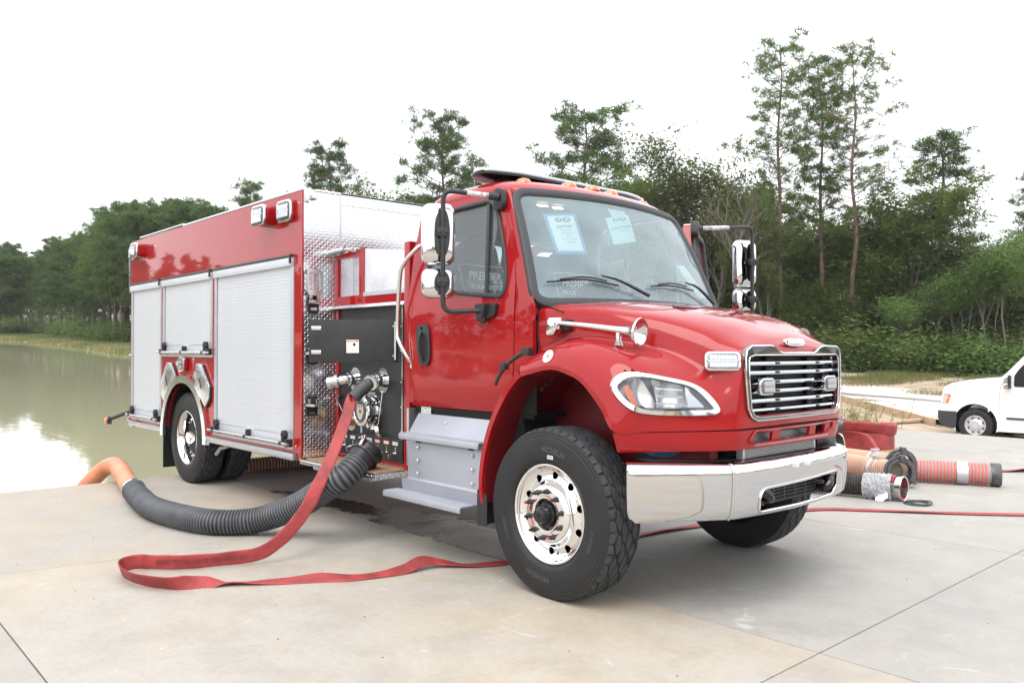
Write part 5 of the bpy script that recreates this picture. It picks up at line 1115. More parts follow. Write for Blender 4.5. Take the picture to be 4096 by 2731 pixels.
# ---------------------------------------------------------------- hood and fenders
C_ = [
 [(-.20,-1.17,1.345),(-.21,-1.168,1.385),(-.215,-1.125,1.44),(-.22,-1.04,1.475),(-.225,-.985,1.49),(-.225,-.99,1.60),(-.225,-.985,1.72),(-.215,-.93,1.795),(-.12,-.62,1.825),(-.06,-.3,1.842),(-.035,0,1.848)],
 [(.05,-1.174,1.393),(.05,-1.172,1.43),(.05,-1.13,1.505),(.05,-1.03,1.565),(.05,-.945,1.572),(.05,-.93,1.63),(.05,-.918,1.715),(.06,-.86,1.785),(.06,-.58,1.822),(.07,-.29,1.832),(.075,0,1.836)],
 [(.20,-1.174,1.370),(.205,-1.172,1.41),(.205,-1.135,1.49),(.205,-1.03,1.565),(.20,-.91,1.572),(.20,-.89,1.625),(.20,-.878,1.705),(.20,-.82,1.768),(.20,-.55,1.806),(.20,-.28,1.818),(.20,0,1.822)],
 [(.33,-1.174,1.315),(.34,-1.172,1.355),(.35,-1.135,1.45),(.35,-1.03,1.535),(.34,-.875,1.552),(.34,-.85,1.60),(.34,-.836,1.68),(.34,-.775,1.742),(.34,-.52,1.785),(.34,-.26,1.797),(.335,0,1.80)],
 [(.47,-1.174,1.180),(.50,-1.172,1.22),(.53,-1.13,1.345),(.53,-1.03,1.465),(.50,-.82,1.522),(.50,-.792,1.57),(.50,-.775,1.648),(.50,-.71,1.715),(.49,-.48,1.757),(.48,-.24,1.770),(.465,0,1.775)],
 [(.57,-1.168,1.056),(.60,-1.145,1.11),(.645,-1.085,1.24),(.67,-.985,1.375),(.66,-.775,1.468),(.66,-.735,1.52),(.66,-.712,1.60),(.65,-.65,1.672),(.64,-.44,1.718),(.615,-.22,1.735),(.59,0,1.745)],
 [(.69,-1.01,1.057),(.70,-1.00,1.11),(.735,-.95,1.23),(.765,-.875,1.325),(.79,-.715,1.392),(.79,-.675,1.46),(.79,-.655,1.54),(.785,-.595,1.617),(.765,-.405,1.668),(.735,-.20,1.693),(.705,0,1.705)],
 [(.80,-.865,1.059),(.805,-.86,1.11),(.825,-.825,1.20),(.845,-.775,1.275),(.87,-.68,1.33),(.875,-.64,1.41),(.875,-.615,1.49),(.87,-.56,1.565),(.85,-.375,1.622),(.83,-.19,1.648),(.81,0,1.658)],
 [(.90,-.73,1.062),(.90,-.728,1.11),(.905,-.715,1.18),(.915,-.685,1.24),(.93,-.63,1.30),(.937,-.60,1.39),(.938,-.578,1.475),(.932,-.53,1.54),(.915,-.345,1.592),(.905,-.17,1.612),(.895,0,1.62)],
 [(.965,-.635,1.065),(.965,-.633,1.11),(.967,-.625,1.18),(.97,-.612,1.25),(.975,-.595,1.32),(.978,-.578,1.40),(.977,-.562,1.475),(.968,-.515,1.53),(.955,-.32,1.568),(.947,-.16,1.586),(.94,0,1.592)],
 [(.995,-.555,1.067),(.995,-.555,1.11),(.995,-.55,1.18),(.995,-.547,1.25),(.995,-.54,1.33),(.994,-.53,1.41),(.990,-.52,1.475),(.983,-.48,1.525),(.975,-.29,1.552),(.970,-.145,1.565),(.967,0,1.568)],
 [(1.012,-.28,1.070),(1.012,-.28,1.11),(1.012,-.28,1.18),(1.012,-.28,1.25),(1.012,-.28,1.33),(1.012,-.28,1.41),(1.010,-.28,1.475),(1.004,-.27,1.515),(.998,-.22,1.532),(.992,-.11,1.545),(.988,0,1.55)],
 [(1.016,0,1.072),(1.016,0,1.11),(1.016,0,1.18),(1.016,0,1.25),(1.016,0,1.33),(1.016,0,1.41),(1.015,0,1.475),(1.011,0,1.505),(1.007,0,1.518),(1.002,0,1.528),(.998,0,1.535)]]
hb = gridmesh([[V(p) for p in r] for r in C_], k=5)
gout = [(-.555, 1.46), (-.545, 1.51), (-.50, 1.535), (-.32, 1.538), (-.27, 1.53), (-.22, 1.502), (-.18, 1.494), (.18, 1.494), (.22, 1.502), (.27, 1.53), (.32, 1.538), (.50, 1.535), (.548, 1.51), (.558, 1.46), (.56, 1.33), (.548, 1.18), (.53, 1.135), (.47, 1.11), (-.44, 1.106), (-.50, 1.128), (-.535, 1.18), (-.552, 1.33)]
gin = [(-.527, 1.45), (-.517, 1.472), (-.475, 1.482), (.475, 1.484), (.515, 1.474), (.528, 1.45), (.53, 1.33), (.517, 1.18), (.498, 1.142), (.46, 1.128), (-.425, 1.125), (-.475, 1.138), (-.505, 1.175), (-.522, 1.33)]
ghole = grow2([(a * .98, 1.33 + (b - 1.33) * .93) for a, b in gin], .012)
V_, F_ = hb.v, hb.f; keep = []
for f in F_:
    c = sum((V(V_[i]) for i in f), V()) / 4
    if c.x > .93 and (inside((c.y, c.z), ghole)): continue
    keep.append(f)
hb.f = keep; n0 = len(hb.v); hb.v = V_ + [(x, -y, z) for x, y, z in V_]; hb.f = keep + [tuple(i + n0 for i in f[::-1]) for f in keep if not (False)]
hfull = hb.mesh('hood_full', RED)
HB0 = V((.57, -1.17, 0)); HDU = V((.605, .796, 0)).normalized(); HNN = V((HDU.y, -HDU.x, 0))
HINN = [(.026, 1.297), (.040, 1.33), (.075, 1.354), (.125, 1.362), (.215, 1.352), (.31, 1.331), (.40, 1.314), (.452, 1.293), (.497, 1.255), (.543, 1.205), (.553, 1.187), (.535, 1.179), (.43, 1.179), (.225, 1.180), (.13, 1.199), (.068, 1.237)]
def inlamp(f):
    for i in f:
        c = V(hb.v[i]); c.y = -abs(c.y); q = c - HB0
        if abs(q.dot(HNN)) < .2 and inside((q.dot(HDU), c.z), HINN): return True
    return False
hb.f = [f for f in hb.f if not inlamp(f)]
hood = hb.build('hood', RED, TR, ang=75, weld=True)
bmh = bmesh.new(); bmh.from_mesh(hfull); BV = BVHTree.FromBMesh(bmh); bmh.free()
def cast(o, d):
    h = BV.ray_cast(V(o), V(d).normalized()); return (h[0], h[1] if h[1].dot(V(d)) < 0 else -h[1]) if h[0] else (None, None)
# arch lips + inner flange
lipR = crom([r[0] for r in C_[:6]], 5)
tail = [V((-.585, -1.15, .50)), V((-.582, -1.165, .60)), V((-.568, -1.17, .72)), V((-.535, -1.17, .86)), V((-.49, -1.17, .98)), V((-.42, -1.17, 1.105)), V((-.34, -1.17, 1.215)), V((-.27, -1.17, 1.29)), V((-.20, -1.17, 1.345))]
for sgn in (-1, 1):
    mir = lambda P: [V((p[0], -p[1] * 1 if sgn > 0 else p[1], p[2])) for p in P]
    tl = mir(crom(tail, 3)); lp = mir(lipR); allp = tl[:-1] + lp
    ins = V((0, -sgn, 0))
    # fender tail: side strip, outer back face
    n = len(tl); outp = []
    for i, p in enumerate(tl):
        t = (tl[min(i + 1, n - 1)] - tl[max(i - 1, 0)]).normalized(); nn = V((-t.z, 0, t.x)); nn = nn if nn.x < 0 or nn.z > 0 else -nn
        if nn.x > 0: nn = -nn
        outp.append(p + nn * (.032 + .012 * i / n))
    mb = MB(); A = tl; B = outp; Cc = [p + ins * .30 for p in outp]; D2 = [p + ins * .02 + (outp[i] - p) * .3 for i, p in enumerate(tl)]
    m0 = len(A); mb.add(A + B + Cc, [(i, i + 1, i + 1 + m0, i + m0) for i in range(m0 - 1)] + [(i + m0, i + 1 + m0, i + 1 + 2 * m0, i + 2 * m0) for i in range(m0 - 1)])
    mb.build('fender_tail', RED, hood, ang=60)
    mb = MB(); E3_ = [p + ins * .018 + V((0, 0, .0)) for p in allp]; m0 = len(allp)
    cen = V((0, allp[0].y, .56))
    inn = [cen + (p - cen) * (1.0) for p in allp]
    liner_in = [p + ins * .42 for p in inn]; 
    mb.add(allp + [p + ins * .03 for p in allp], [(i, i + 1, i + 1 + m0, i + m0) for i in range(m0 - 1)]); mb.build('arch_lip', RED, hood, ang=60)
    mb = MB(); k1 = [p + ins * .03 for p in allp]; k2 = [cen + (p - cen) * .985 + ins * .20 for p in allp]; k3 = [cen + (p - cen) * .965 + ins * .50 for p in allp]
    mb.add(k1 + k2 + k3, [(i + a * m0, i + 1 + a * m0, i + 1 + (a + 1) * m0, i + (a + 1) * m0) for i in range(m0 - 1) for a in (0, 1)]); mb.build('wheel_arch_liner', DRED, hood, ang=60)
    m = MB()
    for aa in (100, 128, 152): 
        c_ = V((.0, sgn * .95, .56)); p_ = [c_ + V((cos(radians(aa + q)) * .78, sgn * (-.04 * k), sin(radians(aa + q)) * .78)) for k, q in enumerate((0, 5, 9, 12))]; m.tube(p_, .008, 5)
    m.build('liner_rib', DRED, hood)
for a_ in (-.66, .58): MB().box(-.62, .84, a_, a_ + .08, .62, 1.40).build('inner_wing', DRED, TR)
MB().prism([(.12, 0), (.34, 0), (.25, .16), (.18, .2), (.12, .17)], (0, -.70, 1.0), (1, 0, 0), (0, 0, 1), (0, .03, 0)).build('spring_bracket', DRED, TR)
MB().box(.36, .50, -.73, -.70, .85, 1.16).build('splash_panel', DARK, TR)
MB().box(-1.2, .70, -.55, .55, .88, 1.42).build('engine_block', DARK, TR)
MB().cyl((.20, -.77, 1.06), (.20, -.72, 1.06), .02, n=6).build('bracket_bolt', STEEL, TR)
for x, z in ((-.16, 1.29), (-.20, 1.26), (-.40, 1.04), (.36, 1.18)): MB().sphere((x, -.98, z), .016, 8, 5).build('liner_clip', DARK, TR)
# hood seam and cowl panel edge
m = MB(); sm2 = [V(p) + V((-.004, -.0, .0)) for p in C_[0][3:8]]; m.tube(crom([p * 1.0 for p in sm2], 4), .006, 5); m.build('hood_seam', DARK, hood)
# hood latch strap, fender disc, vent
m = MB(); m.tube([(-.185, -1.10, 1.500), (-.24, -1.13, 1.485), (-.33, -1.165, 1.42), (-.40, -1.175, 1.34), (-.44, -1.17, 1.285)], [.016, .018, .016, .018, .012], 8, smooth=4); m.box(-.24, -.17, -1.135, -1.085, 1.475, 1.525); m.box(-.38, -.33, -1.19, -1.15, 1.385, 1.43); m.build('hood_latch', PLAS, hood, bevel=.004)
h, nrm = cast((.03, -2.2, 1.85), (0, 1.05, -.38)); 
if h:
    u = V((1, 0, 0)); u = (u - nrm * u.dot(nrm)).normalized(); v = nrm.cross(u); o = MB().prism([(.042 * cos(t * pi / 14), .042 * sin(t * pi / 14)) for t in range(28)], h + nrm * .001, u, v, nrm * .004).build('maker_badge', WHITE, hood, bevel=.001)
    MB().prism([(.014, .004), (0, .014), (-.012, .004), (-.008, -.01), (.01, -.01)], h + nrm * .0055, u, v, nrm * .0005).build('badge_shield', mat('orange_brown_print', (.5, .15, .08), .4), o)
for sgn in (-1, 1):
    h, nrm = cast((.43, .33 * sgn, 2.5), (0, 0, -1))
    if h:
        m = MB(); m.prism([(-.03, -.09), (.022, -.085), (.03, .085), (-.012, .09)], h + V((0, 0, .001)) + V((0, 0, -.004)), (1, 0, -.18), (0, 1, 0), nrm * .008); m.build('hood_vent', GPLAS, hood)
# grille
BCHROME = mat('bar_chrome', (.5, .505, .52), .08, 1)
DCHROME = mat('dark_reflection_chrome', (.22, .225, .24), .06, 1)  # dark reflections on the grille frame are put into the chrome's colour
gx = lambda y, d=0: 1.020 - .018 * (y / .55) ** 2 + d
go = [p for p in gout]; gi = list(gin)
gf = plate(dens(go, 3), [dens(gi, 3)], lambda a, b: (gx(a, .008), a, b), (-.03, 0, 0), 0).build('grille', DCHROME, TR, smooth=False)
for loop, w_, nm in ((gi, .0045, 'grille_inner_bead'), (go, .0055, 'grille_outer_bead')):
    pth = [(gx(a, .009), a, b) for a, b in dens(loop, 3)]; m = MB(); k = len(pth); 
    sweep(pth, [(w_ * cos(t), w_ * sin(t)) for t in (0, 1.05, 2.1, 3.14, 4.2, 5.25)], closed=True, up=(1, 0, 0), mb=m); m.build(nm, CHROME, gf, ang=60)
for i, z in enumerate((1.436, 1.383, 1.328, 1.275, 1.221, 1.166)):
    yl = .523 - (i > 3) * .012 - (i > 4) * .008; pth = [(gx(y, -.035), y, z) for y in [-yl + 2 * yl * k / 16 for k in range(17)]]
    sweep(pth, [(-.030, -.008), (-.022, .012), (.012, .014), (.026, .007), (.028, -.006), (.02, -.014), (-.02, -.014)], up=(0, 0, 1)).build('grille_bar', BCHROME, gf, ang=40)
    for y in (-.215, .265): MB().box(gx(y, -.016), gx(y, -.004), y - .022, y + .022, z - .009, z + .005).build('bar_clip', GPLAS, gf, bevel=.002)
MB().box(.90, .915, -.53, .53, 1.11, 1.49).build('radiator_screen', mat('radiator_mesh', (.05, .052, .052), .6, bump=.3, bscale=200), gf)
fin = MB().box(-.002, .004, -.43, .43, 0, .003).mesh('fin', mat('fin_metal', (.05, .052, .052), .5))
for k in range(30): inst('radiator_fin', fin, gf, Matrix.Translation((.918, 0, 1.125 + k * .0118)))
for y in (-.215, .265):
    sp_ = MB().box(.925, .955, y - .03, y + .03, 1.115, 1.485).build('grille_post', PLAS, gf, bevel=.003)
    for z in (1.463, 1.41, 1.355, 1.302, 1.248, 1.194, 1.14): MB().prism(rrect(.034, .016, .006, 3), (.956, y, z), (0, 1, 0), (0, 0, 1), (.002, 0, 0)).build('slot', DARK, sp_)
for y0, y1 in ((-.53, -.44), (.44, .53)): MB().box(.915, .95, y0, y1, 1.115, 1.485).build('grille_side_baffle', mat('charcoal_plastic', (.035, .038, .045), .5), gf)
for y in (-.405, .335): warn_light(0, 0, 0, .145, .10, parent=gf, o=(1.03, y, 1.302), u=(0, 1, 0), rows=2, cols=5, th=.03, name='grille_light')
MB().box(.72, .88, -.50, .50, .93, 1.49).build('radiator', DARK, TR)
eo = MB().prism([(.119 * (abs(cos(t)) ** .75) * (1 if cos(t) > 0 else -1), .0255 * (abs(sin(t)) ** .8) * (1 if sin(t) > 0 else -1) + .003 * cos(t) ** 2) for t in [k * pi / 16 for k in range(32)]], (1.000, -.02, 1.556), (0, 1, 0), (-.28, 0, .96), (.014, 0, .004)).build('emblem', CHROME, TR, bevel=.003)
MB().prism([(.100 * (abs(cos(t)) ** .75) * (1 if cos(t) > 0 else -1), .0195 * (abs(sin(t)) ** .8) * (1 if sin(t) > 0 else -1)) for t in [k * pi / 16 for k in range(32)]], (1.0135, -.02, 1.560), (0, 1, 0), (-.28, 0, .96), (.002, 0, .0005)).build('emblem_face', GPLAS, eo)
text('FREIGHTLINER', .036, (1.0165, -.02, 1.5605), (0, 1, 0), (-.28, 0, .96), WHITE, eo, .001, 0, .0022, wide=.74)
# headlights: on the corner panel, straight across the surface
def headlight(sgn):
    B0 = V((.57, -1.17, 0)); du = V((.605, .796, 0)).normalized(); nn = V((du.y, -du.x, 0))
    OUT = [(-.008, 1.30), (.004, 1.345), (.04, 1.377), (.095, 1.389), (.185, 1.381), (.28, 1.362), (.38, 1.343), (.455, 1.322), (.512, 1.288), (.562, 1.237), (.593, 1.19), (.592, 1.165), (.565, 1.150), (.47, 1.146), (.34, 1.147), (.21, 1.154), (.115, 1.170), (.055, 1.205), (.012, 1.252)]
    INN = [(.026, 1.297), (.040, 1.33), (.075, 1.354), (.125, 1.362), (.215, 1.352), (.31, 1.331), (.40, 1.314), (.452, 1.293), (.497, 1.255), (.543, 1.205), (.553, 1.187), (.535, 1.179), (.43, 1.179), (.225, 1.180), (.13, 1.199), (.068, 1.237)]
    def srf(a, b, off):
        o = B0 + du * a + V((0, 0, b)) + nn * .6; h, n_ = cast(o, -nn); p = (h if h else B0 + du * a + V((0, 0, b)) + nn * 0) ; return p, n_
    def P(a, b, off):
        # smoothed depth: blend of surface depth and plane
        p, n_ = srf(a, b, 0); d = (p - B0).dot(nn); q = B0 + du * a + V((0, 0, b)) + nn * (d + off)
        return V((q.x, q.y * (1 if sgn < 0 else -1), q.z))
    o2, i2 = cat2(OUT, 4), grow2(cat2(INN, 4), .006)
    bz = plate(o2, [i2], lambda a, b: P(a, b, .016), None, .03)
    lo = [P(a, b, .016) for a, b in o2]; l2 = [P(a, b, -.004) for a, b in grow2(o2, .008)]; k = len(lo)
    bz.add(lo + l2, [(i, (i + 1) % k, (i + 1) % k + k, i + k) for i in range(k)])
    li = [P(a, b, .016) for a, b in i2]; l3 = [P(a, b, -.075) for a, b in i2]; k = len(li)
    bz.add(li + l3, [(i, (i + 1) % k, (i + 1) % k + k, i + k) for i in range(k)])
    o = bz.build('headlight', CHROME, TR, ang=40)
    vs, fs = cdt(grow2(i2, -.001), (), .04); MB().add([P(a, b, .014) for a, b in vs], fs).build('lens', LENSG, o, ang=60)
    vs, fs = cdt(i2, (), 0); MB().add([P(a, b, -.07) for a, b in vs], fs).build('housing', HOUS, o, smooth=False)
    def piece(poly, off, m, nm, smooth=True):
        vs, fs = cdt(poly, (), .012); return MB().add([P(a, b, off(a, b) if callable(off) else off) for a, b in vs], fs).build(nm, m, o, ang=60)
    piece(cat2([(.10, 1.335), (.15, 1.35), (.19, 1.30), (.225, 1.235), (.235, 1.19), (.15, 1.195), (.105, 1.225), (.085, 1.28)], 3), lambda a, b: -.055 + 7.0 * ((a - .165) ** 2 + .55 * (b - 1.25) ** 2), REFL, 'reflector')
    piece(cat2([(.20, 1.345), (.30, 1.328), (.385, 1.31), (.405, 1.26), (.405, 1.19), (.25, 1.188), (.245, 1.22), (.225, 1.29)], 3), lambda a, b: -.060 + 5.0 * ((a - .31) ** 2 + .75 * (b - 1.235) ** 2), REFL, 'reflector')
    piece([(.055, 1.305), (.078, 1.318), (.105, 1.27), (.128, 1.215), (.132, 1.19), (.112, 1.192), (.085, 1.225), (.066, 1.262)], -.004, AMBER, 'amber_reflector')
    piece([(.405, 1.305), (.43, 1.30), (.455, 1.23), (.46, 1.19), (.412, 1.19)], -.008, LED, 'reflector_edge')
    piece([(.44, 1.27), (.475, 1.235), (.51, 1.20), (.515, 1.19), (.46, 1.19)], -.02, LED, 'side_reflector')
    for i in range(3): piece([(.23 + i * .0, 1.30 - i * .04), (.39, 1.29 - i * .04), (.39, 1.283 - i * .04), (.235, 1.291 - i * .04)], -.012, LED, 'reflector_rib')
    return o
REFL = mat('lamp_reflector', (.88, .88, .9), .25, .85)
LENSG = glassmat('headlight_lens', (.93, .95, .97), 1.5); HOUS = mat('headlight_housing', (.34, .35, .38), .3, .4)
headlight(-1); headlight(1)
h, nrm = cast((1.9, -1.6, 1.447), (-1.0, .93, 0))
for sgn in (-1, 1):
    n_ = V((.72, -.69, .10)).normalized(); c = V((.905, -.632, 1.447)); n2 = V((n_.x, n_.y * -sgn, n_.z)); c2 = V((c.x, c.y * -sgn, c.z)) - n2 * .004
    u = V((0, 0, 1)).cross(n2).normalized(); v = n2.cross(u)
    b = MB().prism(rrect(.205, .112, .03, 5), c2 - n2 * .02, u, v, n2 * .042).build('corner_warning_light', CHROME, TR, bevel=.009)
    MB().prism(rrect(.175, .088, .022, 5), c2 + n2 * .022, u, v, n2 * .008).build('lens', CLEAR, b, bevel=.004)
    m = MB()
    for r in (-.021, .021):
        for q in range(7): m.prism(rrect(.02, .024, .004, 2, (q - 3) * .0215, r), c2 + n2 * .0285, u, v, n2 * .003)
    m.build('led_row', LED, b); MB().prism(rrect(.17, .006, .003, 2), c2 + n2 * .0285, u, v, n2 * .004).build('lens_divider', CHROME, b)
    k = MB(); bolt(k, c2 + n2 * .03 + u * .092 , n2, .006); bolt(k, c2 + n2 * .03 - u * .092, n2, .006); k.build('lens_screw', STEEL, b)
# lower valance under the hood gap
PL = [V((.575, -1.165, 0)), V((.66, -1.05, 0)), V((.80, -.862, 0)), V((.90, -.728, 0)), V((.965, -.635, 0)), V((.995, -.555, 0)), V((1.012, -.28, 0)), V((1.016, 0, 0))]
full_ = PL + [V((p.x, -p.y, 0)) for p in PL[-2::-1]]
cv = crom(full_, 8); ln_ = [0]
for a, b in zip(cv, cv[1:]): ln_.append(ln_[-1] + (b - a).length)
SM = ln_[-1] / 2
def along(s):
    s += SM; s = max(0, min(ln_[-1] - 1e-6, s))
    for i in range(len(ln_) - 1):
        if ln_[i + 1] >= s: f = (s - ln_[i]) / (ln_[i + 1] - ln_[i]); return cv[i] * (1 - f) + cv[i + 1] * f
    return cv[-1]
hv = [rpoly([(-.46, .977), (-.268, .977), (-.268, 1.037), (-.44, 1.037)], .012, 3), rpoly([(-.182, .98), (.162, .98), (.162, 1.04), (-.182, 1.04)], .008, 3), rpoly([(.238, .985), (.365, .985), (.372, 1.043), (.238, 1.043)], .02, 3)]
vo = dens([(-SM, 1.050), (-SM + .045, .942), (-.6, .945), (0, .948), (.6, .945), (SM - .045, .942), (SM, 1.050), (.6, 1.056), (0, 1.058), (-.6, 1.056)], 14)
va_ = plate(vo, hv, lambda a, b: tuple(along(a) + V((-.004 - .02 * ((1.05 - b) / .1) ** 2, 0, b))), (-.02, 0, 0), .05).build('valance', RED, TR, ang=40)
lip = rpoly([(-.50, 1.0), (-.475, .966), (.40, .972), (.47, 1.01), (.465, 1.052), (-.45, 1.048)], .02, 3)
sweep([tuple(along(a) + V((.0, 0, b))) for a, b in dens(lip, 8)], [(.006 * cos(t), .006 * sin(t)) for t in (0, 1.57, 3.14, 4.71)], closed=True, up=(1, 0, 0)).build('valance_bead', RED, va_, ang=60)
m = MB().box(.93, .94, -.47, .34, .88, 1.045).build('condenser', mat('condenser_core', (.10, .10, .10), .5), TR)
fm_ = MB().box(0, .006, -.405, .405, 0, .0035).mesh('fin', mat('condenser_fin', (.45, .45, .46), .35, .8))
for k in range(19): inst('condenser_fin', fm_, m, Matrix.Translation((.938, -.065, .888 + k * .0085)))
MB().box(.90, .945, -.485, -.468, .87, 1.045).box(.90, .945, .335, .352, .87, .98).build('condenser_tank', ALU, m)
MB().prism(rrect(.05, .04, .01, 3), (.945, .28, 1.015), (0, 1, 0), (0, 0, 1), (.004, 0, 0)).build('bracket_plate', ALU, m)
gap = MB(); A = [along(-SM + .02 + (2 * SM - .04) * i / 60) for i in range(61)]; gap.add([p + V((-.03, 0, 1.03)) for p in A] + [p + V((-.03, 0, 1.09)) for p in A], [(i, i + 1, i + 62, i + 61) for i in range(60)]); gap.build('hood_gap', DARK, TR)
MB().sphere((.62, -.80, .95), .11, sc=(.9, 1.3, .55)).build('coolant_bottle', mat('blue_bottle', (.03, .09, .2), .5), TR)
# bumper
BP = [V((.712, -1.222, 0)), V((.72, -1.212, 0)), V((.80, -1.06, 0)), V((.88, -.905, 0)), V((.965, -.735, 0)), V((1.0, -.655, 0)), V((1.022, -.56, 0)), V((1.04, -.3, 0)), V((1.046, 0, 0))]
bf = BP + [V((p.x, -p.y, 0)) for p in BP[-2::-1]]; bc = crom(bf, 8); bl_ = [0]
for a, b in zip(bc, bc[1:]): bl_.append(bl_[-1] + (b - a).length)
BS = bl_[-1] / 2
def balong(s):
    s += BS; s = max(0, min(bl_[-1] - 1e-6, s))
    for i in range(len(bl_) - 1):
        if bl_[i + 1] >= s: f = (s - bl_[i]) / (bl_[i + 1] - bl_[i]); return bc[i] * (1 - f) + bc[i + 1] * f, (bc[i + 1] - bc[i]).normalized()
    return bc[-1], V((0, 1, 0))
SEC = [(0, -.05, .572), (.05, -.022, .60), (.12, -.010, .66), (.20, -.002, .74), (.28, 0, .81), (.325, -.002, .848), (.345, -.010, .866), (.362, -.028, .876), (.40, -.065, .878)]
def bsec(w):
    for (a, o1, z1), (b, o2, z2) in zip(SEC, SEC[1:]):
        if w <= b: f = (w - a) / (b - a); return o1 + (o2 - o1) * f, z1 + (z2 - z1) * f
    return SEC[-1][1:]
def bmap(s, w, push=0):
    p, t = balong(s); n_ = V((t.y, -t.x, 0)); o_, z = bsec(w); q = abs(s) / BS; z += .022 * max(0, q - .5) * 2 * (w / .35) - .022 * (1 - q) * (1 - w / .35); return tuple(p + n_ * (o_ + push) + V((0, 0, z)))
bout = dens([(-BS, .14), (-BS + .03, .05), (-BS + .07, 0), (-.6, 0), (0, 0), (.6, 0), (BS - .07, 0), (BS - .03, .05), (BS, .14), (BS, .40), (.6, .40), (0, .40), (-.6, .40), (-BS, .40)], 30)
bh = dens(rpoly([(-.435, .045), (.43, .052), (.478, .10), (.478, .205), (-.40, .185), (-.44, .15)], .035, 4), 8)
bu = plate(bout, [bh], bmap, (-.012, 0, 0), .035).build('bumper', CHROME, TR, ang=50)
sweep([bmap(a, b, .002) for a, b in bh], [(.008 * cos(t), .008 * sin(t)) for t in (0, 1.05, 2.1, 3.14, 4.2, 5.25)], closed=True, up=(1, 0, 0)).build('opening_bead', CHROME, bu, ang=60)
for s_ in (-.665, .665):
    sweep([bmap(s_, w_ * .4 / 16, .002) for w_ in range(17)], [(.010 * cos(t), .007 * sin(t)) for t in (0, 1.05, 2.1, 3.14, 4.2, 5.25)], up=(1, 0, 0)).build('bumper_crease', CHROME, bu, ang=60)
m = MB(); A = [V(bmap(-BS + .16 + (2 * BS - .32) * i / 60, .40)) - V((.004, 0, -.003)) for i in range(61)]; B = [V((min(p.x - .13, .93), p.y * .97, p.z + .002)) for p in A]; m.add(A + B, [(i, i + 1, i + 62, i + 61) for i in range(60)]); m.build('bumper_top_pad', mat('textured_black_pad', (.015, .015, .016), .55, bump=.6, bscale=60), bu)
NYL = mat('pale_nylon', (.6, .62, .6), .4)
for y in (-.10, .035): MB().box(1.044, 1.075, y - .014, y + .014, .815, .838).build('plate_bolt', NYL, bu, bevel=.003)
MB().box(.82, .84, -.55, .55, .56, .86).build('bumper_back', DARK, bu)
gb = MB().box(.95, .965, -.17, .28, .612, .735)
gp_ = plate([(-.22, .605), (.30, .605), (.30, .745), (-.22, .745)], [[(y0, z0), (y0 + .11, z0), (y0 + .11, z0 + .012), (y0, z0 + .012)] for y0 in (-.20, -.075, .05, .175) for z0 in (.622, .642, .662, .682, .702)], lambda a, b: (.975, a, b), (-.01, 0, 0), 0).build('lower_grille', PLAS, bu, smooth=False)
for sgn in (-1, 1): MB().tube([(.93, sgn * .40, .70), (1.0, sgn * .39, .70), (1.035, sgn * .36, .675), (1.02, sgn * .33, .645), (.96, sgn * .33, .64)], [.035, .036, .034, .028, .02], 10, smooth=4).build('tow_hook', GPLAS, bu)
# air horn
hn = thing('x', (0, 0, 0), 'x', 'x') if False else None
HY_ = -.985
m = MB(); m.tube([(-.01, -1.02, 1.678), (.20, -.985, 1.655), (.40, -.95, 1.628)], [.014, .017, .022], 14, smooth=3)
hp0 = V((.40, -.95, 1.628)); hd_ = (V((.40, -.95, 1.628)) - V((-.01, -1.02, 1.678))).normalized()
m.lathe([(0, .022), (.04, .024), (.08, .031), (.11, .043), (.125, .058), (.135, .075), (.14, .083), (.15, .088), (.158, .086), (.158, .08), (.15, .066), (.13, .045), (.11, .03), (.09, .02), (.085, 0)], hp0, hd_, 28)
hh = m.build('air_horn', CHROME, TR, ang=60)
MB().prism([(-.11, 1.60), (-.095, 1.715), (-.02, 1.715), (-.01, 1.69), (-.01, 1.64), (-.04, 1.60)], (0, -1.045, 0), (1, 0, 0), (0, 0, 1), (0, .075, 0)).build('horn_driver', CHROME, hh, bevel=.02)
MB().box(-.03, .03, -.99, -.93, 1.63, 1.70).build('horn_mount', PLAS, hh, bevel=.01)
m = MB(); m.prism([(-.03, 0), (.03, 0), (.012, .03), (.012, .09), (-.012, .09), (-.012, .03)], (.415, -.965, 1.535), (1, 0, 0), (0, 0, 1), (0, .03, 0)); m.build('horn_foot', STEEL, hh, bevel=.004)
m = MB(); hd_ = V((hd_.x, -hd_.y, hd_.z)); m.tube([(.40, .95, 1.60), (0, 1.02, 1.65)], .018, 10); m.lathe([(0, .022), (.04, .024), (.08, .031), (.11, .043), (.125, .058), (.135, .075), (.15, .088), (.158, .086), (.15, .066), (.11, .03), (.085, 0)], (.40, .95, 1.60), hd_, 20); m.build('air_horn', CHROME, TR, ang=60)
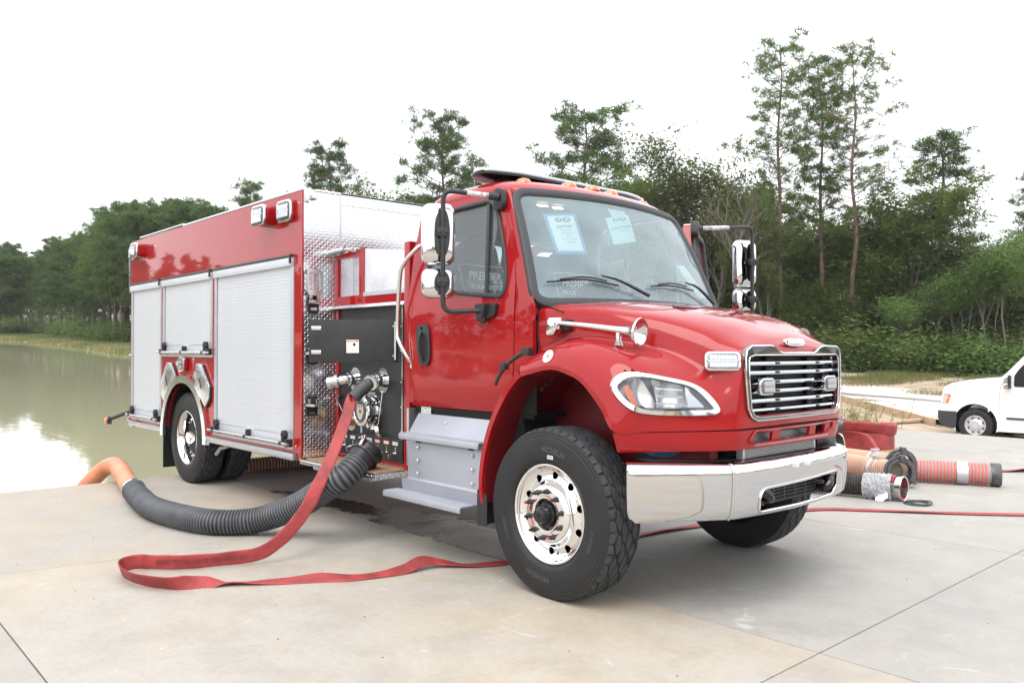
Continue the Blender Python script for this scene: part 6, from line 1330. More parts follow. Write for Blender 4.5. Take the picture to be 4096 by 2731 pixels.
# side steps
def step_tread(xa, xb, y0, y1, z, par):
    sec = [(y1, 0), (y0 + .012, 0), (y0 + .003, -.004), (y0, -.014), (y0, -.042), (y0 + .006, -.046), (y0 + .010, -.042), (y0 + .010, -.016), (y0 + .018, -.010), (y1, -.010)]
    m = MB(); m.prism([(a, b) for a, b in sec], (xa, 0, z), (0, 1, 0), (0, 0, 1), (xb - xa, 0, 0)); o = m.build('step', STEPM, par, bevel=.002)
    nb = MB(); k = 0; y = y0 + .025
    while y < y1 - .012:
        x = xa + .02 + (k % 2) * .016
        while x < xb - .015: nb.lathe([(0, .0085), (.003, .007), (.0045, .003), (.0046, 0)], (x, y, z), (0, 0, 1), 6); x += .033
        y += .022; k += 1
    tag(nb.build('tread_dimple', STEPM, o, ang=60), kind='stuff'); return o
sp0 = MB(); sp0.prism([(-1.10, .545), (-1.085, .56), (-1.095, .87), (-1.075, .90), (-1.055, .93), (-.99, 1.03), (-.97, 1.03), (-.97, .545)], (-1.545, 0, 0), (0, 1, 0), (0, 0, 1), (.93, 0, 0)); so1 = sp0.build('step_housing', STEPM, TR, bevel=.003)
step_tread(-1.555, -.625, -1.165, -1.05, .893, so1); step_tread(-1.66, -.73, -1.235, -1.09, .462, so1)
MB().prism([(-1.10, .545), (-1.085, .545), (-1.075, .46), (-1.09, .46)], (-1.61, 0, 0), (0, 1, 0), (0, 0, 1), (.93, 0, 0)).build('step_riser', STEPM, so1)
b = MB()
for x in (-1.40, -.765):
    for z in (.60, .695, .79): m = MB(); b.lathe([(0, .013), (.003, .013), (.006, .007), (.009, .005), (.009, 0)], (x, -1.102, z), (0, -1, 0), 10)
for x in (-1.17, -.62): b.lathe([(0, .013), (.003, .013), (.006, .007), (.009, 0)], (x, -1.022, .985), (0, -.7, .4), 10)
b.build('step_bolt', STEEL, so1)
for x in (-1.40, -.78): MB().box(x - .025, x + .025, -1.1, -1.092, .825, .86).build('step_slot', DARK, so1)
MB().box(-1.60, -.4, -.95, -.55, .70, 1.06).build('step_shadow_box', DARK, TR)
MB().box(-1.545, -1.42, -.965, -.955, .95, 1.08).build('tread_plate_patch', DXZ, TR)
MB().prism(rrect(.10, .215, .015, 3, -.60, .455), (0, -1.15, 0), (1, 0, 0), (0, 0, 1), (0, .008, 0)).build('mud_flap', PLAS, TR)
MB().box(-.66, -.648, -1.14, -.75, .34, .58).build('mud_flap', PLAS, TR)
# ---------------------------------------------------------------- wheels
def tyre_mesh(R, W, seed, rows, name, lug=1):
    """grid displaced by a groove function; axis = +Y, outer face at y=-W/2"""
    NA_, H_ = 540, W / 2; tw = .41 * W
    side = [(-.36, .302), (-.44, .312), (-.485, .335), (-.50, .38), (-.498, .41), (-.478, .455), (-.462, .475), (-.452, .492), (-.440, .505)]  # y/W, radius for R=.525
    prof = []
    k = R / .525
    def ridge(r): return .0018 * (1 if int(r / .011) % 2 else 0) if .43 < r < .50 else 0
    sd = []
    for i in range(36):
        t = i / 35 * (len(side) - 1); a = int(min(t, len(side) - 2)); f = t - a
        y = side[a][0] * (1 - f) + side[a + 1][0] * f; r = side[a][1] * (1 - f) + side[a + 1][1] * f
        sd.append((y * W - ridge(r), r * k))
    NT_ = 64; tr_ = [(-tw + 2 * tw * i / NT_) for i in range(NT_ + 1)]
    vs = []; 
    for ia in range(NA_):
        th = 2 * pi * ia / NA_; c, s = cos(th), sin(th)
        for y, r in sd: vs.append((r * c, y, r * s))
        for y in tr_:
            q = y / tw; r = R - .006 * q ** 2 - (.010 * max(0, abs(q) - .86) / .14)
            d = 0; ph = th * lug
            for j in range(rows + 1):
                y0 = -.72 + 1.44 * j / rows
                z = .085 * (2 * abs(((ph / (2 * pi) * 1 + j * .5) % 1) * 2 - 1) - 1)
                dd = abs(q - y0 - z)
                if dd < .052: d = max(d, 1)
                # cross sipes between neighbouring zigzags
            fr = (ph / (2 * pi)) 
            j = int((q + .72) / 1.44 * rows + 10) - 10
            if abs(q) < .72:
                w = (fr + (j % 2) * .5 + .18 * ((q + .72) / 1.44 * rows - j)) % 1
                if w < .10: d = max(d, .75)
            elif abs(q) > .72:
                w = (fr * 2) % 1
                if w < .16 and abs(q) > .80: d = max(d, .7)
            vs.append(((r - .017 * d) * c, y, (r - .017 * d) * s))
        for y, r in sd[::-1]: vs.append((r * c, -y, r * s))
    m_ = len(sd) * 2 + len(tr_); fs = []; a0 = len(sd) - 1; a1 = len(sd) + len(tr_)
    tf = []; sf = []
    for i in range(NA_):
        n2 = (i + 1) % NA_
        for j in range(m_ - 1): (tf if a0 <= j < a1 else sf).append((i * m_ + j, i * m_ + j + 1, n2 * m_ + j + 1, n2 * m_ + j))
    def mk(f_, mt, nm):
        used = sorted({i for f in f_ for i in f}); ix = {v: k for k, v in enumerate(used)}; me = bpy.data.meshes.new(nm)
        me.from_pydata([vs[i] for i in used], [], [tuple(ix[i] for i in f) for f in f_]); me.materials.append(mt); me.shade_smooth(); me.set_sharp_from_angle(angle=radians(40)); return me
    return mk(sf, TYRE, nm_ := name + '_side'), mk(tf, TREAD, name + '_tread')
LF = 24
FT = tyre_mesh(.525, .30, 1, 4, 'front_tyre', LF); RT = tyre_mesh(.515, .275, 2, 4, 'rear_tyre', 30)
def sidewall_text(parent, Mw, R0, W, strs):
    mb = MB()
    for s_, a0, r0, size, bold in strs:
        tv, tf = textmb(s_, size, .0012, 0, bold)
        P = []
        for a, b, c in tv:
            r = r0 + b; th = radians(a0) - a / r0; P.append((r * cos(th), -W * .5 + .0005 - .0012 - c - .012 * max(0, (r - .40) / .05) * -1 * .45, r * sin(th)))
        mb.add(P, tf)
    o = mb.build('sidewall_lettering', TYRE_L, parent, world=Mw, smooth=False); return o
TYRE_L = mat('raised_rubber_lettering', (.045, .047, .05), .4)
def rim_front():
    """polished disc wheel with ten hand holes, facing -y"""
    def yr(r):
        pts = [(.0, .05), (.10, .05), (.108, .052), (.165, .052), (.178, .040), (.19, .012), (.205, -.010), (.235, -.018), (.258, -.012), (.270, .0)]
        for (a, y1), (b, y2) in zip(pts, pts[1:]):
            if r <= b: f = (r - a) / (b - a); f = f * f * (3 - 2 * f); return y1 * (1 - f) + y2 * f
        return pts[-1][1]
    circ = lambda r, n, c=(0, 0): [(c[0] + r * cos(2 * pi * i / n), c[1] + r * sin(2 * pi * i / n)) for i in range(n)]
    hs_ = [circ(.0235, 16, (.232 * cos(radians(18 + 36 * k)), .232 * sin(radians(18 + 36 * k)))) for k in range(10)]
    outer = circ(.270, 96); inner = circ(.0975, 48)
    mb = MB(); 
    # rings of inner points
    P = [V(p) for p in outer]; E = [(i, (i + 1) % 96) for i in range(96)]
    for h in hs_ + [inner]:
        n = len(P); P += [V(p) for p in h]; E += [(n + i, n + (i + 1) % len(h)) for i in range(len(h))]
    for r in (.108, .12, .14, .165, .172, .178, .184, .19, .197, .205, .215, .225, .235, .245, .258, .264):
        for p in circ(r, 96):
            if all(hypot(p[0] - .232 * cos(radians(18 + 36 * k)), p[1] - .232 * sin(radians(18 + 36 * k))) > .027 for k in range(10)): P.append(V(p))
    v2, _, f2, _, _, _ = delaunay_2d_cdt(P, E, [], 0, 1e-6); f3 = []
    for f in f2:
        c = sum((v2[i] for i in f), V((0, 0))) / len(f)
        if c.length > .2702 or c.length < .0965 or any(hypot(c.x - .232 * cos(radians(18 + 36 * k)), c.y - .232 * sin(radians(18 + 36 * k))) < .0232 for k in range(10)): continue
        f3.append(tuple(f))
    mb.add([(p.x, -yr(p.length), p.y) for p in v2], f3)
    for h in hs_ + [inner]:
        n = len(h); mb.add([(a, -yr(hypot(a, b)), b) for a, b in h] + [(a, -yr(hypot(a, b)) + .03, b) for a, b in h], [(i, (i + 1) % n, (i + 1) % n + n, i + n) for i in range(n)])
    mb.lathe([(0, .2695), (.004, .275), (.012, .281), (.022, .284), (.03, .288), (.034, .295), (.032, .302), (.024, .305), (.0, .303), (-.02, .298)], (0, 0, 0), (0, -1, 0), 96)
    return mb.mesh('rim', POLI2, ang=50)
POLI2 = mat('mirror_polished_wheel', (.87, .87, .88), .06, 1, rvar=.03, vscale=6)
RF = rim_front()
def lugnut():
    m = MB(); m.lathe([(0, .019), (.005, .019), (.007, .0155), (.025, .0145), (.027, .0095), (.042, .009), (.047, .006), (.049, 0)], (0, 0, 0), (0, -1, 0), 6); return m.mesh('lug_nut', GPLAS2, smooth=False)
GPLAS2 = mat('black_steel', (.014, .014, .015), .3); LN = lugnut()
REDTIP = mat('red_torque_mark', (.6, .05, .03), .5)
hubm = MB(); hubm.lathe([(-.02, .095), (.01, .094), (.014, .076), (.038, .070), (.042, .057), (.07, .053), (.085, .050), (.104, .042), (.110, .028), (.110, .016), (.116, .016), (.116, 0)], (0, 0, 0), (0, -1, 0), 28)
for k in range(8): a = k * pi / 4; hubm.lathe([(0, .007), (.008, .007), (.008, 0)], (.068 * cos(a), -.05, .068 * sin(a)), (0, -1, 0), 6)
hubm = hubm.mesh('hub', GPLAS2, ang=35)
for sgn in (-1, 1):
    M = Matrix.Translation((0, sgn * 1.0, .5145)) @ (Matrix() if sgn < 0 else Matrix.Rotation(pi, 4, 'Z')) @ Matrix.Rotation(radians(4), 4, 'Y')
    wo_ = inst('front_wheel', RF, TR, M @ Matrix.Translation((0, -.095, 0)))
    t_ = inst('tyre', FT[0], wo_, M); inst('tread', FT[1], wo_, M)
    inst('hub', hubm, wo_, M @ Matrix.Translation((0, -.105, 0)))
    for k in range(10):
        a = radians(18 * 0 + 36 * k + 15); inst('lug_nut', LN, wo_, M @ Matrix.Translation((.1425 * cos(a), -.147, .1425 * sin(a))))
    MB().lathe([(-.25, .27), (-.06, .27)], (0, 0, 0), (0, -1, 0), 40).lathe([(-.05, .0), (-.05, .27)], (0, 0, 0), (0, -1, 0), 40).build('brake_drum', DARK, wo_, world=M)
    if sgn < 0:
        sidewall_text(wo_, M, .5, .30, [('MICHELIN', 84, .392, .044, .0015), ('MICHELIN', 264, .392, .044, .0015), ('315/80R22.5', 205, .385, .030, .001), ('X WORKS', -12, .385, .030, .001)])
        k = MB().prism([(-.024, -.011), (.024, -.011), (.024, .011), (-.024, .011)], (.02, -.1522, .352), (1, 0, 0), (0, 0, 1), (0, -.001, 0)).build('barcode_sticker', WHITE, wo_, world=M)
        m = MB(); 
        for i in range(9): m.prism([(-.02 + i * .0047, -.008), (-.018 + i * .0047 , -.008), (-.018 + i * .0047, .009), (-.02 + i * .0047, .009)], (.02, -.1533, .352), (1, 0, 0), (0, 0, 1), (0, -.0004, 0))
        m.build('barcode', INK, wo_, world=M)
        m = MB(); 
        for a in (159, 303): m.lathe([(0, .009), (.004, .009), (.004, 0)], (.1425 * cos(radians(a)), -.1945, .1425 * sin(radians(a))), (0, -1, 0), 8)
        m.build('torque_mark', REDTIP, wo_, world=M)
        m = MB().prism([(-.008, -.01), (.008, -.01), (0, .012)], (.055, -.0815, -.235), (1, 0, 0), (0, 0, 1), (0, -.001, 0)).build('rim_logo', mat('blue_print', (.03, .06, .25), .4), wo_, world=M)
# dual rear wheels
def rim_rear():
    mb = MB(); mb.lathe([(.034, .302), (.036, .296), (.030, .289), (.020, .284), (.008, .280), (-.02, .268), (-.06, .262), (-.125, .258), (-.14, .235), (-.142, .20), (-.135, .17), (-.13, .12), (-.13, .09)], (0, 0, 0), (0, -1, 0), 72); return mb.mesh('rim', POLI2, ang=50)
RR = rim_rear()
hubr = MB(); hubr.lathe([(-.14, .095), (-.09, .09), (-.085, .075), (.0, .07), (.02, .06), (.022, 0)], (0, 0, 0), (0, -1, 0), 24)
for k in range(10): a = k * pi / 5; hubr.lathe([(-.13, .02), (-.09, .018), (-.085, 0)], (.1425 * cos(a), 0, .1425 * sin(a)), (0, -1, 0), 6)
for k in range(8): a = k * pi / 4; hubr.lathe([(.0, .008), (.012, .008), (.012, 0)], (.055 * cos(a), -.01, .055 * sin(a)), (0, -1, 0), 6)
hubr = hubr.mesh('hub', POLI2, ang=35)
for sgn in (-1, 1):
    for k, yc in enumerate((1.045, .72)):
        M = Matrix.Translation((-5.835, sgn * yc, .508)) @ (Matrix() if sgn < 0 else Matrix.Rotation(pi, 4, 'Z')) @ Matrix.Rotation(radians(20 * k), 4, 'Y')
        wo_ = inst('rear_wheel', RR, TR, M @ Matrix.Translation((0, -.088, 0))); inst('tyre', RT[0], wo_, M); inst('tread', RT[1], wo_, M)
        if k == 0: inst('hub', hubr, wo_, M @ Matrix.Translation((0, -.09, 0)))
        MB().lathe([(-.2, .26), (.05, .262)], (0, 0, 0), (0, -1, 0), 30).lathe([(.03, 0), (.03, .2)], (0, 0, 0), (0, -1, 0), 30).build('brake_drum', DARK, wo_, world=M)
# ---------------------------------------------------------------- papers taped inside the windshield, driver
PAPER = mat('white_paper', (.88, .90, .90), .7); PAPER2 = mat('greenish_paper', (.62, .78, .76), .7); TAPE = mat('blue_tape', (.12, .32, .62), .6); TEAL = mat('dark_teal_print', (.10, .24, .25), .6); LG = mat('light_print', (.35, .42, .42), .6)
def onws(Q, off=.008):
    """a,b in 0..1 over the quad TL,TR,BR,BL given in windshield coordinates"""
    def f(a, b, c=0):
        top = V(Q[0]) * (1 - a) + V(Q[1]) * a; bot = V(Q[3]) * (1 - a) + V(Q[2]) * a; t, s = bot * (1 - b) + top * b; return WS(t, s) - wsn(t, s) * (off - c)
    return f
def paper(Q, m, name, label, cat, bord=None, off=.010):
    f = onws(Q, off); g_ = MB(); N = 6; P = [f(i / N, j / N) for j in range(N + 1) for i in range(N + 1)]
    g_.add(P, [(j * (N + 1) + i, j * (N + 1) + i + 1, (j + 1) * (N + 1) + i + 1, (j + 1) * (N + 1) + i) for j in range(N) for i in range(N)])
    o = g_.build(name, m, None, smooth=False); tag(o, label, cat)
    if bord:
        fb = onws(bord, off - .0015); 
        for (a0, a1, b0, b1) in ((0, .085, 0, 1), (.915, 1, 0, 1), (.0, 1, .94, 1), (0, 1, 0, .07)):
            k = MB(); P = [fb(a0 + (a1 - a0) * i / 6, b0 + (b1 - b0) * j / 6) for j in range(7) for i in range(7)]; k.add(P, [(j * 7 + i, j * 7 + i + 1, (j + 1) * 7 + i + 1, (j + 1) * 7 + i) for j in range(6) for i in range(6)]); k.build('tape', TAPE, o, smooth=False)
    return o, f
def wtext(s, size, a, b, f, m, par, asp=.78, bold=0, shear=0):
    tv, tf = textmb(s, size, 0, shear, bold); MB().add([f(a + x / asp, b + y, .0022) for x, y, z in tv], tf).build('lettering', m, par, smooth=False)
Q1 = [(-.759, .785), (-.508, .812), (-.514, .453), (-.749, .424)]; T1 = [(-.792, .802), (-.488, .833), (-.500, .424), (-.764, .414)]
p1, f1 = paper(Q1, PAPER, 'paper_sign', 'white printed job sheet framed in blue tape inside the windshield', 'paper sign', T1)
Q2 = [(-.181, .818), (.142, .897), (.081, .602), (-.201, .541)]
p2, f2 = paper(Q2, PAPER2, 'paper_sign', 'tilted pale green job sheet hanging from tape in the middle of the windshield', 'paper sign')
for p, f in ((p1, f1), (p2, f2)):
    for cx, w_ in ((.36, .19), (.66, .27)):
        MB().add([f(cx + w_ * .62 * cos(k * pi / 10), .87 + .065 * sin(k * pi / 10), .0012) for k in range(20)], [tuple(range(20))]).build('logo_oval', TEAL, p, smooth=False)
    wtext('US', .085, .35, .872, f, PAPER, p, bold=.004, shear=.2); wtext('FIRE', .066, .66, .882, f, PAPER, p, bold=.003, shear=.2); wtext('APPARATUS', .028, .67, .838, f, PAPER, p)
wtext('Job# FT1030', .088, .5, .685, f1, TEAL, p1, bold=.0015)
for i, s_ in enumerate(('STOCK FRT', 'VIN UX3143', '360HP', '16K Frt/ 31K Rr', '1500/1800')): wtext(s_, .066, .5 + .02 * i, .59 - .085 * i, f1, LG, p1)
wtext('Job# FT1030', .125, .52, .57, f2, TEAL, p2, bold=.0015); wtext('Demo Unit', .075, .58, .45, f2, LG, p2)
mtp = onws([(-.10, .93), (.11, .935), (.13, .86), (-.09, .83)], .013); MB().add([mtp(i, j) for i, j in ((0, 0), (1, 0), (1, 1), (0, 1))], [(0, 1, 2, 3)]).build('tape', PAPER2, p2, smooth=False)
QS = [(.55, .42), (.70, .44), (.90, .12), (.72, .10)]
ps, fs_ = paper(QS, PAPER2, 'window_sticker', 'tall window sticker strip low in the driver side corner of the windshield', 'sticker', None, .012)
YEL = mat('yellow_print', (.7, .6, .1), .6)
for b, h_, m in ((.55, .12, YEL), (.4, .06, LG), (.3, .05, LG)): MB().add([fs_(i, j, .002) for i, j in ((.1, b), (.9, b), (.9, b + h_), (.1, b + h_))], [(0, 1, 2, 3)]).build('print_block', m, ps, smooth=False)
wtext('U', .18, .5, .16, fs_, INK, ps)
dp = MB().add([(-.30, .28, 1.862), (-.32, .66, 1.862), (-.20, .62, 1.856), (-.18, .30, 1.856)], [(0, 1, 2, 3)]).build('paper_sheet', PAPER, None, smooth=False); tag(dp, 'white sheet of paper lying on the dashboard behind the right wiper', 'paper')
rw_ = MB().tube([(-.34, .86, 1.86), (-.36, .70, 2.06), (-.34, .62, 2.05)], .006, 6).build('red_folder', REDLENS, None)
tag(rw_, 'thin red edged folder stuck in the driver side of the windshield', 'folder')

def skin(name, J, edges, m, parent, root=0, sub=2):
    me = bpy.data.meshes.new(name); me.from_pydata([j[:3] for j in J], edges, []); me.materials.append(m); o = bpy.data.objects.new(name, me); link(o, parent)
    md = o.modifiers.new('s', 'SKIN'); md.use_smooth_shade = True
    if not me.skin_vertices: 
        bm = bmesh.new(); bm.from_mesh(me); bm.verts.layers.skin.verify(); bm.to_mesh(me); bm.free()
    for i, j in enumerate(J): me.skin_vertices[0].data[i].radius = (j[3], j[4] if len(j) > 4 else j[3])
    me.skin_vertices[0].data[root].use_root = True
    s_ = o.modifiers.new('b', 'SUBSURF'); s_.levels = s_.render_levels = sub; return o
PS = thing('person', (-1.2, .5, 1.5), 'dark-haired person in dark shirt leaning over the steering wheel inside the cab', 'person')
SKINM = mat('skin', (.50, .28, .20), .55, var=.08); SHIRT = mat('dark_shirt', (.03, .034, .045), .85, var=.2); HAIR = mat('dark_hair', (.03, .02, .015), .7)
Jb = [(-1.16, .5, 1.58, .15, .13), (-1.13, .5, 1.72, .15, .12), (-1.07, .48, 1.88, .17, .12), (-1.0, .46, 2.00, .16, .10), (-.95, .45, 2.08, .065), (-.92, .45, 2.14, .055),   # pelvis..neck
      (-1.02, .28, 1.98, .062), (-.88, .22, 1.84, .050), (-.74, .30, 1.93, .036), (-.69, .36, 2.00, .028),                                                                # right arm
      (-.98, .64, 1.98, .062), (-.84, .72, 1.85, .050), (-.70, .70, 1.98, .036), (-.66, .69, 2.05, .028),                                                              # left arm
      (-1.05, .38, 1.56, .10), (-.72, .36, 1.60, .085), (-1.05, .62, 1.56, .10), (-.72, .64, 1.60, .085), (-.68, .36, 1.25, .06), (-.68, .64, 1.25, .06)]
skin('body', Jb, [(0, 1), (1, 2), (2, 3), (3, 4), (4, 5), (3, 6), (6, 7), (7, 8), (8, 9), (3, 10), (10, 11), (11, 12), (12, 13), (0, 14), (14, 15), (15, 18), (0, 16), (16, 17), (17, 19)], SHIRT, PS)
def head(parent, c, fwd, up_, s):
    f = V(fwd).normalized(); u = V(up_); r = f.cross(u).normalized(); u = r.cross(f); m = MB(); n, k = 28, 20; vs = []
    for i in range(k + 1):
        for j in range(n):
            a = pi * i / k; b = 2 * pi * j / n; x, y, z = sin(a) * cos(b), sin(a) * sin(b), cos(a)      # x forward
            w = .78 * (1 - .16 * max(0, -z) ** 1.2); d = .96 * (1 - .06 * max(0, -z)); h = 1.18
            X, Y_, Z = x * d, y * w, z * h
            if x > 0:
                X += .16 * math.exp(-((y / .13) ** 2 + ((z + .12) / .20) ** 2)) * (1.2 if z < -.05 else .7)      # nose
                X -= .07 * math.exp(-(((abs(y) - .30) / .13) ** 2 + ((z - .10) / .09) ** 2))                # eye sockets
                X += .04 * math.exp(-((y / .22) ** 2 + ((z + .52) / .07) ** 2)) - .03 * math.exp(-((y / .25) ** 2 + ((z + .42) / .03) ** 2))   # lips
                X += .05 * math.exp(-((y / .25) ** 2 + ((z + .85) / .12) ** 2))                           # chin
            vs.append(V(c) + (f * X + r * Y_ + u * Z) * s)
    m.add(vs, [(i * n + j, (i + 1) * n + j, (i + 1) * n + (j + 1) % n, i * n + (j + 1) % n) for i in range(k) for j in range(n)])
    h = m.build('head', SKINM, parent, ang=80, weld=True)
    m = MB(); vs = []
    for i in range(11):
        for j in range(n):
            a = pi * .58 * i / 10; b = 2 * pi * j / n; fr = cos(b); cut = 1 - .42 * max(0, fr) ** .7; a *= cut; x, y, z = sin(a) * cos(b), sin(a) * sin(b), cos(a); vs.append(V(c) + (f * (x * 1.0 - .03) + r * y * .84 + u * (z * 1.22 + .03)) * s * 1.04)
    m.add(vs, [(i * n + j, (i + 1) * n + j, (i + 1) * n + (j + 1) % n, i * n + (j + 1) % n) for i in range(10) for j in range(n)]); m.build('hair', HAIR, h, ang=80, weld=True)
    m = MB()
    for q in (-1, 1): m.sphere(V(c) + (f * .0 + r * .80 * q - u * .05) * s, .2 * s, sc=(.5, .35, 1.1))
    m.build('ear', SKINM, h)
    for q in (-1, 1): e = MB().sphere(V(c) + (f * .84 + r * .30 * q + u * .10) * s, .09 * s); e.build('eye', INK, h)
head(PS, (-.86, .45, 2.245), (.62, .55, -.42), (.35, .1, 1), .098)
for q, (hx, hy, hz), d in ((0, (-.68, .37, 2.02), (.4, .35, .55)), (1, (-.655, .69, 2.07), (.3, -.3, .6))):
    d = V(d).normalized(); s_ = V((.83, 0, .55)).normalized(); c = V((hx, hy, hz)); J = [(*c, .026, .018), (*(c + d * .045), .034, .018)]; E = [(0, 1)]
    skin('hand', [tuple(x) for x in J] + [(*(c + d * .08), .03, .015)], [(0, 1), (1, 2)], SKINM, PS)
    for k in range(4):
        b = c + d * .075 + V((0, 1, 0)) * (k - 1.5) * .017; L_ = (.9, 1.05, 1.0, .8)[k]; pts = [b, b + d * .03 * L_ + s_ * .008, b + d * .045 * L_ + s_ * .03 * L_, b + d * .03 + s_ * .045 * L_]; MB().tube(pts, [.009, .0085, .008, .007], 6, smooth=2).build('finger', SKINM, PS)
    b = c + d * .03; MB().tube([b, b - V((0, 1, 0)) * .03 * (1 if q else -1) + s_ * .015, b + d * .03 - V((0, 1, 0)) * .035 * (1 if q else -1) + s_ * .03], [.011, .010, .008], 6, smooth=2).build('thumb', SKINM, PS)
    for k in range(1): MB().tube([c - d * .10, c], [.033, .027], 10).build('forearm', SKINM, PS)

# ---------------------------------------------------------------- hoses
HOSE = mat('red_rubber_hose', (.29, .034, .034), .6, var=.25, vscale=7, bump=.5, bscale=28); n = NT(HOSE)
def resample(P, d):
    P = crom(P, 12); L_ = [0]
    for a, b in zip(P, P[1:]): L_.append(L_[-1] + (b - a).length)
    N = max(2, int(L_[-1] / d)); out = []; j = 0
    for i in range(N + 1):
        s = L_[-1] * i / N
        while j < len(L_) - 2 and L_[j + 1] < s: j += 1
        f = (s - L_[j]) / max(1e-9, L_[j + 1] - L_[j]); out.append(P[j] * (1 - f) + P[j + 1] * f)
    return out
def corr(path, r, pitch, amp, n=24, seg=4, rfun=None):
    P = resample(path, pitch / seg); R = [r + amp * cos(2 * pi * i / seg) for i in range(len(P))]
    return MB().tube(P, R, n, cap=False), P
RIBM = mat('highlit_hose_rib', (.075, .080, .088), .42, var=.2, vscale=8)  # lighter copy of the hose black: highlights painted onto the ribs, grooves stay dark
BLACKH = mat('black_corrugated_hose', (.012, .013, .015), .5, var=.3, vscale=8)
ORH = mat('orange_hose', (.62, .22, .11), .5, var=.12, vscale=4)
SH = thing('suction_hose', (-4, -2, 0), 'black corrugated suction hose from the running board to the pond, orange at its far end', 'suction hose')
r_h = .098
pth = [(-1.80, -1.31, .715), (-1.93, -1.315, .625), (-2.12, -1.325, .515), (-2.45, -1.345, .36), (-2.80, -1.42, .215), (-2.93, -1.58, .14), (-2.93, -1.80, .105), (-3.10, -1.97, .10), (-3.46, -2.08, .10), (-4.02, -2.13, .10), (-4.62, -2.05, .10), (-5.08, -1.96, .105)]
pth = [(-2.02, -1.20, .655), (-2.00, -1.335, .555), (-2.06, -1.40, .49), (-2.25, -1.44, .385), (-2.46, -1.51, .265), (-2.72, -1.64, .15), (-2.88, -1.79, .105), (-3.08, -1.97, .098), (-3.46, -2.08, .098), (-4.02, -2.13, .098), (-4.62, -2.05, .098), (-5.06, -1.97, .10)]
m, P_ = corr(pth, r_h, .029, .0085, 26, 4); fa_, fb_ = [], []
for q, f in enumerate(m.f[:-0 or None]): (fa_ if (q // 26) % 4 in (0, 3) else fb_).append(f)
for nm, ff, mt in (('hose_rib', fa_, RIBM), ('corrugated_tube', fb_, BLACKH)):
    k = MB(); k.v = m.v; k.f = ff; ob = k.build(nm, mt, SH, ang=180); bm = bmesh.new(); bm.from_mesh(ob.data); bmesh.ops.delete(bm, geom=[v for v in bm.verts if not v.link_faces], context='VERTS'); bm.to_mesh(ob.data); bm.free(); ob.data.shade_smooth()
e0 = V(pth[0]); d0 = (V(pth[0]) - V(pth[1])).normalized()
c_ = MB(); c_.cyl(e0 - d0 * .05, e0 + d0 * .03, r_h + .014, n=32); c_.lathe([(.0, .098), (.0, .124), (.012, .128), (.012, .118), (.065, .118), (.068, .128), (.085, .128), (.085, .10), (.02, .098)], e0 + d0 * .02, d0, 36)
cc_ = c_.build('hose_coupling', mat('worn_black_coupling', (.03, .028, .032), .32, .3, var=.4, vscale=14), SH, ang=40)
sd_ = d0.cross(V((0, 0, 1))).normalized(); ud_ = sd_.cross(d0)
for q in (-1, 1):
    k = e0 + d0 * .06 + (ud_ * .8 * q + sd_ * .3 * q).normalized() * .125; MB().bar(k - d0 * .03, k + d0 * .05 + (ud_ * q) * .03, .028, .022).bar(k, k + (ud_ * q) * .05 + d0 * .03, .022, .018).build('cam_lever', CHROME if q > 0 else PLAS, cc_, bevel=.004)
MB().lathe([(0, .06), (0, .0)], e0 + d0 * .05, d0, 20).build('bore', DARK, cc_)
cl = V(pth[-1]); cd = (V(pth[-1]) - V(pth[-2])).normalized()
MB().lathe([(-.20, r_h + .004), (0, r_h + .004)], cl, cd, 28).build('sleeve', BLACKH, SH)
c_ = MB(); c_.lathe([(-.01, .10), (-.01, .112), (.012, .114), (.014, .108), (.022, .108), (.024, .116), (.045, .114), (.045, .10)], cl, cd, 32); c_.box(cl.x - .04, cl.x + .02, cl.y - .02, cl.y + .03, .205, .23)
c_.build('band_clamp', STEEL, SH, ang=40)
orp = [cl, cl + cd * .25, (-5.62, -1.87, .115), (-6.05, -1.80, .165), (-6.42, -1.77, .19), (-6.70, -1.80, .12), (-6.92, -1.90, -.06), (-7.15, -2.02, -.30), (-7.5, -2.2, -.65)]
P2 = resample(orp, .05); MB().tube(P2, [.093] * len(P2), 24).build('orange_tube', ORH, SH, ang=80)
def ribbon(pts, W, T=.012, name='fire_hose', m=HOSE, step=.03, tagv=None, wob=.0):
    """pts: (x,y,z, wx,wy,wz): centre and width direction"""
    K = 6; C1 = crom([p[:3] for p in pts], 14); C2 = crom([p[3:6] for p in pts], 14); mb = MB(); k = 12
    vs = []; fr = []
    for i, (c, w_) in enumerate(zip(C1, C2)):
        t = (C1[min(i + 1, len(C1) - 1)] - C1[max(0, i - 1)]).normalized(); w_ = (w_ - t * w_.dot(t)).normalized(); nn = t.cross(w_); ww = W * (1 + wob * sin(i * .37) * sin(i * .11)); fr.append((c, w_, nn))
        for j in range(k):
            a = 2 * pi * j / k; x = cos(a); y = sin(a); x = math.copysign(abs(x) ** .45, x); y = math.copysign(abs(y) ** .9, y); edge = .5 + .5 * abs(x) ** 8; vs.append(c + w_ * x * ww / 2 + nn * y * T * .5 * (1.15 if abs(x) > .9 else .9))
    mb.add(vs, [(i * k + j, i * k + (j + 1) % k, (i + 1) * k + (j + 1) % k, (i + 1) * k + j) for i in range(len(C1) - 1) for j in range(k)]); return mb, fr
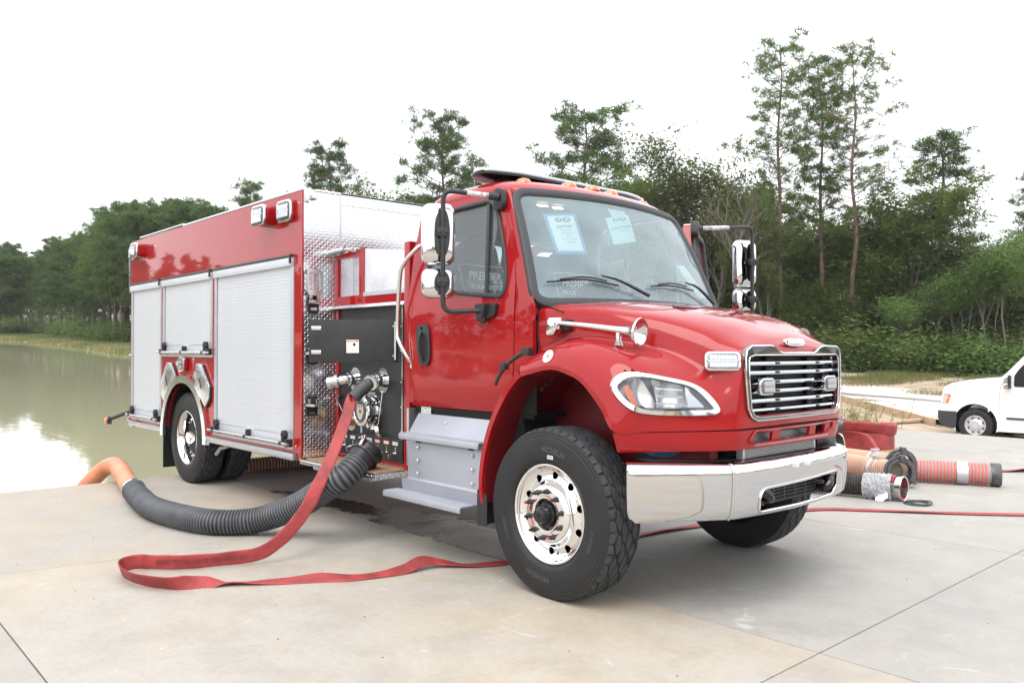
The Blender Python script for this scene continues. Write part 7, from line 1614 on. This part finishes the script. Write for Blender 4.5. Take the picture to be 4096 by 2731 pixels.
# ribs of the woven jacket run lengthwise: fine relief from the hose's own geometry would be too small, so a bump
FH = thing('fire_hose', (-2, -2.4, 0), 'flat red fire hose hanging from the pump outlet, looped on concrete and passing under it', 'fire hose')
Wd = .098
s0 = HO + HD * .0
cg = MB(); cg.cyl(s0, s0 + HD * .03, .052, n=20); cg.tube([s0 + HD * .03, s0 + HD * .09 + V((0, 0, -.012)), s0 + HD * .15 + V((0, 0, -.04))], [.055, .056, .052], 20, smooth=3)
cgo = cg.build('hose_coupling', mat('grey_rubber_sleeve', (.05, .05, .052), .5), FH, ang=50)
hs0 = s0 + HD * .145 + V((0, 0, -.03)); 
pts = [(*hs0, .75, .0, .5), (-2.225, -1.165, 1.13, .72, .45, .45), (-2.215, -1.19, 1.07, .68, .68, .15), (-2.187, -1.23, .99, .70, .70, .1), (-2.149, -1.32, .834, .72, .68, -.1), (-2.092, -1.44, .645, .70, .70, -.2), (-2.04, -1.55, .512, .62, .70, -.3), (-1.94, -1.68, .394, .40, .7, -.4), (-1.88, -1.80, .292, .3, .6, -.7),
       (-1.86, -1.95, .17, .1, .4, -.9), (-1.915, -2.09, .080, -.1, .0, -1), (-2.00, -2.30, .062, -.12, .0, -1), (-2.10, -2.53, .060, -.1, 0, -1), (-2.24, -2.68, .058, .0, 0, -1), (-2.34, -2.78, .058, .05, .08, -1), (-2.29, -2.89, .058, .1, .2, -1), (-2.10, -2.93, .055, .1, .42, -.9), (-1.88, -2.89, .05, .12, .55, -.8), (-1.70, -2.76, .042, .2, .6, -.65), (-1.64, -2.59, .025, .45, .4, -.35), (-1.56, -2.42, .012, .6, .35, .1),
       (-1.40, -2.18, .010, .8, -.5, -.1), (-1.27, -1.98, .020, .8, -.45, -.45), (-1.16, -1.80, .012, .85, -.45, -.15), (-1.10, -1.62, .012, .9, -.3, -.1), (-1.06, -1.45, .025, .9, -.1, -.4), (-1.06, -1.30, .055, .9, -.2, -.5), (-1.03, -1.18, .035, .8, -.5, -.2), (-.93, -1.06, .012, .8, -.5, .1), (-.84, -.93, .010, .9, -.4, 0), (-.77, -.70, .010, 1, -.2, 0), (-.73, -.2, .010, 1, 0, 0), (-.71, .4, .010, 1, 0, 0),
       (-.67, .85, .014, 1, -.1, .2), (-.58, 1.28, .010, 1, -.15, 0), (-.45, 2.0, .010, 1, -.2, .1), (-.28, 2.66, .010, .9, -.5, 0), (.08, 3.0, .010, .6, -.7, 0), (.39, 3.24, .012, .6, -.75, .1), (.72, 3.50, .010, .6, -.7, 0), (1.12, 3.86, .010, .6, -.7, 0), (1.7, 4.4, .010, .6, -.7, 0), (2.6, 5.3, .01, .6, -.7, 0)]
mb, fr = ribbon(pts, Wd, .013, wob=.04); mb.build('hose_jacket', HOSE, FH, ang=60)
# printed service line on the far run of the loop
i0, i1 = 14 * 11, 14 * 13
tv, tf = textmb('SERVICE TEST TO 250 PSI PER NFPA 1962', .046, 0, 0, .001)
xs_ = [p[0] for p in tv]; A0, A1 = 14 * 10.4, 14 * 13.0
def onrib(x, y):
    q = (x - min(xs_)) / (max(xs_) - min(xs_)); a = A1 + (A0 - A1) * q; i = int(a); f = a - i
    c = fr[i][0] * (1 - f) + fr[i + 1][0] * f; w_, nn = fr[i][1], fr[i][2]; sg = 1 if nn.dot(CP - c) > 0 else -1; return c - w_ * y * 1.0 * (1 if w_.z < 0 else -1) * 1 + nn * sg * .0088
MB().add([onrib(x, y) for x, y, z in tv], tf).build('lettering', mat('faded_print', (.19, .03, .03), .6), FH, smooth=False)
# second supply hose, right background
mb, _ = ribbon([(-.1, 6.5, .02, .7, -.7, 0), (.05, 6.68, .012, .7, -.7, 0), (.30, 6.95, .03, .5, -.6, .4), (.75, 7.35, .07, .3, -.3, .8), (1.6, 8.1, .05, .4, -.5, .6), (3, 9.4, .012, .7, -.7, 0)], .14, .014)
tag(mb.build('fire_hose', HOSE, None, ang=60), 'stretch of red hose leaving the right edge behind the pink ribbed hose', 'fire hose')
# rolled large hose
RC = V((-2.02, 7.52, .05)); m = MB(); N = 9 * 40; vs = []; pp_ = []
for i in range(N + 1):
    t = i / N; r = .09 + .33 * t + .004 * sin(i * .4); a = i * 2 * pi / 40 - 1.0; pp_.append((RC.x + r * cos(a), RC.y + r * sin(a), RC.z + .13 + .006 * sin(i * .13), 0, 0, 1))
K_ = [V(p[:3]) for p in pp_]
mb = MB(); sweep(K_, [(-.009, -.12), (.009, -.12), (.012, 0), (.009, .12), (-.009, .12), (-.012, 0)], up=(0, 0, 1), mb=mb)
rl = thing('hose_roll', (RC.x, RC.y, 0), 'large red hose rolled up flat with its coupling on top, behind the truck bumper', 'hose roll')
mb.build('hose_coil', HOSE, rl, ang=50)
mb, _ = ribbon([(-2.09, 6.95, .41, .3, -.3, .9), (-1.98, 7.03, .41, .3, -.5, .8), (-1.88, 7.14, .395, .2, -.5, .8), (-1.72, 7.28, .375, .3, -.3, .9), (-1.62, 7.45, .35, .3, 0, .9), (-1.66, 7.68, .34, .1, .1, 1), (-1.9, 7.82, .34, .1, 0, 1)], .17, .085, wob=.05); mb.build('hose_end', HOSE, rl, ang=60)
mb, _ = ribbon([(-2.5, 7.2, .315, .2, .9, .2), (-2.1, 7.05, .318, .2, .9, .2), (-1.85, 7.0, .315, .3, .9, .1), (-1.70, 6.95, .27, .5, .9, .1), (-1.52, 6.8, .13, .6, .9, .1), (-1.40, 6.65, .02, .6, .9, .1)], .055, .014); mb.build('hose_strap', HOSE, rl, ang=60)
m = MB(); m.lathe([(0, .07), (0, .105), (.03, .11), (.03, .10), (.05, .10), (.05, .112), (.08, .112), (.10, .10), (.14, .095), (.14, .07), (0, .07)], (-2.20, 6.90, .42), (1, .35, 0), 28); m.build('hose_coupling', mat('grey_coupling', (.10, .10, .105), .35, .6, var=.3), rl, ang=40)
MB().box(-2.55, -1.62, 6.98, 7.9, .0, .05).build('pallet_board', WOOD, rl)
# ribbed suction hoses lying behind
TAN = mat('tan_helix', (.60, .36, .25), .55, var=.1); TAND = mat('dark_web', (.07, .045, .04), .7); PINK = mat('pink_red_helix', (.55, .13, .11), .5, var=.1); PINKW = mat('grey_web', (.30, .25, .24), .6); CPL = mat('cast_coupling', (.09, .09, .095), .45, .4, var=.35, vscale=12)
def ribbed(name, a, b, r, m1, m2, label, cat='suction hose', group=None, pitch=.036, web=None):
    a, b = V(a), V(b); d = (b - a).normalized(); t = thing(name, (a.x, a.y, 0), label, cat, group); L_ = (b - a).length; n_ = int(L_ / pitch)
    MB().cyl(a, b, r - .009, n=26, cap=False).build('hose_web', m2, t)
    k = MB(); rr = pitch * .30
    for i in range(n_):
        k.lathe([(i * pitch - rr, r - .010), (i * pitch - rr * .7, r - .002), (i * pitch, r), (i * pitch + rr * .7, r - .002), (i * pitch + rr, r - .010)], a, d, 26)
    k.build('hose_helix', m1, t, ang=60); return t, d
def storz(t, c, d, r, m=CPL, lugs=2):
    d = V(d).normalized(); k = MB(); k.lathe([(-.10, r * .72), (-.05, r * .78), (-.05, r), (-.01, r * 1.02), (.0, r * 1.02), (.0, r * .86), (.03, r * .86), (.035, r * .80), (.03, r * .68), (-.05, r * .66)], c, d, 40); o = k.build('coupling', m, t, ang=40)
    s = d.cross(V((0, 0, 1))).normalized(); u = s.cross(d)
    for q in range(3):
        a = radians(95 + 120 * q); w_ = u * sin(a) + s * cos(a); p = c + w_ * r * 1.0; MB().bar(p - d * .05, p + d * .055, .05, .05, up=w_).bar(p + d * .045, p + d * .045 - w_ * .06, .05, .03, up=d).build('coupling_lug', m, o, bevel=.006)
    MB().lathe([(-.02, r * .68), (-.02, 0)], c - d * .12, d, 24).build('bore', mat('tan_bore', (.30, .26, .20), .7), o); return o
def clampband(t, c, d, r, w_=.05):
    k = MB().lathe([(-w_ / 2, r), (-w_ / 2, r + .006), (w_ / 2, r + .006), (w_ / 2, r)], c, d, 28); s = V(d).cross(V((0, 0, 1))).normalized(); k.bar(V(c) + V((0, 0, r + .02)) - s * .05, V(c) + V((0, 0, r + .02)) + s * .05, w_ * .8, .03); k.build('band_clamp', ALU, t, bevel=.003)
t, d = ribbed('suction_hose', (-1.75, 5.38, .125), (-.36, 4.60, .165), .118, TAN, TAND, 'thick tan ribbed suction hose in front, its big dark coupling gaping at the viewer'); storz(t, V((-.27, 4.55, .17)), (.62, -.72, 0), .165); clampband(t, V((-.62, 4.745, .157)), d, .116); clampband(t, V((-.55, 4.71, .157)), d, .112, .02)
t, d = ribbed('suction_hose', (-1.9, 5.75, .125), (-.48, 4.95, .20), .118, TAN, TAND, 'tan ribbed suction hose half hidden behind the nearer tan one'); storz(t, V((-.40, 4.90, .215)), (.62, -.72, 0), .165); clampband(t, V((-.80, 5.12, .185)), d, .116)
t, d = ribbed('suction_hose', (-1.2, 3.45, .115), (-.02, 3.74, .125), .108, mat('rusty_black_helix', (.05, .04, .035), .8, var=.5, vscale=20), DARK, 'dark rusty ribbed hose lying nearest, its mouth wrapped in white plastic film', pitch=.026)
mm = MB(); mm.lathe([(-.16, .11), (-.10, .112), (.02, .118), (.04, .125), (.05, .122), (.045, .108), (-.1, .10)], (.05, 3.76, .128), (1, .05, 0), 40); o = mm.build('coupling', STEEL, t, ang=40)
MB().lathe([(-.118, .1195), (-.02, .1225)], (.05, 3.76, .128), (1, .05, 0), 40, a0=.6, a1=2.6).build('red_paint_patch', mat('dark_red_paint', (.25, .01, .03), .3), o); MB().lathe([(.045, .107), (-.08, .099)], (.05, 3.76, .128), (1, .05, 0), 40, a0=2.9, a1=5.4).build('red_paint_patch', mat('dark_red_paint', (.25, .01, .03), .3), o)
MB().lathe([(-.09, .10), (-.09, 0)], (.05, 3.76, .128), (1, .05, 0), 24).build('bore', mat('pale_bore', (.42, .40, .38), .5), o)
# plastic film: crumpled sleeve
rw = random.Random(4); k = MB(); n1, n2 = 70, 90; vs = []
a_, b_ = V((-.27, 3.675, .12)), V((-.01, 3.74, .125)); dd_ = (b_ - a_).normalized(); s_ = dd_.cross(V((0, 0, 1))).normalized(); u_2 = s_.cross(dd_)
for i in range(n1 + 1):
    for j in range(n2):
        th = 2 * pi * j / n2; t_ = i / n1; base = a_ + (b_ - a_) * t_; q = V((t_ * 9, cos(th) * 2.2, sin(th) * 2.2)); rr = .122 + .022 * abs(noise.noise(q * 1.1)) + .018 * abs(noise.noise(q * 2.6)) + .03 * max(0, sin(th * 2 + t_ * 5)) * t_ * (1 - t_)
        p = base + (s_ * cos(th) + u_2 * sin(th)) * rr; p.z = max(p.z, .004); vs.append(p)
k.add(vs, [(i * n2 + j, i * n2 + (j + 1) % n2, (i + 1) * n2 + (j + 1) % n2, (i + 1) * n2 + j) for i in range(n1) for j in range(n2)])
k.add([(-.05, 3.62, .12), (.0, 3.60, .10), (.02, 3.56, .05), (-.02, 3.52, .01), (-.09, 3.53, .012), (-.12, 3.60, .05)], [(0, 1, 2, 3, 4, 5)])
FILM = mat('plastic_film', (.80, .81, .86), .22, trans=.55, bump=.8, bscale=26); k.build('plastic_wrap', FILM, t, ang=28)
t, d = ribbed('suction_hose', (-.75, 4.93, .13), (.36, 5.42, .13), .122, PINK, PINKW, 'pinkish red ribbed suction hose lying behind the open couplings', pitch=.034)
k = MB(); k.lathe([(-.02, .10), (-.02, .126), (.07, .128), (.08, .12), (.08, .10)], (.37, 5.425, .13), d, 36); k.build('coupling', CPL, t, ang=40); MB().lathe([(-.06, .124), (-.06, .130), (.05, .130), (.05, .124)], (.10, 5.305, .13), d, 36).build('band_clamp', ALU, t)
g_ = MB(); 
for dx, dy, dz in ((0, 0, .008), (.02, .015, .02)): 
    g_.tube([(.24 + dx + .112 * cos(q * pi / 20), 3.70 + dy + .112 * sin(q * pi / 20), dz + .004 * sin(q * .3)) for q in range(41)], .008, 8, cap=False)
tag(g_.build('gasket_ring', mat('dark_rubber_ring', (.06, .06, .062), .5), None), 'thin dark rubber gasket rings lying on the concrete by the wrapped hose', 'gasket')
t, d = ribbed('suction_hose', (-6.28, -.25, .05), (-5.9, 2.4, .09), .10, TAN, TAND, 'tan ribbed hose by the water edge, seen under the red body', pitch=.04)

# ---------------------------------------------------------------- white van beyond the pad
WPT = mat('white_van_paint', (.80, .80, .80), .3, coat=.6); VBL = mat('van_black_trim', (.03, .032, .036), .5); VGL = mat('dark_van_glass', (.012, .016, .018), .06)
VF = V((-1, .03, 0)).normalized(); VS = V((-.03, -1, 0)).normalized()
VO = V((-3.614, 16.817, -.694))
VM = Matrix(((VF.x, -VS.x, 0, VO.x), (VF.y, -VS.y, 0, VO.y), (0, 0, 1, VO.z), (0, 0, 0, 1)))     # local: x forward, y away from camera, z up
van = thing('van', (0, 0, 0), 'white full-size van with black front bumper, cut by the right edge of the picture', 'van'); van.location = (0, 0, 0)
prof = [(0.453, 0.326), (0.512, 0.313), (0.706, 0.37), (0.804, 0.427), (0.823, 0.537), (0.826, 0.695), (0.813, 0.823), (0.772, 0.88), (0.718, 1.192), (0.687, 1.264), (0.552, 1.335), (0.316, 1.386), (0.113, 1.424), (-0.172, 1.462), (-0.396, 1.487), (-0.575, 1.51), (-0.724, 1.649), (-1.061, 2.021), (-1.28, 2.25), (-1.45, 2.42), (-1.62, 2.56), (-1.9, 2.64), (-3.5, 2.68), (-5.2, 2.66), (-5.36, 2.5), (-5.42, 1.2), (-5.4, 0.5), (-4.9, 0.36)]
arc_ = lambda cx, r, z0: [(cx + r * cos(radians(a)), max(z0, .40 + r * sin(radians(a)))) for a in range(-20, 201, 14)]
fa, ra = arc_(0, .50, .22)[::-1], arc_(-3.72, .50, .22)[::-1]
fa = [(-.50 + 0, .20)] ; 
side = prof[:-1] + [(-5.3, .28)] + [(-3.72 - .47, .24)] + [(-3.72 + .49 * cos(radians(a)), .40 + .49 * sin(radians(a))) for a in range(200, -21, -14)] + [(-.60, .28), (-.50, .28)] + [(.49 * cos(radians(a)), .42 + .49 * sin(radians(a))) for a in range(200, -31, -14)]
vwin = [(-.837, 1.342), (-.851, 1.61), (-.965, 1.776), (-1.25, 2.08), (-1.4, 2.15), (-2.1, 2.15), (-2.1, 1.342)]
vL = lambda a, y, b: VM @ V((a, y, b))
def vplate(poly, holes, y, th, m, nm, par=van): return plate(poly, holes, lambda a, b: vL(a, y, b), tuple(VM.to_3x3() @ V((0, th, 0))), 0).build(nm, m, par, smooth=False)
vb = vplate(side, [rpoly(vwin, .05)], 0, .03, WPT, 'side_panel')
vplate(side, [], 1.98, .03, WPT, 'side_panel')
vplate(rpoly(vwin, .05), [], .025, .005, VGL, 'window')
# skin over the profile with rounded shoulders
pr2 = prof[2:]; cen = V((-2.2, 1.2)); G = []
top = [V((a, b)) for a, b in pr2[4:-2]]
def shrink(i, d):
    t = (top[min(i + 1, len(top) - 1)] - top[max(0, i - 1)]).normalized(); nn = V((-t.y, t.x)); 
    if nn.dot(cen - top[i]) < 0: nn = -nn
    return top[i] + nn * d
for y, d in ((0, .0), (.02, -.02), (.07, -.05), (.2, -.065), (.99, -.075), (1.78, -.065), (1.91, -.05), (1.96, -.02), (2.0, 0)): G.append([vL(shrink(i, d).x, y, shrink(i, d).y) for i in range(len(top))])
n_ = len(top); m = MB(); m.add([p for r in G for p in r], [(i * n_ + j, i * n_ + j + 1, (i + 1) * n_ + j + 1, (i + 1) * n_ + j) for i in range(len(G) - 1) for j in range(n_ - 1)]); m.build('body', WPT, van, ang=40)
bp = [(0.453, 0.333), (0.512, 0.313), (0.706, 0.367), (0.804, 0.427), (0.829, 0.536), (0.829, 0.692), (0.66, 0.686), (0.437, 0.686), (0.441, 0.483)]
m = MB(); P = [vL(a, -.012, b) for a, b in bp]; Q = [vL(a, 2.0, b) for a, b in bp]; k = len(bp); m.add(P + Q, [tuple(range(k)), tuple(range(k, 2 * k))[::-1]] + [(i, (i + 1) % k, (i + 1) % k + k, i + k) for i in range(k)]); m.build('bumper', VBL, van, smooth=False, bevel=.02)
m = MB(); k = [(0.783, 0.864), (0.725, 1.191), (0.7, 1.184), (0.746, 0.866)]; P = [vL(a, .05, b) for a, b in k]; Q = [vL(a, 1.9, b) for a, b in k]; m.add(P + Q, [(0, 1, 2, 3), (7, 6, 5, 4)] + [(i, (i + 1) % 4, (i + 1) % 4 + 4, i + 4) for i in range(4)]); m.build('grille', VBL, van)
hl = vplate([(0.71, 1.113), (0.538, 1.112), (0.554, 1.009), (0.614, 0.888), (0.749, 0.877)], [], -.012, .01, mat('van_headlight', (.5, .5, .48), .2), 'headlight')
for pl_ in (((0.613, 1.101), (0.546, 1.101), (0.557, 1.033), (0.621, 1.035)), ((0.64, 1.01), (0.566, 1.009), (0.614, 0.896), (0.659, 0.897))): vplate(list(pl_), [], -.016, .004, mat('orange_lens', (.8, .18, .05), .3), 'turn_lamp', hl)
vplate([(0.718, 1.119), (0.532, 1.12), (0.535, 1.111), (0.715, 1.109)], [], -.017, .005, VBL, 'lamp_rim', hl)
vplate([(-.69, .626), (-3.0, .63), (-3.0, .59), (-.695, .583)], [], -.03, .03, VBL, 'side_moulding')
m = MB(); sm_ = [vL(q[0], -.004, q[1]) for q in [(-0.656, 1.5), (-0.574, 1.363), (-0.539, 1.151), (-0.53, 0.849), (-0.556, 0.55), (-0.596, 0.357)]]; m.tube(sm_, .0035, 4, smooth=4); m.build('door_seam', mat('seam_grey', (.25, .25, .26), .7), van)
m = MB(); sm_ = [vL(q[0], -.006, q[1]) for q in [(-0.292, 1.414), (-0.241, 1.336), (-0.115, 1.298), (0.114, 1.277)]]; m.tube(sm_, .003, 4, smooth=4); m.build('hood_crease', mat('seam_pale', (.5, .5, .52), .7), van)
wl = [(.56 * cos(radians(a)), .42 + .56 * sin(radians(a))) for a in range(20, 161, 10)]; m = MB().tube([vL(a, .0, b) for a, b in wl], [.012] * len(wl), 6); m.build('arch_flare', WPT, van)
m = MB(); P = [vL(.49 * cos(radians(a)), .03, .42 + .49 * sin(radians(a))) for a in range(-30, 211, 12)]; Q = [vL(.49 * cos(radians(a)), .6, .42 + .49 * sin(radians(a))) for a in range(-30, 211, 12)]; k = len(P); m.add(P + Q, [(i, i + 1, i + 1 + k, i + k) for i in range(k - 1)]); m.build('wheel_well', DARK, van)
m = MB(); M3 = VM.to_3x3()
def vbox(x0, x1, y0, y1, z0, z1, m_, nm, bev=.01):
    q = MB().box(x0, x1, y0, y1, z0, z1); q.v = [tuple(VM @ V(p)) for p in q.v]; return q.build(nm, m_, van, bevel=bev)
vbox(-4.9, .35, .1, 1.9, .28, .6, DARK, 'underbody')
a, b = (-0.696, 1.307), (-0.791, 1.616)
vbox(a[0] - .10, a[0] - .0, -.20, -.0, a[1], b[1], VBL, 'mirror_back'); vbox(b[0] - .0, b[0] + .095, -.22, -.05, a[1] + .14, b[1] - .005, CHROME, 'mirror_shell', .02); vbox(b[0] - .0, b[0] + .11, -.22, -.05, a[1] + .01, a[1] + .13, CHROME, 'mirror_shell', .02)
a, b = (-0.396, 1.462), (-0.609, 1.552); m = MB().tube([vL(a[0], .3, a[1] + .03), vL((a[0] + b[0]) / 2, .4, b[1] - .02), vL(b[0], .6, b[1])], .012, 6); m.build('wiper', PLAS, van)
for cx in (0, -3.72):
    for yy, vis in ((.02, 1), (1.76, 0)):
        c = VM @ V((cx, yy, .39)); ax = (M3 @ V((0, -1, 0))); w_ = MB().lathe([(-.22, .20), (-.22, .36), (-.20, .39), (-.03, .395), (-.0, .375), (.012, .33), (.012, .27), (.0, .235), (-.02, .225)], c, ax, 48).build('tyre', TYRE, van, ang=30)
        if vis:
            r_ = MB().lathe([(-.02, .235), (.01, .238), (.014, .230), (.002, .222), (-.03, .205), (-.035, .17), (-.005, .13), (.004, .115), (.016, .105), (.018, .02), (.02, 0)], c, ax, 48).build('rim', mat('silver_rim', (.55, .55, .58), .4, .5), w_, ang=30)
            h_ = MB(); U_, W2 = M3 @ V((1, 0, 0)), V((0, 0, 1))
            for k in range(8):
                a = k * pi / 4 + .39; p = c + (U_ * cos(a) + W2 * sin(a)) * .178 + ax * .0; tn = (U_ * -sin(a) + W2 * cos(a)); rd_ = (U_ * cos(a) + W2 * sin(a)); h_.prism([(-.03, -.022), (.03, -.022), (.02, .018), (-.02, .018)], p + ax * -.034, tn, rd_, ax * .008)
            h_.build('rim_slots', VBL, r_)
            h_ = MB()
            for k in range(8): a = k * pi / 4; p = c + (U_ * cos(a) + W2 * sin(a)) * .082 + ax * .014; h_.lathe([(0, .016), (.018, .014), (.02, 0)], p, ax, 8)
            h_.build('lug_nuts', STEEL, r_)
for o_ in van.children: pass
# ---------------------------------------------------------------- thin moist air over the whole place
HZ = bpy.data.materials.new('haze'); HZ.use_nodes = True; t = HZ.node_tree; t.nodes.clear()
o_ = t.nodes.new('ShaderNodeOutputMaterial'); v_ = t.nodes.new('ShaderNodeVolumePrincipled'); v_.inputs['Color'].default_value = (.93, .95, .97, 1)
v_.inputs['Density'].default_value = .00032; v_.inputs['Anisotropy'].default_value = .2; t.links.new(v_.outputs[0], o_.inputs['Volume'])
hz = MB().box(-340, 340, -340, 340, -18, 36).build('haze', HZ, None, smooth=False); tag(hz, kind='stuff')
